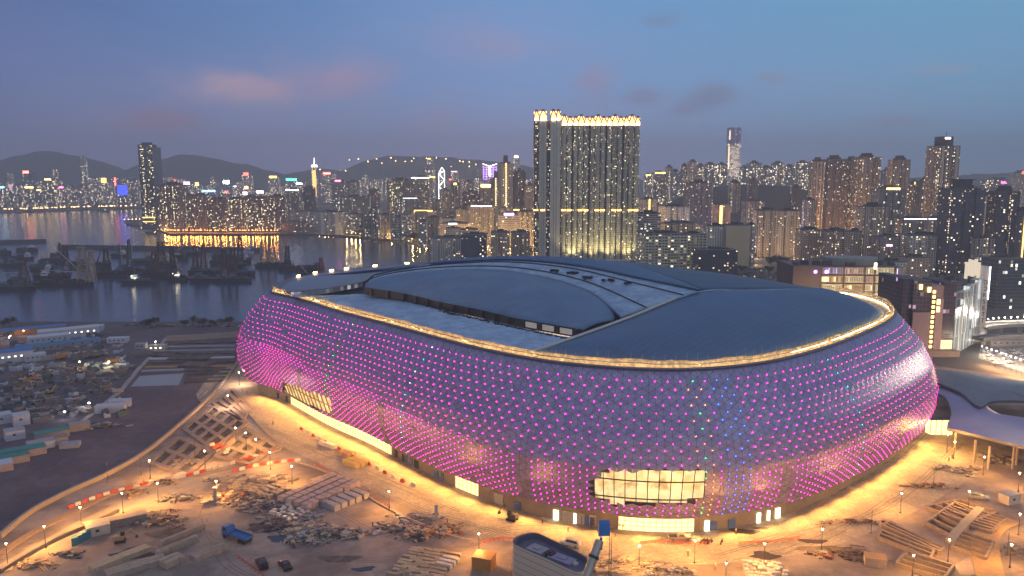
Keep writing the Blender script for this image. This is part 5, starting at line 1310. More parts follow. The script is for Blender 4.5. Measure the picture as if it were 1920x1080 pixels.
# --- lamp posts (real lamps)
def lamp_post():
    t = thing('lamp_post', 'proto', 'lamp post', group='lamp posts on the building site')
    mb = MB(); mb.tube((0, 0, 0), (0, 0, 8.2), .14, .09, 8); mb.tube((0, 0, 0), (0, 0, .5), .35, .3, 8); mb.build('pole', m_pole, t)
    mb = MB(); mb.tube((0, 0, 8.2), (0, 0, 8.9), .12, .42, 8); mb.build('lamp_head', E('site_lamp_glow', (1, .72, .42), 45), t)
    mb = MB(); mb.tube((0, 0, 8.9), (0, 0, 9.05), .55, .5, 8); mb.build('lamp_cap', m_pole, t)
    return t
LP = [(15, 1062, 'nearest the lower left corner'), (86, 1028, 'second along the lower left road'), (153, 990, 'third along the lower left road'), (231, 962, 'fourth along the lower left road'), (297, 942, 'fifth, where the left road widens'), (407, 938, 'beside the tall grey box at the junction'), (282, 897, 'on the boundary wall side of the barriers'), (385, 878, 'in front of the red and white barrier stack'), (443, 832, 'leftmost of three amid the beam grid'), (462, 842, 'middle of three amid the beam grid'), (481, 855, 'right one of three amid the beam grid'), (507, 880, 'at the end of the barrier row near the plaza'), (548, 908, 'beside the orange timber pit'), (730, 958, 'alone on the plaza edge wall'), (898, 1042, 'beside the orange container'), (1198, 1066, 'left of the red mesh fence'), (1302, 1056, 'right of the red mesh fence'), (1432, 1062, 'near the pile of white bags'), (1540, 1033, 'on the bare ground before the trenches'), (1688, 962, 'on the lit plaza at right centre'), (1843, 890, 'below the right canopy'), (1815, 958, 'left of the parked silver car'), (1909, 922, 'at the right edge above the cabin'), (1909, 1003, 'at the right edge below the cabin'), (1777, 1054, 'among the planter trenches'), (1710, 1085, 'at the bottom before the trenches'), (1893, 1064, 'beside the curved ochre wall'), (1360, 1100, 'at the bottom with the brightest flare'), (428, 768, 'at the far left corner of the plaza'), (1788, 860, 'half hidden beneath the canopy'), (449, 722, 'with a white head at the stadium left end')]
pr = None
for i, (x, y, lb) in enumerate(LP):
    lb = 'black lamp post ' + lb; p = G(x, y)
    if pr is None: pr = o = lamp_post(); o.location = p; o['label'] = lb
    else: o = dup(pr, p, 0, lb)
    e_ = 26000 if i == 27 else (3600 if G(x, y).x > 60 else (3500 if i in (8, 9, 10, 7) else 9000))
    lamp('lamp_light', (0, 0, 8.0), e_, (1, .44, .09) if i not in (30, 28) else (1, .85, .8), o, 'POINT', .35)
for i, (x, y) in enumerate(((265, 892), (202, 905), (366, 862), (1633, 1000), (1888, 1045), (425, 760), (1750, 912))):
    o = thing('bare_pole', 'bare grey pole without a lamp, %s of those on the site' % nth(i), 'pole', G(x, y), 0, 'bare poles'); mb = MB(); mb.tube((0, 0, 0), (0, 0, 9.5), .12, .08, 6); mb.build('pole', m_pole, o); mb = MB(); mb.box((0, 0, .2), (.8, .8, .4)); mb.build('base_block', m_conc, o)
# --- barriers
def barrier(mat, rz, p, lb, grp, w=2.0, proto={}):
    k = mat.name
    if k not in proto:
        mb = MB(); P = [(-.3, 0), (.3, 0), (.3, .3), (.14, .55), (.12, 1.0), (-.12, 1.0), (-.14, .55), (-.3, .3)]
        for s_ in range(len(P)):
            a, b_ = P[s_], P[(s_ + 1) % len(P)]; mb.face([(-w / 2, a[0], a[1]), (w / 2, a[0], a[1]), (w / 2, b_[0], b_[1]), (-w / 2, b_[0], b_[1])][::-1])
        mb.face([(-w / 2, a, b_) for a, b_ in P]); mb.face([(w / 2, a, b_) for a, b_ in P][::-1]); mb.box((0, 0, 1.05), (.5, .16, .1))
        proto[k] = mb.build('water_barrier', mat)
        o = proto[k]
    else: o = proto[k].copy(); C.objects.link(o)
    o.location = p; o.rotation_euler.z = rz; o.scale = (1.25, 1.5, 1.45); return tag(o, lb, 'barrier', grp)
def brow(pxs, tmpl, grp, step=2.75, skip=0.0, flip=0):
    P = GP(pxs); L = sum((a - b_).length for a, b_ in zip(P, P[1:])); n = max(2, int(L / step)); Q = spline(P, n, False)
    for i in range(n - 1):
        d = Q[i + 1] - Q[i]
        if rs.random() < skip: continue
        red = (i + flip) % 2 == 0 if rs.random() > .2 else rs.random() < .5
        barrier(m_red if red else m_whb, math.atan2(d.y, d.x) + rs.uniform(-.06, .06), (Q[i] + Q[i + 1]) / 2, ('red' if red else 'white') + tmpl % nth(i), grp)
brow([(126, 955), (165, 940), (201, 928), (250, 915), (318, 899)], ' water filled barrier, %s from the left in the lower left road row', 'barriers lining the lower left road')
brow([(337, 897), (380, 886), (440, 869), (516, 848)], ' water filled barrier, %s from the left in the row under the beam grid', 'barriers under the beam grid', flip=1)
brow([(435, 886), (480, 875), (530, 867), (565, 865)], ' water filled barrier, %s from the left in the row south of the junction', 'barriers south of the junction')
for i, (x, y) in enumerate(((404, 845), (410, 848), (416, 845), (398, 840), (404, 838), (424, 850), (412, 841), (428, 845), (420, 841))):
    barrier(m_whb if i % 2 else m_red, .9, G(x, y) + Vector((0, 0, 0 if i % 3 else 1.2)), 'barrier of the jumbled stack inside the beam grid, %s counted' % nth(i), 'stacked barriers in the beam grid')
brow([(560, 803), (600, 825), (640, 846), (700, 876), (745, 900), (785, 915)], ' barrier beside the lit lobby glazing, %s from the left', 'orange barriers along the lobby', step=6.5)
# --- concrete beam grids (foundations)
m_beam = M('beam_concrete', (.27, .21, .165), .9, var=.35, scale=.5)
def beam_grid(label, corners, nu, nv, h=.9, w=2.4, drop=(), name='beam_grid', pitm=m_mud):
    A, B_, C2, D2 = GP(corners); cen = (A + B_ + C2 + D2) / 4; t = thing(name, label, 'foundation grid', (cen.x, cen.y, GZ))
    def q(u, v): return A.lerp(B_, u).lerp(D2.lerp(C2, u), v) - Vector((cen.x, cen.y, GZ))
    mb = MB(); mb.face([q(0, 0) + Vector((0, 0, .03)), q(1, 0) + Vector((0, 0, .03)), q(1, 1) + Vector((0, 0, .03)), q(0, 1) + Vector((0, 0, .03))]); mb.build('pit_floor', pitm, t)
    k = 0
    for i in range(nu + 1):
        a, b_ = q(i / nu, 0), q(i / nu, 1); d = b_ - a; k += 1
        if ('u', i) in drop: continue
        mb = MB(); mb.box(tuple((a + b_) / 2 + Vector((0, 0, h / 2))), (d.length, w, h), math.atan2(d.y, d.x)); mb.build('beam', m_beam, t)
    for j in range(nv + 1):
        a, b_ = q(0, j / nv), q(1, j / nv); d = b_ - a
        if ('v', j) in drop: continue
        mb = MB(); mb.box(tuple((a + b_) / 2 + Vector((0, 0, h / 2 + .003))), (d.length, w, h), math.atan2(d.y, d.x)); mb.build('beam', m_beam, t)
    return t
beam_grid('concrete beam grid with dark square pits left of the plaza tip', [(345, 805), (400, 845), (462, 795), (400, 764)], 4, 3)
beam_grid('larger beam grid with open pits beside three lamp posts', [(405, 858), (470, 872), (522, 838), (462, 806)], 3, 3, w=3.0)
beam_grid('low beam grid with scattered debris near the boundary wall', [(280, 868), (352, 892), (400, 850), (335, 822)], 3, 2, w=3.0)
beam_grid('narrow strip of pits high up by the plaza start', [(400, 758), (452, 790), (470, 768), (435, 730)], 2, 4)
# right hand planter trenches
beam_grid('upper set of long parallel planter trenches on the right', [(1735, 955), (1815, 985), (1870, 965), (1800, 940)], 1, 4, 1.5, 1.2, (), 'planter_trenches', m_mud)
m_trw = M('trench_concrete', (.30, .23, .17), .9, var=.35, scale=.6)
def trench(label, a, b_, n, dv, h=1.6):
    P0, P1 = G(*a), G(*b_); t = thing('planter_trenches', label, 'planter', P0, 0, 'planter trenches'); d = (P1 - P0); dvv = G(*dv) - P0
    mb = MB(); z = Vector((0, 0, .05)); mb.face([z, d + z, d + dvv + z, dvv + z]); mb.build('soil', m_mud, t)
    for i in range(n + 1):
        q = dvv * i / n; mb = MB(); mb.box(tuple(q + d / 2 + Vector((0, 0, h / 2))), (d.length, .9, h), math.atan2(d.y, d.x)); mb.build('trench_wall', m_trw, t)
    for q in (Vector(), d):
        mb = MB(); mb.box(tuple(q + dvv / 2 + Vector((0, 0, h / 2 - .01))), (dvv.length, .9, h), math.atan2(dvv.y, dvv.x)); mb.build('trench_wall', m_trw, t)
    return t
trench('parallel planter trenches climbing right of the cross walkway', (1800, 985), (1858, 1002), 6, (1830, 962))
trench('long dark bottomed trench with a black membrane', (1655, 990), (1760, 1040), 2, (1665, 984))
trench('double planter trench below the dark membrane trench', (1645, 1012), (1745, 1052), 2, (1652, 1000))
trench('stack of short trenches left of the cross walkway', (1735, 985), (1783, 1010), 5, (1788, 948))
trench('lower right set of lit planter trenches', (1785, 1030), (1848, 1052), 4, (1802, 1000))
trench('bottom trenches by the brown topped box', (1680, 1062), (1770, 1090), 3, (1700, 1040))
wall_run('curved_wall', 'wide curved ochre wall top sweeping down at the lower right', 'wall', spline(GP([(1895, 975), (1868, 985), (1850, 1005), (1848, 1035), (1856, 1078), (1870, 1110)]), 30, False), 9.0, .5, m_woodp)
wall_run('cross_walkway', 'pale concrete walkway crossing the planter trenches', 'walkway', GP([(1838, 958), (1795, 1002), (1780, 1020)]), 3.2, 1.75, m_conc)
sheet('concrete_slab', GP([(1790, 1060), (1830, 1036), (1850, 1050), (1852, 1078), (1800, 1078)]), m_conc, GZ + .1)
# --- stacked blocks
def crate_rows(tmpl, grp, p0px, p1px, n, rows, size, mat, cat='block', name='concrete_block', layers=1, side=1, var=.15, rowgap=1.12, proto={}):
    P0, P1 = G(*p0px), G(*p1px); d = (P1 - P0); dn = d.normalized(); nv = Vector((-dn.y, dn.x, 0)) * side; rz = math.atan2(d.y, d.x); k = 0
    for r_ in range(rows):
        for i in range(n):
            for l in range(layers):
                if l and rs.random() < .25: continue
                key = (size, mat.name, rs.randrange(3))
                if key not in proto:
                    mb = MB(); w, dd, h = size; mb.box((0, 0, h / 2), (w, dd, h * rs.uniform(.9, 1))); mb.box((0, 0, h + .03), (w * .9, dd * .82, .08)); proto[key] = o = mb.build(name, mat)
                else: o = proto[key].copy(); C.objects.link(o)
                p = P0 + d * ((i + .5) / n) + nv * (r_ * size[1] * rowgap) + Vector((rs.uniform(-var, var), rs.uniform(-var, var), l * (size[2] + .12)))
                o.location = p; o.rotation_euler.z = rz + rs.uniform(-.04, .04)
                tag(o, tmpl % nth(k), cat, grp); k += 1
crate_rows('block in the upper long row behind the blue truck, %s from its left', 'upper long block row', (303, 1022), (380, 990), 14, 1, (2.0, 2.0, 1.7), m_conc)
crate_rows('rounded pale block in the second row left of the blue truck, %s from its left', 'second block row', (296, 1044), (368, 1014), 13, 1, (1.9, 2.4, 2.3), m_conc)
crate_rows('grey block in the cluster just below the blue truck, %s counted', 'block cluster below the truck', (366, 1052), (425, 1030), 9, 2, (2.1, 1.9, 1.7), m_conc)
crate_rows('block of the small bunch between two long rows, %s counted', 'small bunch of blocks', (310, 1066), (342, 1052), 5, 2, (2.2, 2.4, 2.4), m_conc)
crate_rows('long brown panel stacked in the lower left yard, %s counted', 'brown panels', (182, 1072), (275, 1036), 5, 3, (6.5, 1.3, 1.9), m_timber, name='panel_stack', cat='panel stack')
crate_rows('pale slab of the bottom left rows, %s counted', 'bottom left slabs', (205, 1086), (308, 1056), 9, 3, (3.6, 1.6, 1.9), m_conc, name='slab_stack', cat='slab')
crate_rows('long pink beige bale in the big central stack, %s counted', 'big central bale stack', (525, 940), (583, 958), 4, 9, (3.6, 3.2, 3.0), M('bale_pink', (.42, .33, .31), .85, var=.25, scale=1), name='wrapped_bale', cat='bale')
crate_rows('pallet bale right of the big central stack, %s counted', 'right bale group', (608, 948), (632, 958), 3, 5, (3.2, 3.0, 2.6), M('bale_grey', (.40, .36, .34), .85, var=.25, scale=1), name='wrapped_bale', cat='bale', rowgap=1.3)
crate_rows('shrink wrapped pallet behind the lamp, %s counted', 'pallets behind the central stack', (585, 905), (625, 922), 4, 4, (3.0, 2.6, 2.2), m_timber, name='loaded_pallet', cat='pallet', rowgap=1.25)
crate_rows('yellow crate on the lit plaza by the lobby, %s counted', 'yellow crates on the plaza', (645, 868), (672, 878), 3, 3, (3.4, 2.6, 2.0), M('crate_yellow', (.5, .36, .12), .8, var=.2, scale=1), name='yellow_crate', cat='crate')
crate_rows('yellow crate pair nearest the lobby glazing, %s counted', 'yellow crate pair', (637, 852), (655, 858), 2, 2, (3.6, 2.6, 2.0), m_woodp, name='yellow_crate', cat='crate')
crate_rows('white wrapped bale by the lobby corner, %s counted', 'white bales by the lobby', (601, 832), (628, 842), 5, 1, (2.6, 2.4, 1.8), m_whb, name='wrapped_bale', cat='bale')
crate_rows('timber bundle in the bottom centre yard, %s counted', 'bottom centre timber bundles', (735, 1078), (820, 1092), 6, 9, (5.0, 1.6, 1.3), m_timber, name='timber_bundle', cat='timber', rowgap=1.5, var=.6)
crate_rows('white block by the orange container, %s counted', 'blocks left of the container', (820, 1062), (845, 1068), 4, 3, (2.0, 1.8, 1.8), m_whb, cat='block', rowgap=1.4)
crate_rows('pale bundle in the crane yard, %s counted', 'pale bundles by the crane', (1115, 1078), (1190, 1066), 7, 5, (3.0, 1.2, .9), m_timber, name='timber_bundle', cat='timber', rowgap=2.0, var=1.2)
crate_rows('white bag of the pile at bottom right centre, %s counted', 'white bag pile', (1400, 1084), (1480, 1088), 9, 5, (1.8, 1.6, 1.3), m_whb, name='white_bag', cat='bag', rowgap=1.5, var=.9)
crate_rows('stacked pale block west of the beam grid, %s counted', 'blocks by the beam grid', (332, 898), (348, 892), 4, 2, (1.7, 1.6, 1.6), m_whb)
# --- debris heaps (uncountable)
def heap(px, w, d, n, mats, smin=.4, smax=2.2, ang=None, hh=1.6, name='debris_heap'):
    mb = MB(); c = G(*px); w *= .78; d *= .72
    for _ in range(int(n * .55)):
        a = rs.uniform(0, 6.28); r_ = rs.random() ** .6 * (1 + .35 * math.sin(a * 3 + w) + .2 * math.sin(a * 7)); x, y = math.cos(a) * r_ * w / 2, math.sin(a) * r_ * d / 2; z = hh * max(.05, 1 - r_ * .75) * rs.uniform(.1, 1)
        s_ = rs.uniform(smin, smax) * (.8 + .7 * rs.random()); k = rs.random()
        dm = (s_ * 2.6, s_ * .25, .18) if k < .4 else ((s_, s_ * .8, s_ * .5) if k < .8 else (s_ * 1.5, s_ * 1.2, .12))
        mb.box((x, y, z + .1), dm, (ang + rs.uniform(-.5, .5)) if ang is not None and k < .5 else rs.uniform(0, 3.1), rs.randrange(len(mats)))
    o = mb.build(name, mats, loc=c, rz=0); tag(o, kind='stuff'); return o
m_whp0 = m_whp; m_whp = M('scrap_pale', (.34, .33, .33), .8, var=.4, scale=1.5); m_red0 = m_red; m_red = M('scrap_rust', (.24, .09, .05), .8, var=.4, scale=1.5); m_steel0 = m_steel; m_steel = M('scrap_steel', (.20, .19, .19), .6, .3, var=.4, scale=1.5)
brn = [m_timber, m_concd, m_conc, m_mud, m_red, m_steel, m_mud]
crate_rows('grey boxed pallet amid the rubble left of the bale stack, %s counted', 'boxed pallets in the rubble', (478, 925), (510, 938), 5, 4, (2.6, 2.0, 2.0), m_conc, name='boxed_pallet', cat='pallet', rowgap=1.5, var=.7)
crate_rows('pale carton of the jumble above the blue truck, %s counted', 'carton jumble', (505, 962), (548, 980), 7, 4, (1.7, 1.5, 1.4), m_whb, name='carton', cat='carton', rowgap=1.8, var=1.0)
crate_rows('long timber plank bundle left of the rubble, %s counted', 'plank bundles', (420, 912), (462, 922), 3, 6, (7.5, 1.0, .7), m_timber, name='plank_bundle', cat='planks', rowgap=1.9, var=1.0)
crate_rows('steel beam of the stack by the white bright lamp, %s counted', 'steel beam stack', (752, 980), (790, 992), 3, 4, (5.5, .8, .7), m_steel, name='steel_beam', cat='beam', rowgap=2.0, var=.8)
heap((470, 905), 40, 26, 420, [m_timber, m_steel, m_conc, m_concd], .8, 2.6, .5, 1.8)
heap((450, 930), 34, 22, 340, brn, .5, 2.0)
heap((500, 950), 40, 22, 420, [m_concd, m_mud, m_whp, m_steel, m_conc], .5, 1.8)
heap((530, 985), 26, 20, 300, [m_red, m_mud, m_steel, m_concd], .4, 1.4)
heap((560, 972), 30, 20, 240, [m_whp, m_concd, m_steel], .4, 1.6)
heap((612, 1002), 42, 22, 620, [m_steel, m_concd, m_whp, m_mud, m_timber], .5, 1.9, None, 2.6)
heap((580, 992), 26, 14, 200, [m_timber, m_concd], 1.0, 2.4, .7)
heap((795, 1000), 26, 16, 420, [m_timber, m_timber, m_mud, M('debris_orange', (.5, .16, .04), .7, var=.3)], .6, 1.8, 1.1, 2.2)
heap((742, 990), 26, 12, 260, [m_timber, m_mud, m_whp], .4, 1.6)
heap((785, 972), 24, 14, 200, [m_concd, m_steel, m_whp], .6, 1.8)
heap((835, 995), 22, 14, 140, [m_conc, m_red, m_concd], .5, 1.8)
heap((295, 975), 28, 22, 420, [m_timber, m_red, m_woodp, m_conc], .4, 1.5, None, 2.4)
heap((250, 925), 16, 12, 110, [m_conc, m_woodp, m_mud], .4, 1.4)
heap((340, 935), 26, 10, 120, [m_conc, m_teal, m_concd], .5, 1.8)
heap((130, 1040), 14, 8, 120, [m_mud, m_steel, m_concd], .4, 1.2)
heap((60, 1060), 20, 10, 120, [m_timber, m_woodp], .6, 1.8)
heap((1180, 1060), 34, 14, 360, [m_timber, m_conc, m_concd], .6, 2.0, .2)
heap((1250, 1070), 26, 12, 200, [m_conc, m_whp, m_concd, m_mud], .5, 1.6)
heap((1590, 1040), 30, 14, 200, [m_mud, m_mud, m_concd, m_red], .5, 1.8)
heap((1800, 882), 24, 16, 220, [m_whp, m_concd, m_steel, m_timber], .5, 1.8)
heap((1880, 862), 26, 16, 260, [m_mud, m_concd, m_whp], .6, 2.0)
heap((1740, 912), 30, 8, 160, [m_timber, m_concd, m_red], .4, 1.6, .8)
heap((1600, 980), 36, 6, 120, [m_mud, m_concd, m_red], .4, 1.2)
heap((1905, 1035), 14, 16, 180, [m_mud, m_concd], .5, 1.6)
heap((1010, 1080), 14, 6, 60, [m_concd, m_timber], .5, 1.4)
heap((345, 868), 26, 12, 160, [m_conc, m_mud, m_whp, m_red], .4, 1.5)
heap((300, 905), 20, 8, 120, [m_conc, m_woodp, m_mud], .4, 1.4)
m_whp = m_whp0; m_red = m_red0; m_steel = m_steel0
# --- mesh fences
def mesh_fence(label, pxs, h=1.3, mat=m_red):
    P = spline(GP(pxs), 40, False); t = thing('mesh_fence', label, 'fence', P[0]); mb = MB()
    for i, p in enumerate(P): q = p - P[0]; mb.tube(q, q + Vector((0, 0, h)), .05, n=4)
    for z in (.3, .65, 1.0, h):
        for a, b_ in zip(P, P[1:]): mb.tube(a - P[0] + Vector((0, 0, z)), b_ - P[0] + Vector((0, 0, z)), .07, n=3)
    mb.build('fence_mesh', mat, t); mb = MB()
    for p in P[::5]: q = p - P[0]; mb.box(tuple(q + Vector((0, 0, .15))), (.8, .4, .3))
    mb.build('fence_feet', m_whb, t)['kind'] = 'stuff'
mesh_fence('orange mesh fence along the plaza edge wall', [(590, 872), (640, 900), (700, 935), (735, 955)])
mesh_fence('red mesh fence behind the parked pickup', [(1200, 1022), (1240, 1018), (1310, 1022), (1330, 1020)])
mesh_fence('red mesh fence left of the bottom right lamp', [(1385, 1022), (1450, 1018), (1500, 1010)])
mesh_fence('slack orange fence beside the two dark cars', [(445, 1045), (468, 1062), (495, 1082)], .8)
mesh_fence('red fence around the pit near the round white building', [(905, 1020), (940, 1012), (975, 1016)])
mesh_fence('white fence panels on the plaza at right centre', [(1590, 916), (1625, 924)], 1.2, m_whb)
# --- vehicles
def wheel(mb, x, y, r=.34, w=.22): mb.tube((x, y - w / 2, r), (x, y + w / 2, r), r, n=12)
def car(label, px, rz, col, kind='sedan', cat='car', name='parked_car', rough=.25):
    p = G(*px); t = thing(name, label, cat, p, rz); L, Wd_, H = (4.7, 1.85, 1.45) if kind == 'sedan' else ((4.9, 1.95, 1.85) if kind == 'van' else (5.4, 1.95, 1.8))
    pr_ = {'sedan': [(-.5, .25), (-.5, .62), (-.46, .68), (-.32, .70), (-.18, 1), (.10, 1), (.24, .70), (.42, .62), (.5, .52), (.5, .25)],
           'van': [(-.5, .22), (-.5, .6), (-.48, .85), (-.42, 1), (.12, 1), (.30, .66), (.44, .58), (.5, .45), (.5, .22)],
           'pickup': [(-.5, .3), (-.5, .58), (-.12, .58), (-.08, 1), (.14, 1), (.26, .62), (.44, .57), (.5, .45), (.5, .3)]}[kind]
    mb = MB(); n = len(pr_)
    def sec(y, k, zt): return [(x * L, y * (1 if z < .66 else k), z * H) for x, z in pr_]
    A, B_ = sec(-Wd_ / 2, .84, 0), sec(Wd_ / 2, .84, 0)
    for i in range(n): j = (i + 1) % n; mb.face([A[i], B_[i], B_[j], A[j]])
    mb.face(A[::-1]); mb.face(B_)
    ob = mb.build('body', M('paint_' + '_'.join('%d' % (c * 100) for c in col), col, rough, .2, var=.05, spec=.6), t)
    bv = ob.modifiers.new('b', 'BEVEL'); bv.width = .07; bv.segments = 2
    gl = MB(); x0, x1 = {'sedan': (-.27, .17), 'van': (-.44, .2), 'pickup': (-.09, .2)}[kind]
    for s_ in (-1, 1): gl.face([(x0 * L, s_ * (Wd_ / 2 + .005), .66 * H), (x1 * L, s_ * (Wd_ / 2 + .005), .66 * H), ((x1 - .08) * L, s_ * (Wd_ / 2 * .87), .94 * H), ((x0 + .06) * L, s_ * (Wd_ / 2 * .87), .94 * H)])
    gl.build('side_windows', m_glass, t)
    i1 = [i for i, (x, z) in enumerate(pr_) if z == 1][-1]; a, b_ = pr_[i1], pr_[i1 + 1]; mb = MB()
    f = lambda k, y: ((a[0] + (b_[0] - a[0]) * k + .004) * L, y, (a[1] + (b_[1] - a[1]) * k) * H + .02)
    mb.face([f(.1, -Wd_ * .37), f(.1, Wd_ * .37), f(.92, Wd_ * .43), f(.92, -Wd_ * .43)]); mb.build('windscreen', m_glass, t)
    for sx in (-.32, .32):
        for sy in (-1, 1):
            mb = MB(); wheel(mb, sx * L, sy * (Wd_ / 2 - .1)); w_ = mb.build('wheel', m_tyre, t)
            mb = MB(); mb.tube((sx * L, sy * (Wd_ / 2 + .01), .34), (sx * L, sy * (Wd_ / 2 + .03), .34), .19, n=8); mb.build('rim', m_steel, w_)
    for sy in (-1, 1):
        mb = MB(); mb.box((L * .495, sy * Wd_ * .36, H * .48), (.12, .34, .16)); mb.build('headlight', M('lamp_glass', (.6, .6, .6), .1, var=0), t)
        mb = MB(); mb.box((-L * .5, sy * Wd_ * .38, H * .52), (.08, .2, .28)); mb.build('tail_light', M('tail_red', (.4, .02, .02), .3, var=0), t)
    if kind == 'pickup': mb = MB(); mb.box((-L * .31, 0, H * .585), (L * .34, Wd_ * .84, .04)); mb.build('load_bed', m_mud, t)
    for s_ in t.children: pass
    t.scale = (1.6, 1.6, 1.6)
    return t
car('black people carrier parked left of a smaller black car', (491, 1062), R(120), (.015, .015, .018), 'van')
car('small black hatchback right of the people carrier', (535, 1064), R(125), (.02, .02, .024), 'sedan')
car('pale pickup truck parked behind the red mesh fence', (1274, 1012), R(2), (.45, .40, .36), 'pickup', 'pickup truck', 'pickup_truck')
car('white car parked behind the round cream building', (1070, 1023), R(150), (.6, .58, .55), 'van')
car('silver estate car beside the grey cabin at right', (1836, 936), R(-20), (.35, .36, .34), 'van')
def truck(label, px, rz, cab, bed, kind='flat', sc_=1.0, group=None, cat='truck'):
    t = thing('flatbed_truck' if kind == 'flat' else 'dump_truck', label, cat, G(*px), rz, group); L = 8.5
    mb = MB(); mb.box((0, 0, .85), (L, .9, .3)); mb.build('chassis', m_pole, t)
    mb = MB(); P = [(2.6, .6), (2.6, 2.9), (4.0, 2.9), (4.35, 2.0), (4.4, .6)]
    for s_ in range(5): a, b_ = P[s_], P[(s_ + 1) % 5]; mb.face([(a[0], -1.15, a[1]), (b_[0], -1.15, b_[1]), (b_[0], 1.15, b_[1]), (a[0], 1.15, a[1])][::-1])
    mb.face([(x, -1.15, z) for x, z in P][::-1]); mb.face([(x, 1.15, z) for x, z in P]); c_ = mb.build('cab', cab, t)
    mb = MB(); mb.face([(4.04, -1.0, 2.8), (4.36, -1.0, 2.02), (4.36, 1.0, 2.02), (4.04, 1.0, 2.8)]); mb.build('windscreen', m_glass, c_)
    mb = MB()
    for s_ in (-1, 1): mb.face([(2.9, s_ * 1.16, 1.9), (3.9, s_ * 1.16, 1.9), (3.8, s_ * 1.16, 2.6), (2.9, s_ * 1.16, 2.6)])
    mb.build('side_window', m_glass, c_)
    mb = MB()
    if kind == 'flat':
        mb.box((-.9, 0, 1.25), (6.4, 2.4, .2)); mb.box((-.9, 1.2, 1.55), (6.4, .08, .5)); mb.box((-.9, -1.2, 1.55), (6.4, .08, .5)); mb.box((-4.1, 0, 1.55), (.08, 2.4, .5)); mb.box((2.35, 0, 2.0), (.1, 2.4, 1.4))
        for k in range(6): mb.box((-3.6 + k, 0, 1.38), (.12, 2.3, .06))
    else:
        mb.box((-1, 0, 1.2), (5.8, 2.4, .25)); mb.box((-1, 1.2, 1.95), (5.8, .1, 1.4)); mb.box((-1, -1.2, 1.95), (5.8, .1, 1.4)); mb.box((-3.9, 0, 1.95), (.1, 2.4, 1.4)); mb.box((2.0, 0, 2.2), (.1, 2.4, 1.9)); mb.box((-1, 0, 1.6), (5.5, 2.2, .6))
    mb.build('load_bed', bed, t)
    for x in (3.4, -1.8, -3.1):
        for s_ in (-1, 1): mb = MB(); wheel(mb, x, s_ * 1.05, .52, .36); mb.build('wheel', m_tyre, t)
    t.scale = (sc_,) * 3; return t
m_blue = M('truck_blue', (.03, .16, .42), .45, .1, var=.1)
truck('blue flatbed truck parked between the blocks and the dark cars', (446, 1012), R(148), m_blue, m_blue, 'flat', 1.6)
m_or = M('machine_orange', (.55, .24, .05), .6, var=.2); m_cr = M('cream_paint', (.5, .45, .36), .6, var=.2)
DT = [((118, 673), 80, m_or, m_or, 'orange dump truck standing left of three grey ones in the dark plot'), ((148, 672), 70, m_cr, m_concd, 'cream dump truck, left one of three parked side by side in the dark plot'), ((168, 671), 70, m_cr, m_concd, 'cream dump truck, middle one of three parked side by side in the dark plot'), ((186, 669), 70, m_cr, m_concd, 'cream dump truck, right one of three parked side by side in the dark plot'), ((216, 683), 5, m_whp, m_or, 'white cabbed truck with a long orange body lit by a lamp'), ((134, 662), 70, m_cr, m_concd, 'pale truck set behind the row of three'), ((60, 718), 75, m_cr, m_or, 'tan tipper truck near the left cabins'), ((46, 730), 75, m_cr, m_concd, 'grey tipper truck in front of the tan tipper'), ((45, 706), 10, m_whp, m_concd, 'long pale trailer truck at the left'), ((82, 708), 70, m_cr, m_concd, 'cream lorry between trailer and excavators')]
for px, rz, a, b_, lb in DT: truck(lb, px, R(rz), a, b_, 'dump', 1.5, 'trucks in the dark plot')
def excavator(label, px, rz, mat, sc_=1.0, cat='excavator'):
    t = thing('excavator', label, cat, G(*px), R(rz))
    for s_ in (-1, 1): mb = MB(); mb.box((0, s_ * 1.1, .45), (3.4, .55, .9), 0, 0, .9); mb.build('track', m_tyre, t)
    mb = MB(); mb.box((-.4, 0, 1.5), (3.0, 2.3, 1.1)); mb.box((-1.2, 0, 2.2), (1.2, 2.1, .5)); mb.build('body', mat, t)
    mb = MB(); mb.box((.7, .6, 2.5), (1.3, 1.0, 1.5), 0, 0, .9); mb.build('cab', m_glass, t)
    mb = MB(); mb.tube((1.0, -.4, 1.6), (3.4, -.4, 4.4), .28, .22, 5); mb.tube((3.4, -.4, 4.4), (5.2, -.4, 2.0), .22, .16, 5); mb.build('arm', mat, t)
    mb = MB(); mb.box((5.2, -.4, 1.5), (.9, 1.1, .9), 0, 0, .6); mb.build('bucket', m_pole, t); t.scale = (sc_,) * 3
excavator('yellow orange excavator glowing in the lamp light of the dark plot', (146, 698), 200, m_or, 1.3)
excavator('second orange excavator just left of the glowing one', (137, 703), 160, m_or, 1.1)
excavator('pale yellow digger in the lower part of the dark plot', (94, 738), 60, M('machine_yellow', (.45, .4, .12), .6, var=.2), 1.1)
excavator('brown loader standing near the toilets at lower left', (226, 1016), 20, m_woodp, 1.1, 'loader')
excavator('dark telehandler parked by the stadium wall left of the lit doors', (960, 975), 150, m_mud, 1.2, 'loader')
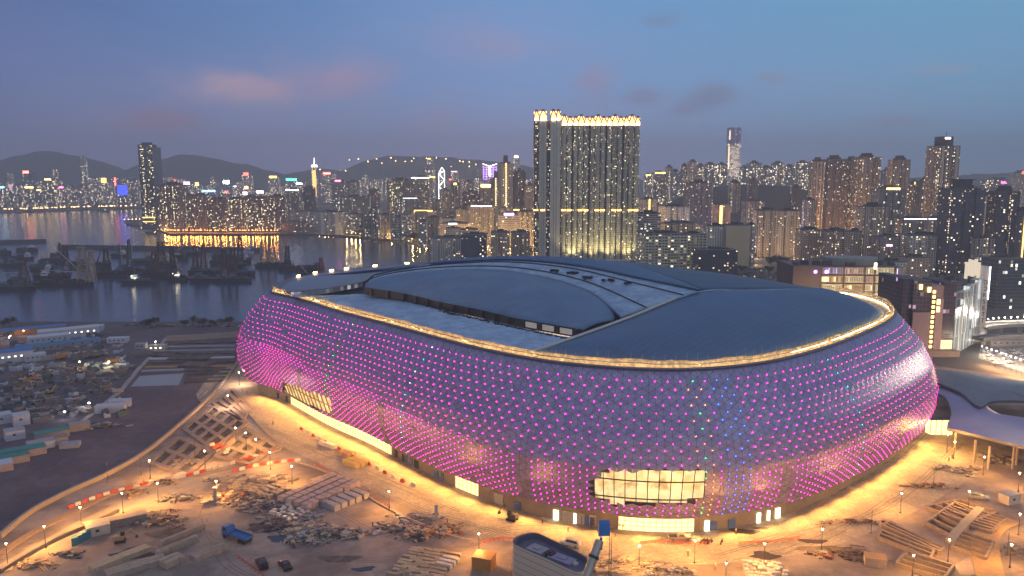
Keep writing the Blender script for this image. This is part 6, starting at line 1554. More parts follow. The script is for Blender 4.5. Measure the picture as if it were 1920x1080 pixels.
# --- cabins, containers, sheds
def cabin(name, label, cat, px, size, rz, wall, roof, group=None, windows=3, door=True, gable=0.0, lit=False, ridge=False):
    w, d, h = size; t = thing(name, label, cat, G(*px), R(rz), group)
    mb = MB(); mb.box((0, 0, h / 2), (w, d, h)); mb.build('wall', wall, t)
    mb = MB()
    if gable:
        for s_ in (-1, 1): mb.face([(-w / 2 - .3, s_ * (d / 2 + .3), h), (w / 2 + .3, s_ * (d / 2 + .3), h), (w / 2 + .3, 0, h + gable), (-w / 2 - .3, 0, h + gable)][::s_])
        for s_ in (-1, 1): mb.face([(s_ * w / 2, -d / 2, h), (s_ * w / 2, d / 2, h), (s_ * w / 2, 0, h + gable)])
    else: mb.box((0, 0, h + .12), (w + .3, d + .3, .24))
    mb.build('roof', roof, t)
    gm = E('cabin_window_lit', (1, .9, .7), 4, samp=False) if lit else m_glass
    for k in range(windows):
        mb = MB(); mb.box((-w / 2 + w * (k + .7) / (windows + .6), -d / 2 - .03, h * .58), (min(1.3, w / windows * .5), .08, .95)); mb.build('window', gm, t)
    if door: mb = MB(); mb.box((w / 2 + .03, 0, 1.05), (.08, .95, 2.1)); mb.build('door', m_concd, t)
    return t
m_wh2 = M('cabin_white', (.46, .50, .58), .7, var=.15, scale=.6); m_bl = M('roof_bright_blue', (.02, .16, .42), .5, var=.15); m_gn = M('tarp_green', (.03, .22, .20), .7, var=.3, scale=.8); m_cgr = M('cabin_grey', (.30, .31, .36), .7, var=.2, scale=.5); m_sand = M('container_beige', (.34, .29, .27), .75, var=.2, scale=.5)
CB = [
 ('site_office', 'two storey white site office with lit windows by the water', (130, 632), (46, 10, 7.5), 36, m_wh2, m_wh2, 9, True, 1.6),
 ('site_office', 'white site office continuing left below the two storey one', (92, 642), (30, 10, 6), 36, m_wh2, m_wh2, 7, False, 1.4),
 ('long_shed', 'long blue roofed shed in front of the white offices', (110, 650), (60, 9, 3.4), 36, m_cgr, m_bl, 8, False, 1.2),
 ('long_shed', 'long open sided blue roofed shed glowing orange inside', (38, 625), (70, 12, 4.2), 33, m_or, m_bl, 0, False, 1.4),  # orange wall colour stands in for the glow inside
 ('site_office', 'large white block with blue roof at the far left', (12, 678), (34, 14, 8), 36, m_wh2, m_bl, 8, True, 1.2),
 ('site_cabin', 'small white cabin standing alone left of the trucks', (66, 675), (14, 9, 5), 36, m_wh2, m_wh2, 4, False, 0),
 ('site_cabin', 'teal roofed cabin between the offices and the dump trucks', (84, 656), (26, 8, 4), 36, m_cgr, M('roof_teal', (.06, .17, .22), .6, var=.2), 5, False, .8),
 ('site_cabin', 'white cabin with four windows beyond the dump trucks', (222, 642), (16, 7, 4.2), 8, m_wh2, m_wh2, 4, False, 0),
 ('site_cabin', 'small pale cabin at the far side near the shore', (181, 619), (12, 7, 4.5), 15, m_wh2, m_wh2, 3, False, 0),
 ('site_cabin', 'small grey cabin right of the four window cabin', (265, 653), (8, 6, 4), 5, m_cgr, m_cgr, 2, False, 0),
 ('guard_hut', 'lit cream hut by the top of the boundary path', (296, 656), (13, 7, 4), 5, m_cr, m_cr, 3, True, 0),
 ('container', 'pair end white container at the far end of the middle path', (208, 772), (16, 6, 4.2), 12, m_wh2, m_wh2, 0, False, 0),
 ('container', 'second white container tucked behind its twin', (226, 762), (12, 5, 4), 20, m_wh2, m_wh2, 0, False, 0),
 ('site_cabin', 'pale tall cabin at left above the green roofed row', (40, 795), (8, 7, 6), 40, m_wh2, m_wh2, 1, False, 0),
 ('site_cabin', 'pale cabin left of the green roofed row', (28, 822), (9, 7, 5), 40, m_wh2, m_cgr, 1, False, 0),
 ('site_cabin', 'pale cabin cut by the left edge above the green roofs', (4, 792), (9, 8, 5), 40, m_wh2, m_wh2, 1, False, 0),
 ('container', 'container with a bright green tarpaulin roof', (98, 820), (16, 6, 3.6), 38, m_sand, m_gn, 0, False, 0),
 ('container', 'open topped container at the right of the green roofed row', (100, 833), (13, 6, 3.6), 40, m_sand, m_concd, 0, False, 0),
 ('container', 'pale container behind the open topped one', (77, 840), (12, 6, 3.8), 38, m_wh2, m_cgr, 0, False, 0),
 ('container', 'teal roofed container, second from the left in the lower row', (38, 855), (22, 8, 3.6), 38, m_sand, m_gn, 0, False, 0),
 ('container', 'teal roofed container lowest in the row at the left edge', (14, 868), (18, 8, 3.6), 38, m_sand, m_gn, 0, False, 0),
 ('container', 'white topped container at the very left edge of the lower row', (-4, 882), (12, 8, 3.6), 38, m_sand, m_wh2, 0, False, 0),
 ('container', 'beige container end at the top right of the green roofed row', (150, 806), (10, 5, 4), 30, m_sand, m_sand, 0, False, 0),
 ('container', 'low grey container right of the open topped one', (132, 838), (9, 5, 2.2), 15, m_cgr, m_cgr, 0, False, 0),
 ('site_cabin', 'cream site cabin with a long flat roof at lower left', (184, 1000), (8, 5, 3.6), 36, m_cr, m_cr, 1, False, 0),
 ('open_shelter', 'long cream roofed shelter joined to the lower left cabin', (218, 985), (22, 5, 3.0), 34, m_concd, m_conc, 0, False, 0),
 ('container', 'orange container with yellow base at the bottom centre', (908, 1064), (7, 6, 4.6), -18, m_or, m_or, 0, False, 0),
 ('site_cabin', 'grey roofed pale cabin beside the silver estate car', (1892, 942), (7, 5, 4.0), 20, m_whb, m_cgr, 1, False, 0),
 ('crate_box', 'pale box with a brown plywood top before the trenches', (1640, 1058), (7, 5, 3.0), -18, m_conc, m_woodp, 0, False, 0),
 ('switch_box', 'tall grey switch box casting a shadow at the junction', (404, 940), (1.2, 1.2, 6), 10, m_cgr, m_cgr, 0, False, 0),
 ('switch_box', 'tall grey box beside the white bright lamp on the plaza', (818, 974), (1.2, 1.2, 6), 10, m_cgr, m_cgr, 0, False, 0),
]
for nm, lb, px, sz, rz, wl, rf_, nw, lit, gb in CB: cabin(nm, lb, nm.replace('_', ' '), px, sz, rz, wl, rf_, None, nw, nw > 0, gb, lit)
for i in range(4):
    t = cabin('portable_toilet', 'blue green portable toilet, %s from the left of four' % nth(i), 'toilet', (140 + i * 8.5, 1022 - i * 4.6), (1.9, 1.9, 3.0), 36, M('toilet_teal', (.05, .22, .26), .5, var=.1), M('toilet_roof', (.08, .3, .34), .5, var=.1), 'portable toilets', 0, True)
for i in range(130):   # scattered small cabins and skips in the dark plot
    x, y = rs.uniform(-20, 230), rs.uniform(626, 790)
    if x > 430 - (y - 600) * .9: continue
    sz = (rs.uniform(3, 11), rs.uniform(2.5, 5), rs.uniform(1.5, 4)); mb = MB(); mb.box((0, 0, sz[2] / 2), sz); mb.box((sz[0] * .1, 0, sz[2] + .3), (sz[0] * .5, sz[1] * .6, .6), 0, 1)
    tag(mb.build('skip', [rs.choice([m_cgr, m_concd, m_wh2, m_teal]), m_mud], loc=G(x, y), rz=rs.uniform(0, 3)), 'small skip or storage box strewn in the dark plot, %s of the scatter' % nth(i), 'skip', 'skips in the dark plot')
for k, (x, y, w, d, n) in enumerate(((60, 690, 60, 22, 240), (150, 715, 70, 24, 300), (40, 745, 50, 24, 200), (110, 770, 60, 24, 240), (180, 800, 40, 14, 130), (230, 690, 30, 20, 200), (150, 640, 70, 20, 180), (300, 612, 90, 16, 260), (420, 612, 60, 14, 160), (200, 735, 30, 20, 120))):
    heap((x, y), w, d, n, [m_mud, m_concd, m_cgr, m_mud], .8, 2.6, None, 2.0)
# strips and sheds of the middle plot
for i, (x0, x1, y, w, mt) in enumerate(((292, 440, 660, 3, m_cgr), (286, 440, 666, 2, m_mud), (280, 440, 674, 3, m_wh2), (276, 440, 682, 3, m_mud), (272, 438, 690, 2.4, m_woodp), (266, 345, 697, 3, m_cgr), (350, 435, 697, 2, m_mud), (350, 432, 704, 2, m_mud), (348, 428, 711, 2, m_mud), (305, 440, 652, 3, m_cgr), (310, 446, 646, 2, m_mud), (345, 424, 718, 2, m_mud))):
    a, b_ = G(x0, y), G(x1, y - 3); d = b_ - a; mb = MB(); mb.box((0, 0, .5), (d.length, w, 1.0)); tag(mb.build('formwork_strip', mt, loc=tuple((a + b_) / 2), rz=math.atan2(d.y, d.x)), 'long low formwork strip across the middle plot, %s counted from the back' % nth(i), 'formwork', 'formwork strips')
for i, (x0, x1, y) in enumerate(((320, 395, 672), (260, 330, 666), (340, 400, 686))):
    a, b_ = G(x0, y), G(x1, y); mb = MB(); mb.box((0, 0, .8), ((b_ - a).length, 14, 1.2)); tag(mb.build('dark_slab', m_mud, loc=tuple((a + b_) / 2)), 'broad dark slab between pale formwork strips, %s of three' % nth(i), 'slab', 'dark slabs')
wall_run('site_hoarding', 'pale hoarding wall along the far side of the middle plot', 'hoarding', GP([(312, 640), (380, 637), (448, 632)]), .6, 5, m_sand)
sheet('concrete_slab', GP([(245, 725), (262, 705), (345, 700), (335, 722)]), m_cgr, GZ + .05)
wall_run('haul_road', 'raised path edge running up the dark plot to the lit hut', 'path', GP([(150, 795), (225, 735), (262, 690), (296, 655), (312, 634)]), 3.0, .5, m_sand)
for i, (x, y, e_, col) in enumerate(((292, 651, 2500, (1, .8, .7)), (168, 770, 1200, (1, .9, .8)), (122, 787, 800, (.9, .9, 1)), (205, 690, 6000, (1, .85, .45)), (150, 690, 2500, (1, .7, .25)), (20, 640, 2500, (1, .6, .25)), (45, 630, 2500, (1, .5, .2)), (18, 643, 800, (.8, .8, 1)))):
    t = thing('work_lamp', 'small work lamp on a stand in the dark plot, %s of the eight' % nth(i), 'work lamp', G(x, y), 0, 'work lamps in the dark plot'); mb = MB(); mb.tube((0, 0, 0), (0, 0, 4.5), .1, n=5); mb.build('stand', m_pole, t)
    mb = MB(); mb.box((0, 0, 4.7), (.8, .5, .5)); mb.build('lamp_head', E('work_lamp_%d' % i, col, 25), t); lamp('work_lamp_light', (0, -.6, 4.6), e_, col, t, 'POINT', .3)
m_trees2 = [G(x, y) for x, y in ((272, 612), (282, 616), (292, 610), (345, 612), (362, 611), (380, 613), (398, 611), (415, 612), (430, 610), (8, 612), (20, 614))]
for i, p in enumerate(m_trees2): dup(protos[i % 3], p, rs.uniform(0, 6), 'dark shrub tree on the near shore edge, %s from the left' % nth(i), 'shore trees', rs.uniform(.6, .9))
# --- people
m_skin = M('skin', (.35, .22, .15), .6, var=0); m_cloth = [M('work_clothes_dark', (.05, .06, .08), .9, var=.2), M('work_clothes_brown', (.16, .12, .09), .9, var=.2)]
def person_proto(stride):
    bm = bmesh.new(); V = {}
    J = {'pel': (0, 0, .95, .15), 'waist': (0, 0, 1.12, .13), 'chest': (0, 0, 1.36, .16), 'neck': (0, 0, 1.5, .06), 'head': (0, 0, 1.62, .10), 'top': (0, .0, 1.72, .085),
         'hl': (-.1, 0, .9, .10), 'kl': (-.12, .16 * stride, .5, .07), 'al': (-.12, .30 * stride - .1, .08, .045), 'tl': (-.12, .32 * stride + .08, .04, .04),
         'hr': (.1, 0, .9, .10), 'kr': (.12, -.05 * stride, .5, .07), 'ar': (.12, -.34 * stride, .08, .045), 'tr': (.12, -.3 * stride + .12, .04, .04),
         'sl': (-.2, 0, 1.42, .06), 'el': (-.27, -.12 * stride, 1.15, .045), 'wl': (-.26, .1, .92, .035), 'fl': (-.25, .14, .84, .03),
         'sr': (.2, 0, 1.42, .06), 'er': (.27, .12 * stride, 1.15, .045), 'wr': (.26, .22, .98, .035), 'fr': (.24, .28, .92, .03)}
    for k, (x, y, z, r_) in J.items(): V[k] = bm.verts.new((x, y, z))
    for a, b_ in (('pel', 'waist'), ('waist', 'chest'), ('chest', 'neck'), ('neck', 'head'), ('head', 'top'), ('pel', 'hl'), ('hl', 'kl'), ('kl', 'al'), ('al', 'tl'), ('pel', 'hr'), ('hr', 'kr'), ('kr', 'ar'), ('ar', 'tr'), ('chest', 'sl'), ('sl', 'el'), ('el', 'wl'), ('wl', 'fl'), ('chest', 'sr'), ('sr', 'er'), ('er', 'wr'), ('wr', 'fr')): bm.edges.new((V[a], V[b_]))
    me = D_.meshes.new('person_body'); bm.verts.index_update(); bm.to_mesh(me); bm.free(); o = D_.objects.new('person_body', me); C.objects.link(o)
    md = o.modifiers.new('s', 'SKIN'); o.modifiers.new('u', 'SUBSURF').levels = 1
    for v, (k, j) in zip(me.skin_vertices[0].data, J.items()): v.radius = (j[3], j[3])
    me.skin_vertices[0].data[0].use_root = True
    bpy.context.view_layer.update(); ev = o.evaluated_get(bpy.context.evaluated_depsgraph_get()); m2 = D_.meshes.new_from_object(ev)
    D_.objects.remove(o)
    for m in (m_cloth[0], m_skin): m2.materials.append(m)
    for p in m2.polygons: p.material_index = 1 if p.center.z > 1.5 or (abs(p.center.x) > .2 and p.center.z < .95) else 0; p.use_smooth = True
    return m2
PM = [person_proto(0), person_proto(1)]
def vest_mesh(): 
    mb = MB(); P = [(math.cos(a) * .21, math.sin(a) * .16) for a in [k * math.pi / 5 for k in range(10)]]; mb.prism(P, 1.0, 1.46, cap=True); return mb
m_vest = M('vest_orange', (.8, .2, .03), .7, var=0); m_vestg = M('vest_lime', (.4, .6, .05), .7, var=0); m_hat = M('helmet_white', (.7, .68, .6), .4, var=0)
PP = [(1017, 982, 0, 'standing by the wall left of the lit doorways'), (1065, 998, 1, 'walking on the plaza before the second lit doorway'), (1162, 992, 0, 'left one of two standing before the long lobby'), (1168, 993, 0, 'right one of two standing before the long lobby'), (1153, 1007, 1, 'in bright orange walking below the crane boom'), (1301, 996, 0, 'alone on the plaza before the big window'), (1290, 1044, 0, 'standing among the debris right of the crane'), (692, 927, 0, 'standing at the orange fence on the plaza edge'), (699, 988, 0, 'alone in the middle of the open yard'), (512, 797, 0, 'small on the plaza by the left lobby end'), (833, 1012, 1, 'walking across the open ground at bottom centre'), (839, 982, 0, 'near the debris by the white bright lamp'), (427, 898, 0, 'beside the junction barriers'), (1341, 1070, 0, 'in white near the brightest lamp flare'), (1785, 860, 0, 'under the right canopy in a red vest'), (1779, 866, 1, 'walking left of the one under the canopy'), (1380, 1004, 1, 'crossing the plaza right of the pickup'), (455, 735, 0, 'at the left end of the plaza by the shell'), (463, 738, 1, 'walking below the left end of the shell')]
hm = None
for i, (x, y, st, lb) in enumerate(PP):
    o = D_.objects.new('person', PM[st]); C.objects.link(o); o.location = G(x, y) + Vector((0, 0, .015)); o.rotation_euler.z = rs.uniform(0, 6.28); o.scale = (1.5, 1.5, 1.45); tag(o, 'worker ' + lb, 'person', 'workers on the site')
    if hm is None:
        hv = vest_mesh().build('vest', m_vest, o); mb = MB(); mb.tube((0, 0, 1.70), (0, 0, 1.80), .15, .09, 10); mb.tube((0, .05, 1.69), (0, .05, 1.71), .17, .17, 10); hm = mb.build('helmet', m_hat, o)
    else:
        for s_ in (hv, hm): q = s_.copy(); C.objects.link(q); q.parent = o
def motorbike(label, px, rz):
    t = thing('motorcycle', label, 'motorcycle', G(*px), R(rz), 'motorcycles')
    for x in (-.7, .7): mb = MB(); mb.tube((x, -.07, .32), (x, .07, .32), .32, n=12); mb.build('wheel', m_tyre, t)
    mb = MB(); mb.box((0, 0, .62), (.9, .28, .35), 0, 0, .8); mb.box((.15, 0, .88), (.5, .26, .22), 0, 0, .8); mb.build('body', m_mud, t)
    mb = MB(); mb.box((-.4, 0, .88), (.7, .26, .12)); mb.build('seat', m_pole, t)
    mb = MB(); mb.tube((.7, 0, .32), (.48, 0, 1.1), .05, n=5); mb.tube((.48, -.35, 1.12), (.48, .35, 1.12), .03, n=5); mb.build('handlebar', m_pole, t); t.scale = (1.6,) * 3
for i, (x, y, rz) in enumerate(((1318, 1018, 30), (1324, 1018, 40), (1331, 1019, 35), (1353, 1019, 60), (543, 1020, 120), (550, 1026, 125))): motorbike('dark motorcycle, %s counted from the left of the right group and then the pair by the cars' % nth(i) if False else ('dark motorcycle, %s of four right of the pickup' % nth(i) if i < 4 else 'dark motorcycle, %s of two above the black cars' % nth(i - 4)), (x, y), rz)
# --- round cream building at the bottom with its sunken roof
zt = 17.0
fp = spline(GP([(961, 1018), (966, 1008), (984, 1000), (1000, 998), (1010, 1000), (1030, 1009), (1055, 1021), (1080, 1033), (1098, 1043), (1107, 1053), (1106, 1064), (1094, 1071), (1080, 1072), (1060, 1064), (1030, 1050), (1000, 1037), (975, 1026)], zt), 60)
cb_ = sum(fp, Vector()) / 60
t = thing('round_building', 'cream banded building with rounded corners and sunken dark roof', 'building', (cb_.x, cb_.y, GZ))
fpl = [(p.x - cb_.x, p.y - cb_.y) for p in fp]
m_band = D_.materials.new('cream_bands'); m_band.use_nodes = True; T = NT(m_band.node_tree); g = T.n('ShaderNodeNewGeometry'); z = T.n('ShaderNodeSeparateXYZ', i_0=g.outputs['Position']).outputs[2]
ln = T.m('LESS_THAN', T.m('FRACT', T.m('DIVIDE', z, 2.3)), .07); T.n('ShaderNodeOutputMaterial', i_0=T.n('ShaderNodeBsdfPrincipled', i_Base_Color=T.mix(ln, (.60, .54, .42), (.12, .1, .08)), i_Roughness=.5))
mb = MB(); mb.prism(fpl, 0, zt - GZ, 0, cap=False); mb.build('wall', m_band, t)
mb = MB(); inn = [(x * .93, y * .93) for x, y in fpl]
for i in range(60): j = (i + 1) % 60; mb.face([(*fpl[i], zt - GZ), (*fpl[j], zt - GZ), (*inn[j], zt - GZ), (*inn[i], zt - GZ)]); mb.face([(*inn[j], zt - GZ), (*inn[i], zt - GZ), (*inn[i], zt - GZ - 2), (*inn[j], zt - GZ - 2)])
mb.build('parapet', M('parapet_dark', (.10, .11, .15), .6, var=.1), t)
mb = MB(); mb.face([(x, y, zt - GZ - 2) for x, y in inn]); mb.build('roof', M('roof_membrane', (.10, .12, .19), .7, var=.2), t)
d_ = (G(1090, 1050, zt) - G(985, 1012, zt)); rzb = math.atan2(d_.y, d_.x)
for f, w_, dd, h_, mt in ((-.26, 6.5, 5, 1.0, m_cgr), (.18, 9, 4.5, .8, M('roof_lilac', (.26, .26, .38), .7, var=.1)), (-.02, 2.5, 3, 1.4, m_pole), (.4, 2, 1.6, .8, m_whb)):
    mb = MB(); q = Vector((math.cos(rzb), math.sin(rzb), 0)) * d_.length * f; mb.box((q.x, q.y, zt - GZ - 2 + h_ / 2), (w_, dd, h_), rzb); mb.box((q.x, q.y, zt - GZ - 2 + h_ + .15), (w_ * .4, dd * .4, .5), rzb); mb.build('roof_unit', mt, t)
# --- crane boom
ctop = AT(1132, 992, 150); cbase = AT(1098, 1085, 146)
dirn = (cbase - ctop).normalized(); L_ = (ctop.z - GZ - 3) / -dirn.z; foot = ctop + dirn * L_
t = thing('mobile_crane', 'telescopic crane boom with blue head rising beside the cream building', 'crane', (foot.x, foot.y, GZ))
bo = foot - Vector((0, 0, GZ)) ; o_ = Vector((foot.x, foot.y, GZ))
m_boom = M('boom_steel', (.42, .38, .30), .35, .55, var=.15, scale=.5)
for f0, f1, r_ in ((0, .45, 1.25), (.45, .8, 1.05), (.8, .97, .9)):
    mb = MB(); a, b_ = foot.lerp(ctop, f0) - o_, foot.lerp(ctop, f1) - o_; mb.tube(a, b_, r_, r_, 8); mb.build('boom_section', m_boom, t)
for f in (.45, .8, .925): mb = MB(); a, b_ = foot.lerp(ctop, f - .004) - o_, foot.lerp(ctop, f + .004) - o_; mb.tube(a, b_, 1.35 if f < .5 else 1.12, None, 8); mb.build('boom_collar', m_pole, t)
mb = MB(); q = ctop - o_; mb.box(tuple(q - dirn * .2), (2.4, 1.8, 2.6), 0, 0, .85); mb.box(tuple(q + Vector((-.6, -.9, -2.6))), (.5, .6, 2.6)); mb.build('boom_head', m_blue, t)
mb = MB(); mb.tube(q + Vector((1.2, 0, -1.5)), q + Vector((1.2, 0, -12)), .07, n=4); mb.tube(q + Vector((1.6, 0, -1.5)), q + Vector((1.6, 0, -12)), .07, n=4); mb.box(tuple(q + Vector((1.4, 0, -12.5))), (.7, .4, 1.2)); mb.build('hook_line', m_pole, t)
mb = MB(); mb.box((0, -1, 1.6), (3.2, 9, 1.8)); mb.box((0, 0, 3), (2.6, 4, 1.6)); mb.build('carrier', m_boom, t)
# ================================================================ RIGHT SIDE BUILDINGS
r6 = random.Random(41)
# mall behind the stadium
t = thing('mall', 'brown and beige mall with purple and gold lit window bays behind the stadium', 'mall', (AT(1590, 500, 760).x, 760, GZ), R(-4))
Wm = AT(1690, 500, 760).x - AT(1490, 500, 760).x; hm_ = AT(0, 500, 760).z - GZ
mb = MB(); mb.box((0, 30, hm_ / 2), (Wm, 60, hm_)); mb.build('wall', M('mall_brown', (.14, .09, .075), .7, var=.15, scale=.1), t)
m_bg = FAC('mall_beige', (.58, .52, .36), 1.6, 6.2, .34, .7, .45, 2.0, (1, .85, .5), (1, .9, .6), (.12, .11, .08))
m_pp = FAC('mall_purple', (.30, .26, .34), 2.4, 6.2, .18, .8, .75, 6, (.38, .25, 1), (.55, .35, 1), (.1, .08, .2))
m_gd = FAC('mall_gold', (.35, .25, .15), 2.2, 6.2, 1.0, .75, .95, 2.6, (1, .62, .22), (1, .8, .45), (.3, .2, .1))
m_pk = FAC('mall_pink', (.40, .28, .26), 2.0, 6.2, .3, .7, .3, 1.4, (1, .6, .4), (1, .8, .6), (.15, .1, .1))
segs = [(-.5, -.24, None), (-.24, -.04, 'a'), (-.03, .15, 'b'), (.16, .24, 'c'), (.25, .42, 'd'), (.43, .5, 'e')]
for fl in range(6):
    z0 = hm_ - 7.2 - fl * 8.2
    for a, b_, k in segs:
        if k is None: continue
        mt = {'a': [m_pp, m_gd, m_bg, m_bg, m_pp, m_bg], 'b': [m_pk, m_bg, m_gd, m_pp, m_bg, m_bg], 'c': [m_bg, m_pk, m_bg, m_bg, m_pk, m_bg], 'd': [m_bg] * 6, 'e': [m_pp, m_gd, m_pp, m_gd, m_pp, m_bg]}[k][fl]
        mb = MB(); x0, x1 = a * Wm + .6, b_ * Wm - .6; mb.prism([(x0, -1.0 - (.8 if k == 'd' else 0)), (x1, -1.0 - (.8 if k == 'd' else 0)), (x1, .5), (x0, .5)], z0, z0 + 6.6); mb.build('window_bay', mt, t)
mb = MB(); mb.prism(poly('round', Wm * .5, 30), hm_, hm_ + 7); ro = mb.build('roof_hall', M('roof_hall_grey', (.25, .26, .25), .7, var=.15), t); ro.location = (Wm * .1, 26, 0)
for k in range(10): mb = MB(); mb.box((-Wm * .45 + k * Wm * .1, 12 + r6.uniform(-5, 8), hm_ + 2), (r6.uniform(4, 9), 6, r6.uniform(2, 5))); mb.build('roof_unit', m_rfd, t)
for x in (-.30, -.2): mb = MB(); mb.tube((x * Wm, -1.6, hm_ - 5), (x * Wm, -2.0, hm_ - 5), 1.6, n=12); mb.build('round_sign', sgn('purple', 8), t)
mb = MB(); mb.box((.245 * Wm, -1.5, hm_ + 1), (2.4, 1, 6)); mb.build('roof_sign', E('mall_sign_pale', (1, .85, .6), 5), t)
mb = MB(); mb.box((.51 * Wm, -2, hm_ / 2), (1.6, 1.6, hm_ + 3)); mb.build('corner_pillar', m_concd, t)
lamprow([Vector((AT(x, 500, 742).x, 742, GZ)) for x in (1500, 1530, 1560, 1590, 1620, 1650, 1680)], E_wh, 'added lamp brightening the mall front, %s from the left', 'added lamps before the mall', 22, .8, 7000, 1, (1, .74, .42))  # lamps added in front to brighten the mall walls
# hotel
D = 600; ox = AT(1793, 560, D).x; t = thing('hotel', 'pink brown hotel with a white lit curved glass side and vertical letters', 'hotel', (ox, D, GZ))
X_ = lambda px_, d=D: AT(px_, 560, d).x - ox
Zp = lambda py, d=D: AT(0, py, d).z - GZ
m_hp = FAC('hotel_pink', (.34, .25, .26), 3.0, 3.3, .0, .0, 0, 0)
m_hw = FAC('hotel_dark_glass', (.10, .09, .11), 2.6, 3.3, .85, .85, .05, 1.2, (1, .6, .25), (.8, .5, .9), (.05, .045, .07))
m_hl = FAC('hotel_white_glass', (.45, .48, .46), 2.2, 14, .9, .95, .8, 1.1, (.8, .95, .9), (.95, 1, .95), (.3, .36, .36))
def hb(name, x0, x1, ytop, mat, y0=0, y1=30, z0=0, d=D): mb = MB(); mb.prism([(X_(x0), y0), (X_(x1), y0), (X_(x1), y1), (X_(x0), y1)], z0, Zp(ytop), 0); return mb.build(name, mat, t)
hb('side_block', 1697, 1714, 524, m_hw, 4, 46); hb('pink_wall', 1714, 1747, 586, m_hp, 0, 36); hb('upper_glass', 1714, 1747, 527, m_hw, 1.5, 40); hb('pink_wall', 1757, 1770, 560, m_hp, 0, 36); hb('stair_shaft', 1747, 1757, 548, m_pole, 1, 30); hb('upper_wall', 1747, 1772, 536, m_hp, .8, 30, Zp(560)); hb('room_glass', 1770, 1793, 530, m_hw, .5, 34)
for k in range(13): mb = MB(); mb.box((X_(1752), .7, 3 + k * 3.9), (2.0, .5, 2.2)); mb.build('stair_window', E('stair_orange', (1, .55, .15), 3.5 if k % 3 else 6), t)
for px_, py in ((1760, 566), (1760, 580), (1725, 538), (1741, 543)): mb = MB(); mb.box((X_(px_), -.3, Zp(py)), (2.4, .5, 4)); mb.build('lit_room', E('lit_room', (1, .62, .2), 5), t)
mb = MB(); mb.box((X_(1781), .1, Zp(646)), (8.6, .6, 7)); mb.build('lobby_window', E('hotel_lobby', (1, .72, .38), 1.6), t)
# white glass side, stepping up in four panels towards the fin
e0 = Vector((0, 0, 0)); e1 = Vector((AT(1843, 540, 655).x - ox, 55, 0)); n_ = Vector((e1.y, -e1.x, 0)).normalized()
for k, (a, b_, yt) in enumerate(((0, .26, 575), (.26, .5, 545), (.5, .76, 533), (.76, 1, 522))):
    p0, p1 = e0.lerp(e1, a + .015), e0.lerp(e1, b_ - .015); zt_ = Zp(yt, D + 55 * b_); mb = MB(); mb.prism([(p0.x, p0.y), (p1.x, p1.y), (p1.x - n_.x * 6, p1.y - n_.y * 6), (p0.x - n_.x * 6, p0.y - n_.y * 6)], 0, zt_); mb.build('glass_panel', m_hl, t)
    mb = MB(); mb.box((p1.x + n_.x * .3, p1.y + n_.y * .3, zt_ / 2 + 1), (.9, .9, zt_ + 2), math.atan2(e1.y, e1.x)); mb.box(((p0.x + p1.x) / 2, (p0.y + p1.y) / 2, zt_ + 1), ((p1 - p0).length, 1.5, 1.2), math.atan2(e1.y, e1.x)); mb.build('white_frame', M('white_frame', (.6, .6, .56), .5, var=.1), t)
mb = MB(); q = e1 * 1.03; zf = Zp(500, 655); mb.prism([(q.x - 2, q.y - 1), (q.x + 3.4, q.y - 1), (q.x + 3.4, q.y + 12), (q.x - 2, q.y + 12)], 0, zf); mb.build('sign_fin', M('fin_white', (.66, .64, .58), .6, var=.08), t)
mb = MB(); mb.box((q.x + 3.6, q.y - 1.3, zf * .78), (.5, .5, zf * .44)); mb.build('edge_light', E('fin_edge', (.9, .92, 1), 6), t)
for k in range(5): mb = MB(); mb.box((q.x - 14 + k * 2.6, q.y + 3, zf - 3 + r6.uniform(-1, 2)), (1.2, 3, 14)); mb.build('crown_louvre', E('louvre_pale', (1, .85, .65), 2.2 if k % 2 else .8), t)
mb = MB(); mb.tube((q.x - 4, q.y + 4, zf), (q.x - 4, q.y + 4, zf + 10), .25, n=4); mb.build('mast', m_steel, t)
for k, ch in enumerate('DORSETT'):
    cu = D_.curves.new('letter', 'FONT'); cu.body = ch; cu.size = 5.2; cu.align_x = 'CENTER'; cu.extrude = .15; cu.materials.append(M('letter_dark', (.03, .03, .04), .5, var=0))
    lo = D_.objects.new('sign_letter', cu); C.objects.link(lo); bpy.context.view_layer.update(); me_ = D_.meshes.new_from_object(lo.evaluated_get(bpy.context.evaluated_depsgraph_get())); D_.objects.remove(lo); lo = D_.objects.new('sign_letter', me_); C.objects.link(lo); lo.parent = t; lo.location = (q.x + .6, q.y - 1.25, zf - 15 - k * 5.4); lo.rotation_euler = (R(90), 0, 0)
o = lamp('facade_floodlight', (e1.x * .5 + n_.x * 14, e1.y * .5 + n_.y * 14, 2), 5000, (.9, 1, .92), t, 'SPOT', 1.5, R(120)); o.rotation_euler = (Vector((-n_.x * 10, -n_.y * 10, 22))).to_track_quat('-Z', 'Y').to_euler()
hb('podium', 1697, 1800, 655, m_concd, -6, 44)
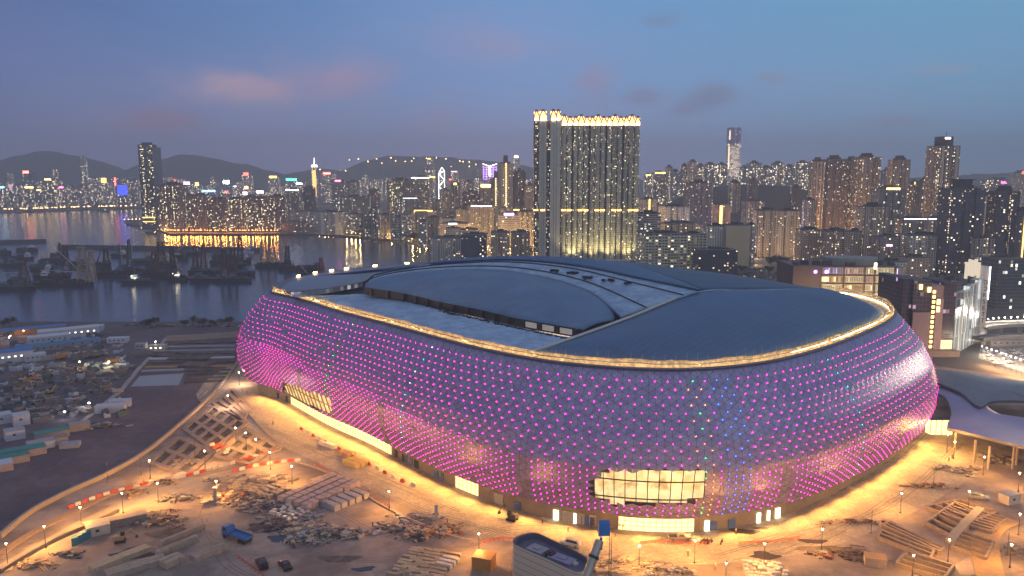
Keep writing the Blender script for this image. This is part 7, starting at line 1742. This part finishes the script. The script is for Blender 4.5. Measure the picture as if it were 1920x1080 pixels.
# canopies beside the stadium
m_can = M('canopy_grey', (.17, .17, .20), .45, .3, var=.2, scale=.2); m_can2 = M('canopy_lilac', (.30, .25, .42), .5, .2, var=.12, scale=.2)
def canopy(name, label, pts, z, mat, thick=1.4, bul=2.0, pcols=()):
    P = spline([G(x, y, z) for x, y in pts], 72); c_ = sum(P, Vector()) / 72; t = thing(name, label, 'canopy', (c_.x, c_.y, GZ)); mb = MB()
    rings = []
    for k in range(8):
        f = 1 - k / 8; rings.append([Vector((p.x - c_.x, p.y - c_.y, 0)) * f + Vector((0, 0, z - GZ + bul * (1 - f * f))) for p in P])
    for a, b_ in zip(rings, rings[1:]):
        for i in range(72): j = (i + 1) % 72; mb.face([a[i], a[j], b_[j], b_[i]])
    mb.face(rings[-1]); mb.build('roof', mat, t, smooth=True)
    mb = MB(); lo_ = [p - Vector((0, 0, thick)) for p in rings[0]]
    for i in range(72): j = (i + 1) % 72; mb.face([lo_[i], lo_[j], rings[0][j], rings[0][i]])
    mb.face([p for p in lo_][::-1]); mb.build('edge', m_lip, t)
    for x, y in pcols: q = G(x, y); mb = MB(); mb.tube((q.x - c_.x, q.y - c_.y, 0), (q.x - c_.x, q.y - c_.y, z - GZ - thick), .55, n=8); mb.build('column', m_conc, t)
    return t
canopy('canopy', 'grey curved upper canopy roof behind the lilac one at right', [(1742, 692), (1790, 696), (1850, 704), (1925, 716), (1990, 730), (1990, 765), (1925, 752), (1862, 752), (1835, 762), (1800, 735), (1750, 712)], 20, m_can)
canopy('canopy', 'broad lilac canopy roof sweeping right from the stadium', [(1752, 722), (1800, 728), (1838, 742), (1855, 765), (1900, 785), (1990, 800), (1990, 850), (1925, 838), (1860, 822), (1795, 806), (1776, 800), (1784, 775), (1775, 748), (1755, 735)], 17, m_can2, 1.5, 1.6, [(1826, 868), (1852, 880), (1898, 880), (1905, 872), (1790, 842)])
t = thing('glazed_lobby', 'bright glazed entrance box under the canopy at the stadium right end', 'entrance', G(1760, 812)); 
mb = MB(); mb.box((0, 0, 4), (12, 5, 8)); mb.build('lit_glass', m_lobby, t)
mb = MB()
for k in range(5): mb.box((-6 + k * 3, -2.6, 4), (.25, .3, 8))
mb.box((0, 0, 8.2), (12.6, 5.6, .4)); mb.build('frame', m_pole, t)
t = thing('canopy_lamp', 'lamp under the canopy edge lighting the orange ground', 'lamp', G(1775, 850)); mb = MB(); mb.tube((0, 0, 0), (0, 0, 9), .12, n=6); mb.box((0, 0, 9.3), (.8, .5, .5)); mb.build('pole', m_pole, t); lamp('canopy_floodlight', (0, 0, 10), 16000, (1, .55, .16), t, 'POINT', .5)
# roads on the right edge
m_asph = M('road_asphalt', (.07, .068, .065), .85, var=.15, scale=.2); m_deckc = M('viaduct_concrete', (.40, .38, .34), .8, var=.15, scale=.2)
def viaduct(label, pts, w, z, th=1.6, name='viaduct', cols=True):
    P = spline([G(x, y, z) for x, y in pts], 30, False); t = thing(name, label, 'viaduct', (P[0].x, P[0].y, GZ)); o0 = Vector((P[0].x, P[0].y, GZ)); L = []; Rr = []
    for i, p in enumerate(P): d = (P[min(i + 1, 29)] - P[max(i - 1, 0)]).normalized(); n_ = Vector((-d.y, d.x, 0)) * w / 2; L.append(p + n_ - o0); Rr.append(p - n_ - o0)
    mb = MB(); mb.strip(Rr, L); mb.build('carriageway', m_asph, t); mb = MB()
    dz = Vector((0, 0, th)); up = Vector((0, 0, 1.1))
    for A in (L, Rr):
        for i in range(29): mb.face([A[i] - dz, A[i + 1] - dz, A[i + 1] + up, A[i] + up])
    mb.strip([p - dz for p in L], [p - dz for p in Rr]); mb.build('deck', m_deckc, t)
    if cols:
        for i in range(3, 29, 6): q = P[i] - o0; mb = MB(); mb.box((q.x, q.y, (z - GZ - th) / 2), (2.4, 2.4, z - GZ - th)); mb.build('pier', m_deckc, t)
    return P
V1 = viaduct('upper viaduct crowded with white lights at the right edge', [(1835, 612), (1880, 607), (2000, 603)], 16, 16)
V2 = viaduct('lower viaduct beneath the brightly lit one', [(1832, 634), (1880, 630), (2000, 628)], 12, 11)
sheet('side_road', GP([(1838, 650), (1930, 646), (1990, 660), (1990, 700), (1920, 698), (1835, 672)]), M('road_lit_tone', (.30, .27, .23), .85, var=.1, scale=.3), GZ + .02)  # pale road colour stands in for lamplight on the asphalt
sheet('side_road', GP([(1825, 676), (1930, 702), (1990, 712), (1990, 722), (1925, 712), (1820, 690)]), m_asph, GZ + .024)
pts = [(V1[i] + Vector((0, 0, 0))) for i in range(0, 30, 2)]
lamprow(pts, E('viaduct_lamp', (1, .88, .8), 40), 'white lamp on the upper viaduct, %s from the left', 'lamps on the upper viaduct', 5, .7, 6000, 3, (1, .88, .75))
lamprow([G(1840 + k * 9, 664 + k * 3.2) for k in range(12)], E('road_lamp_violet', (.9, .8, 1), 34), 'white lamp along the side road at right, %s from the left', 'lamps along the side road', 6, .55, 3500, 3, (1, .8, .6))
lamprow([G(1845 + k * 10, 684 + k * 3.0) for k in range(10)], E_or, 'orange lamp along the side road at right, %s from the left', 'orange lamps along the side road', 5, .45, 7000, 3, (1, .5, .2))
for i in range(14):
    p = G(1845 + i * 6.2, 655 + (i * 7) % 30)
    if i < 1: p0 = car('small car on the lit side road at right, first of the traffic', (1848, 660), R(10), (.5, .5, .5), 'sedan'); p0['group'] = 'cars on the side road'
    else: dup(p0, p, R(10 + (180 if i % 2 else 0)), 'small car on the lit side road at right, %s of the traffic' % nth(i), 'cars on the side road', 1.5)
cabin('bus_shelter', 'flat roofed shelter above the side road at right', 'shelter', (1890, 648), (34, 6, 5), 4, m_deckc, m_deckc, None, 6, False)
cabin('gatehouse', 'bright lit white kiosk left below the viaduct', 'kiosk', (1858, 642), (12, 6, 6), 4, E('kiosk_lit', (1, .93, .8), 3), m_deckc, None, 0, False)
# assumed tall floodlight mast, unseen beyond right edge, placed for glints on shell
t = thing('assumed_floodlight_mast', 'assumed tall floodlight mast, unseen beyond the right edge, lighting the stadium shell', 'floodlight', (292, 420, GZ))
mb = MB(); mb.tube((0, 0, 0), (0, 0, 62), .6, .3, 8); mb.build('mast', m_steel, t)
for k in range(3): mb = MB(); mb.box((-1, -2 + k * 2, 63), (.6, 1.6, 1.6)); mb.build('lamp_head', E('assumed_mast_lamp', (1, .97, .85), 60), t)
o = lamp('assumed_mast_floodlight', (-2, 0, 63), 110000, (1, .84, .52), t, 'SPOT', 6.0, R(70)); o.rotation_euler = (Vector((180, 360, 42)) - Vector((290, 420, 67))).to_track_quat('-Z', 'Y').to_euler()
# ================================================================ HAZE
hz = D_.materials.new('haze'); hz.use_nodes = True; T = NT(hz.node_tree)
pv = T.n('ShaderNodeVolumePrincipled'); pv.inputs['Color'].default_value = (.96, .96, 1.0, 1); pv.inputs['Density'].default_value = HAZE; pv.inputs['Anisotropy'].default_value = 0.0
o_ = T.n('ShaderNodeOutputMaterial'); T.nt.links.new(pv.outputs[0], o_.inputs['Volume'])
hz.cycles.homogeneous_volume = True
mb = MB(); mb.box((0, 4800, 289), (18600, 9990, 600), 0)
tag(mb.build('haze', hz), kind='stuff')
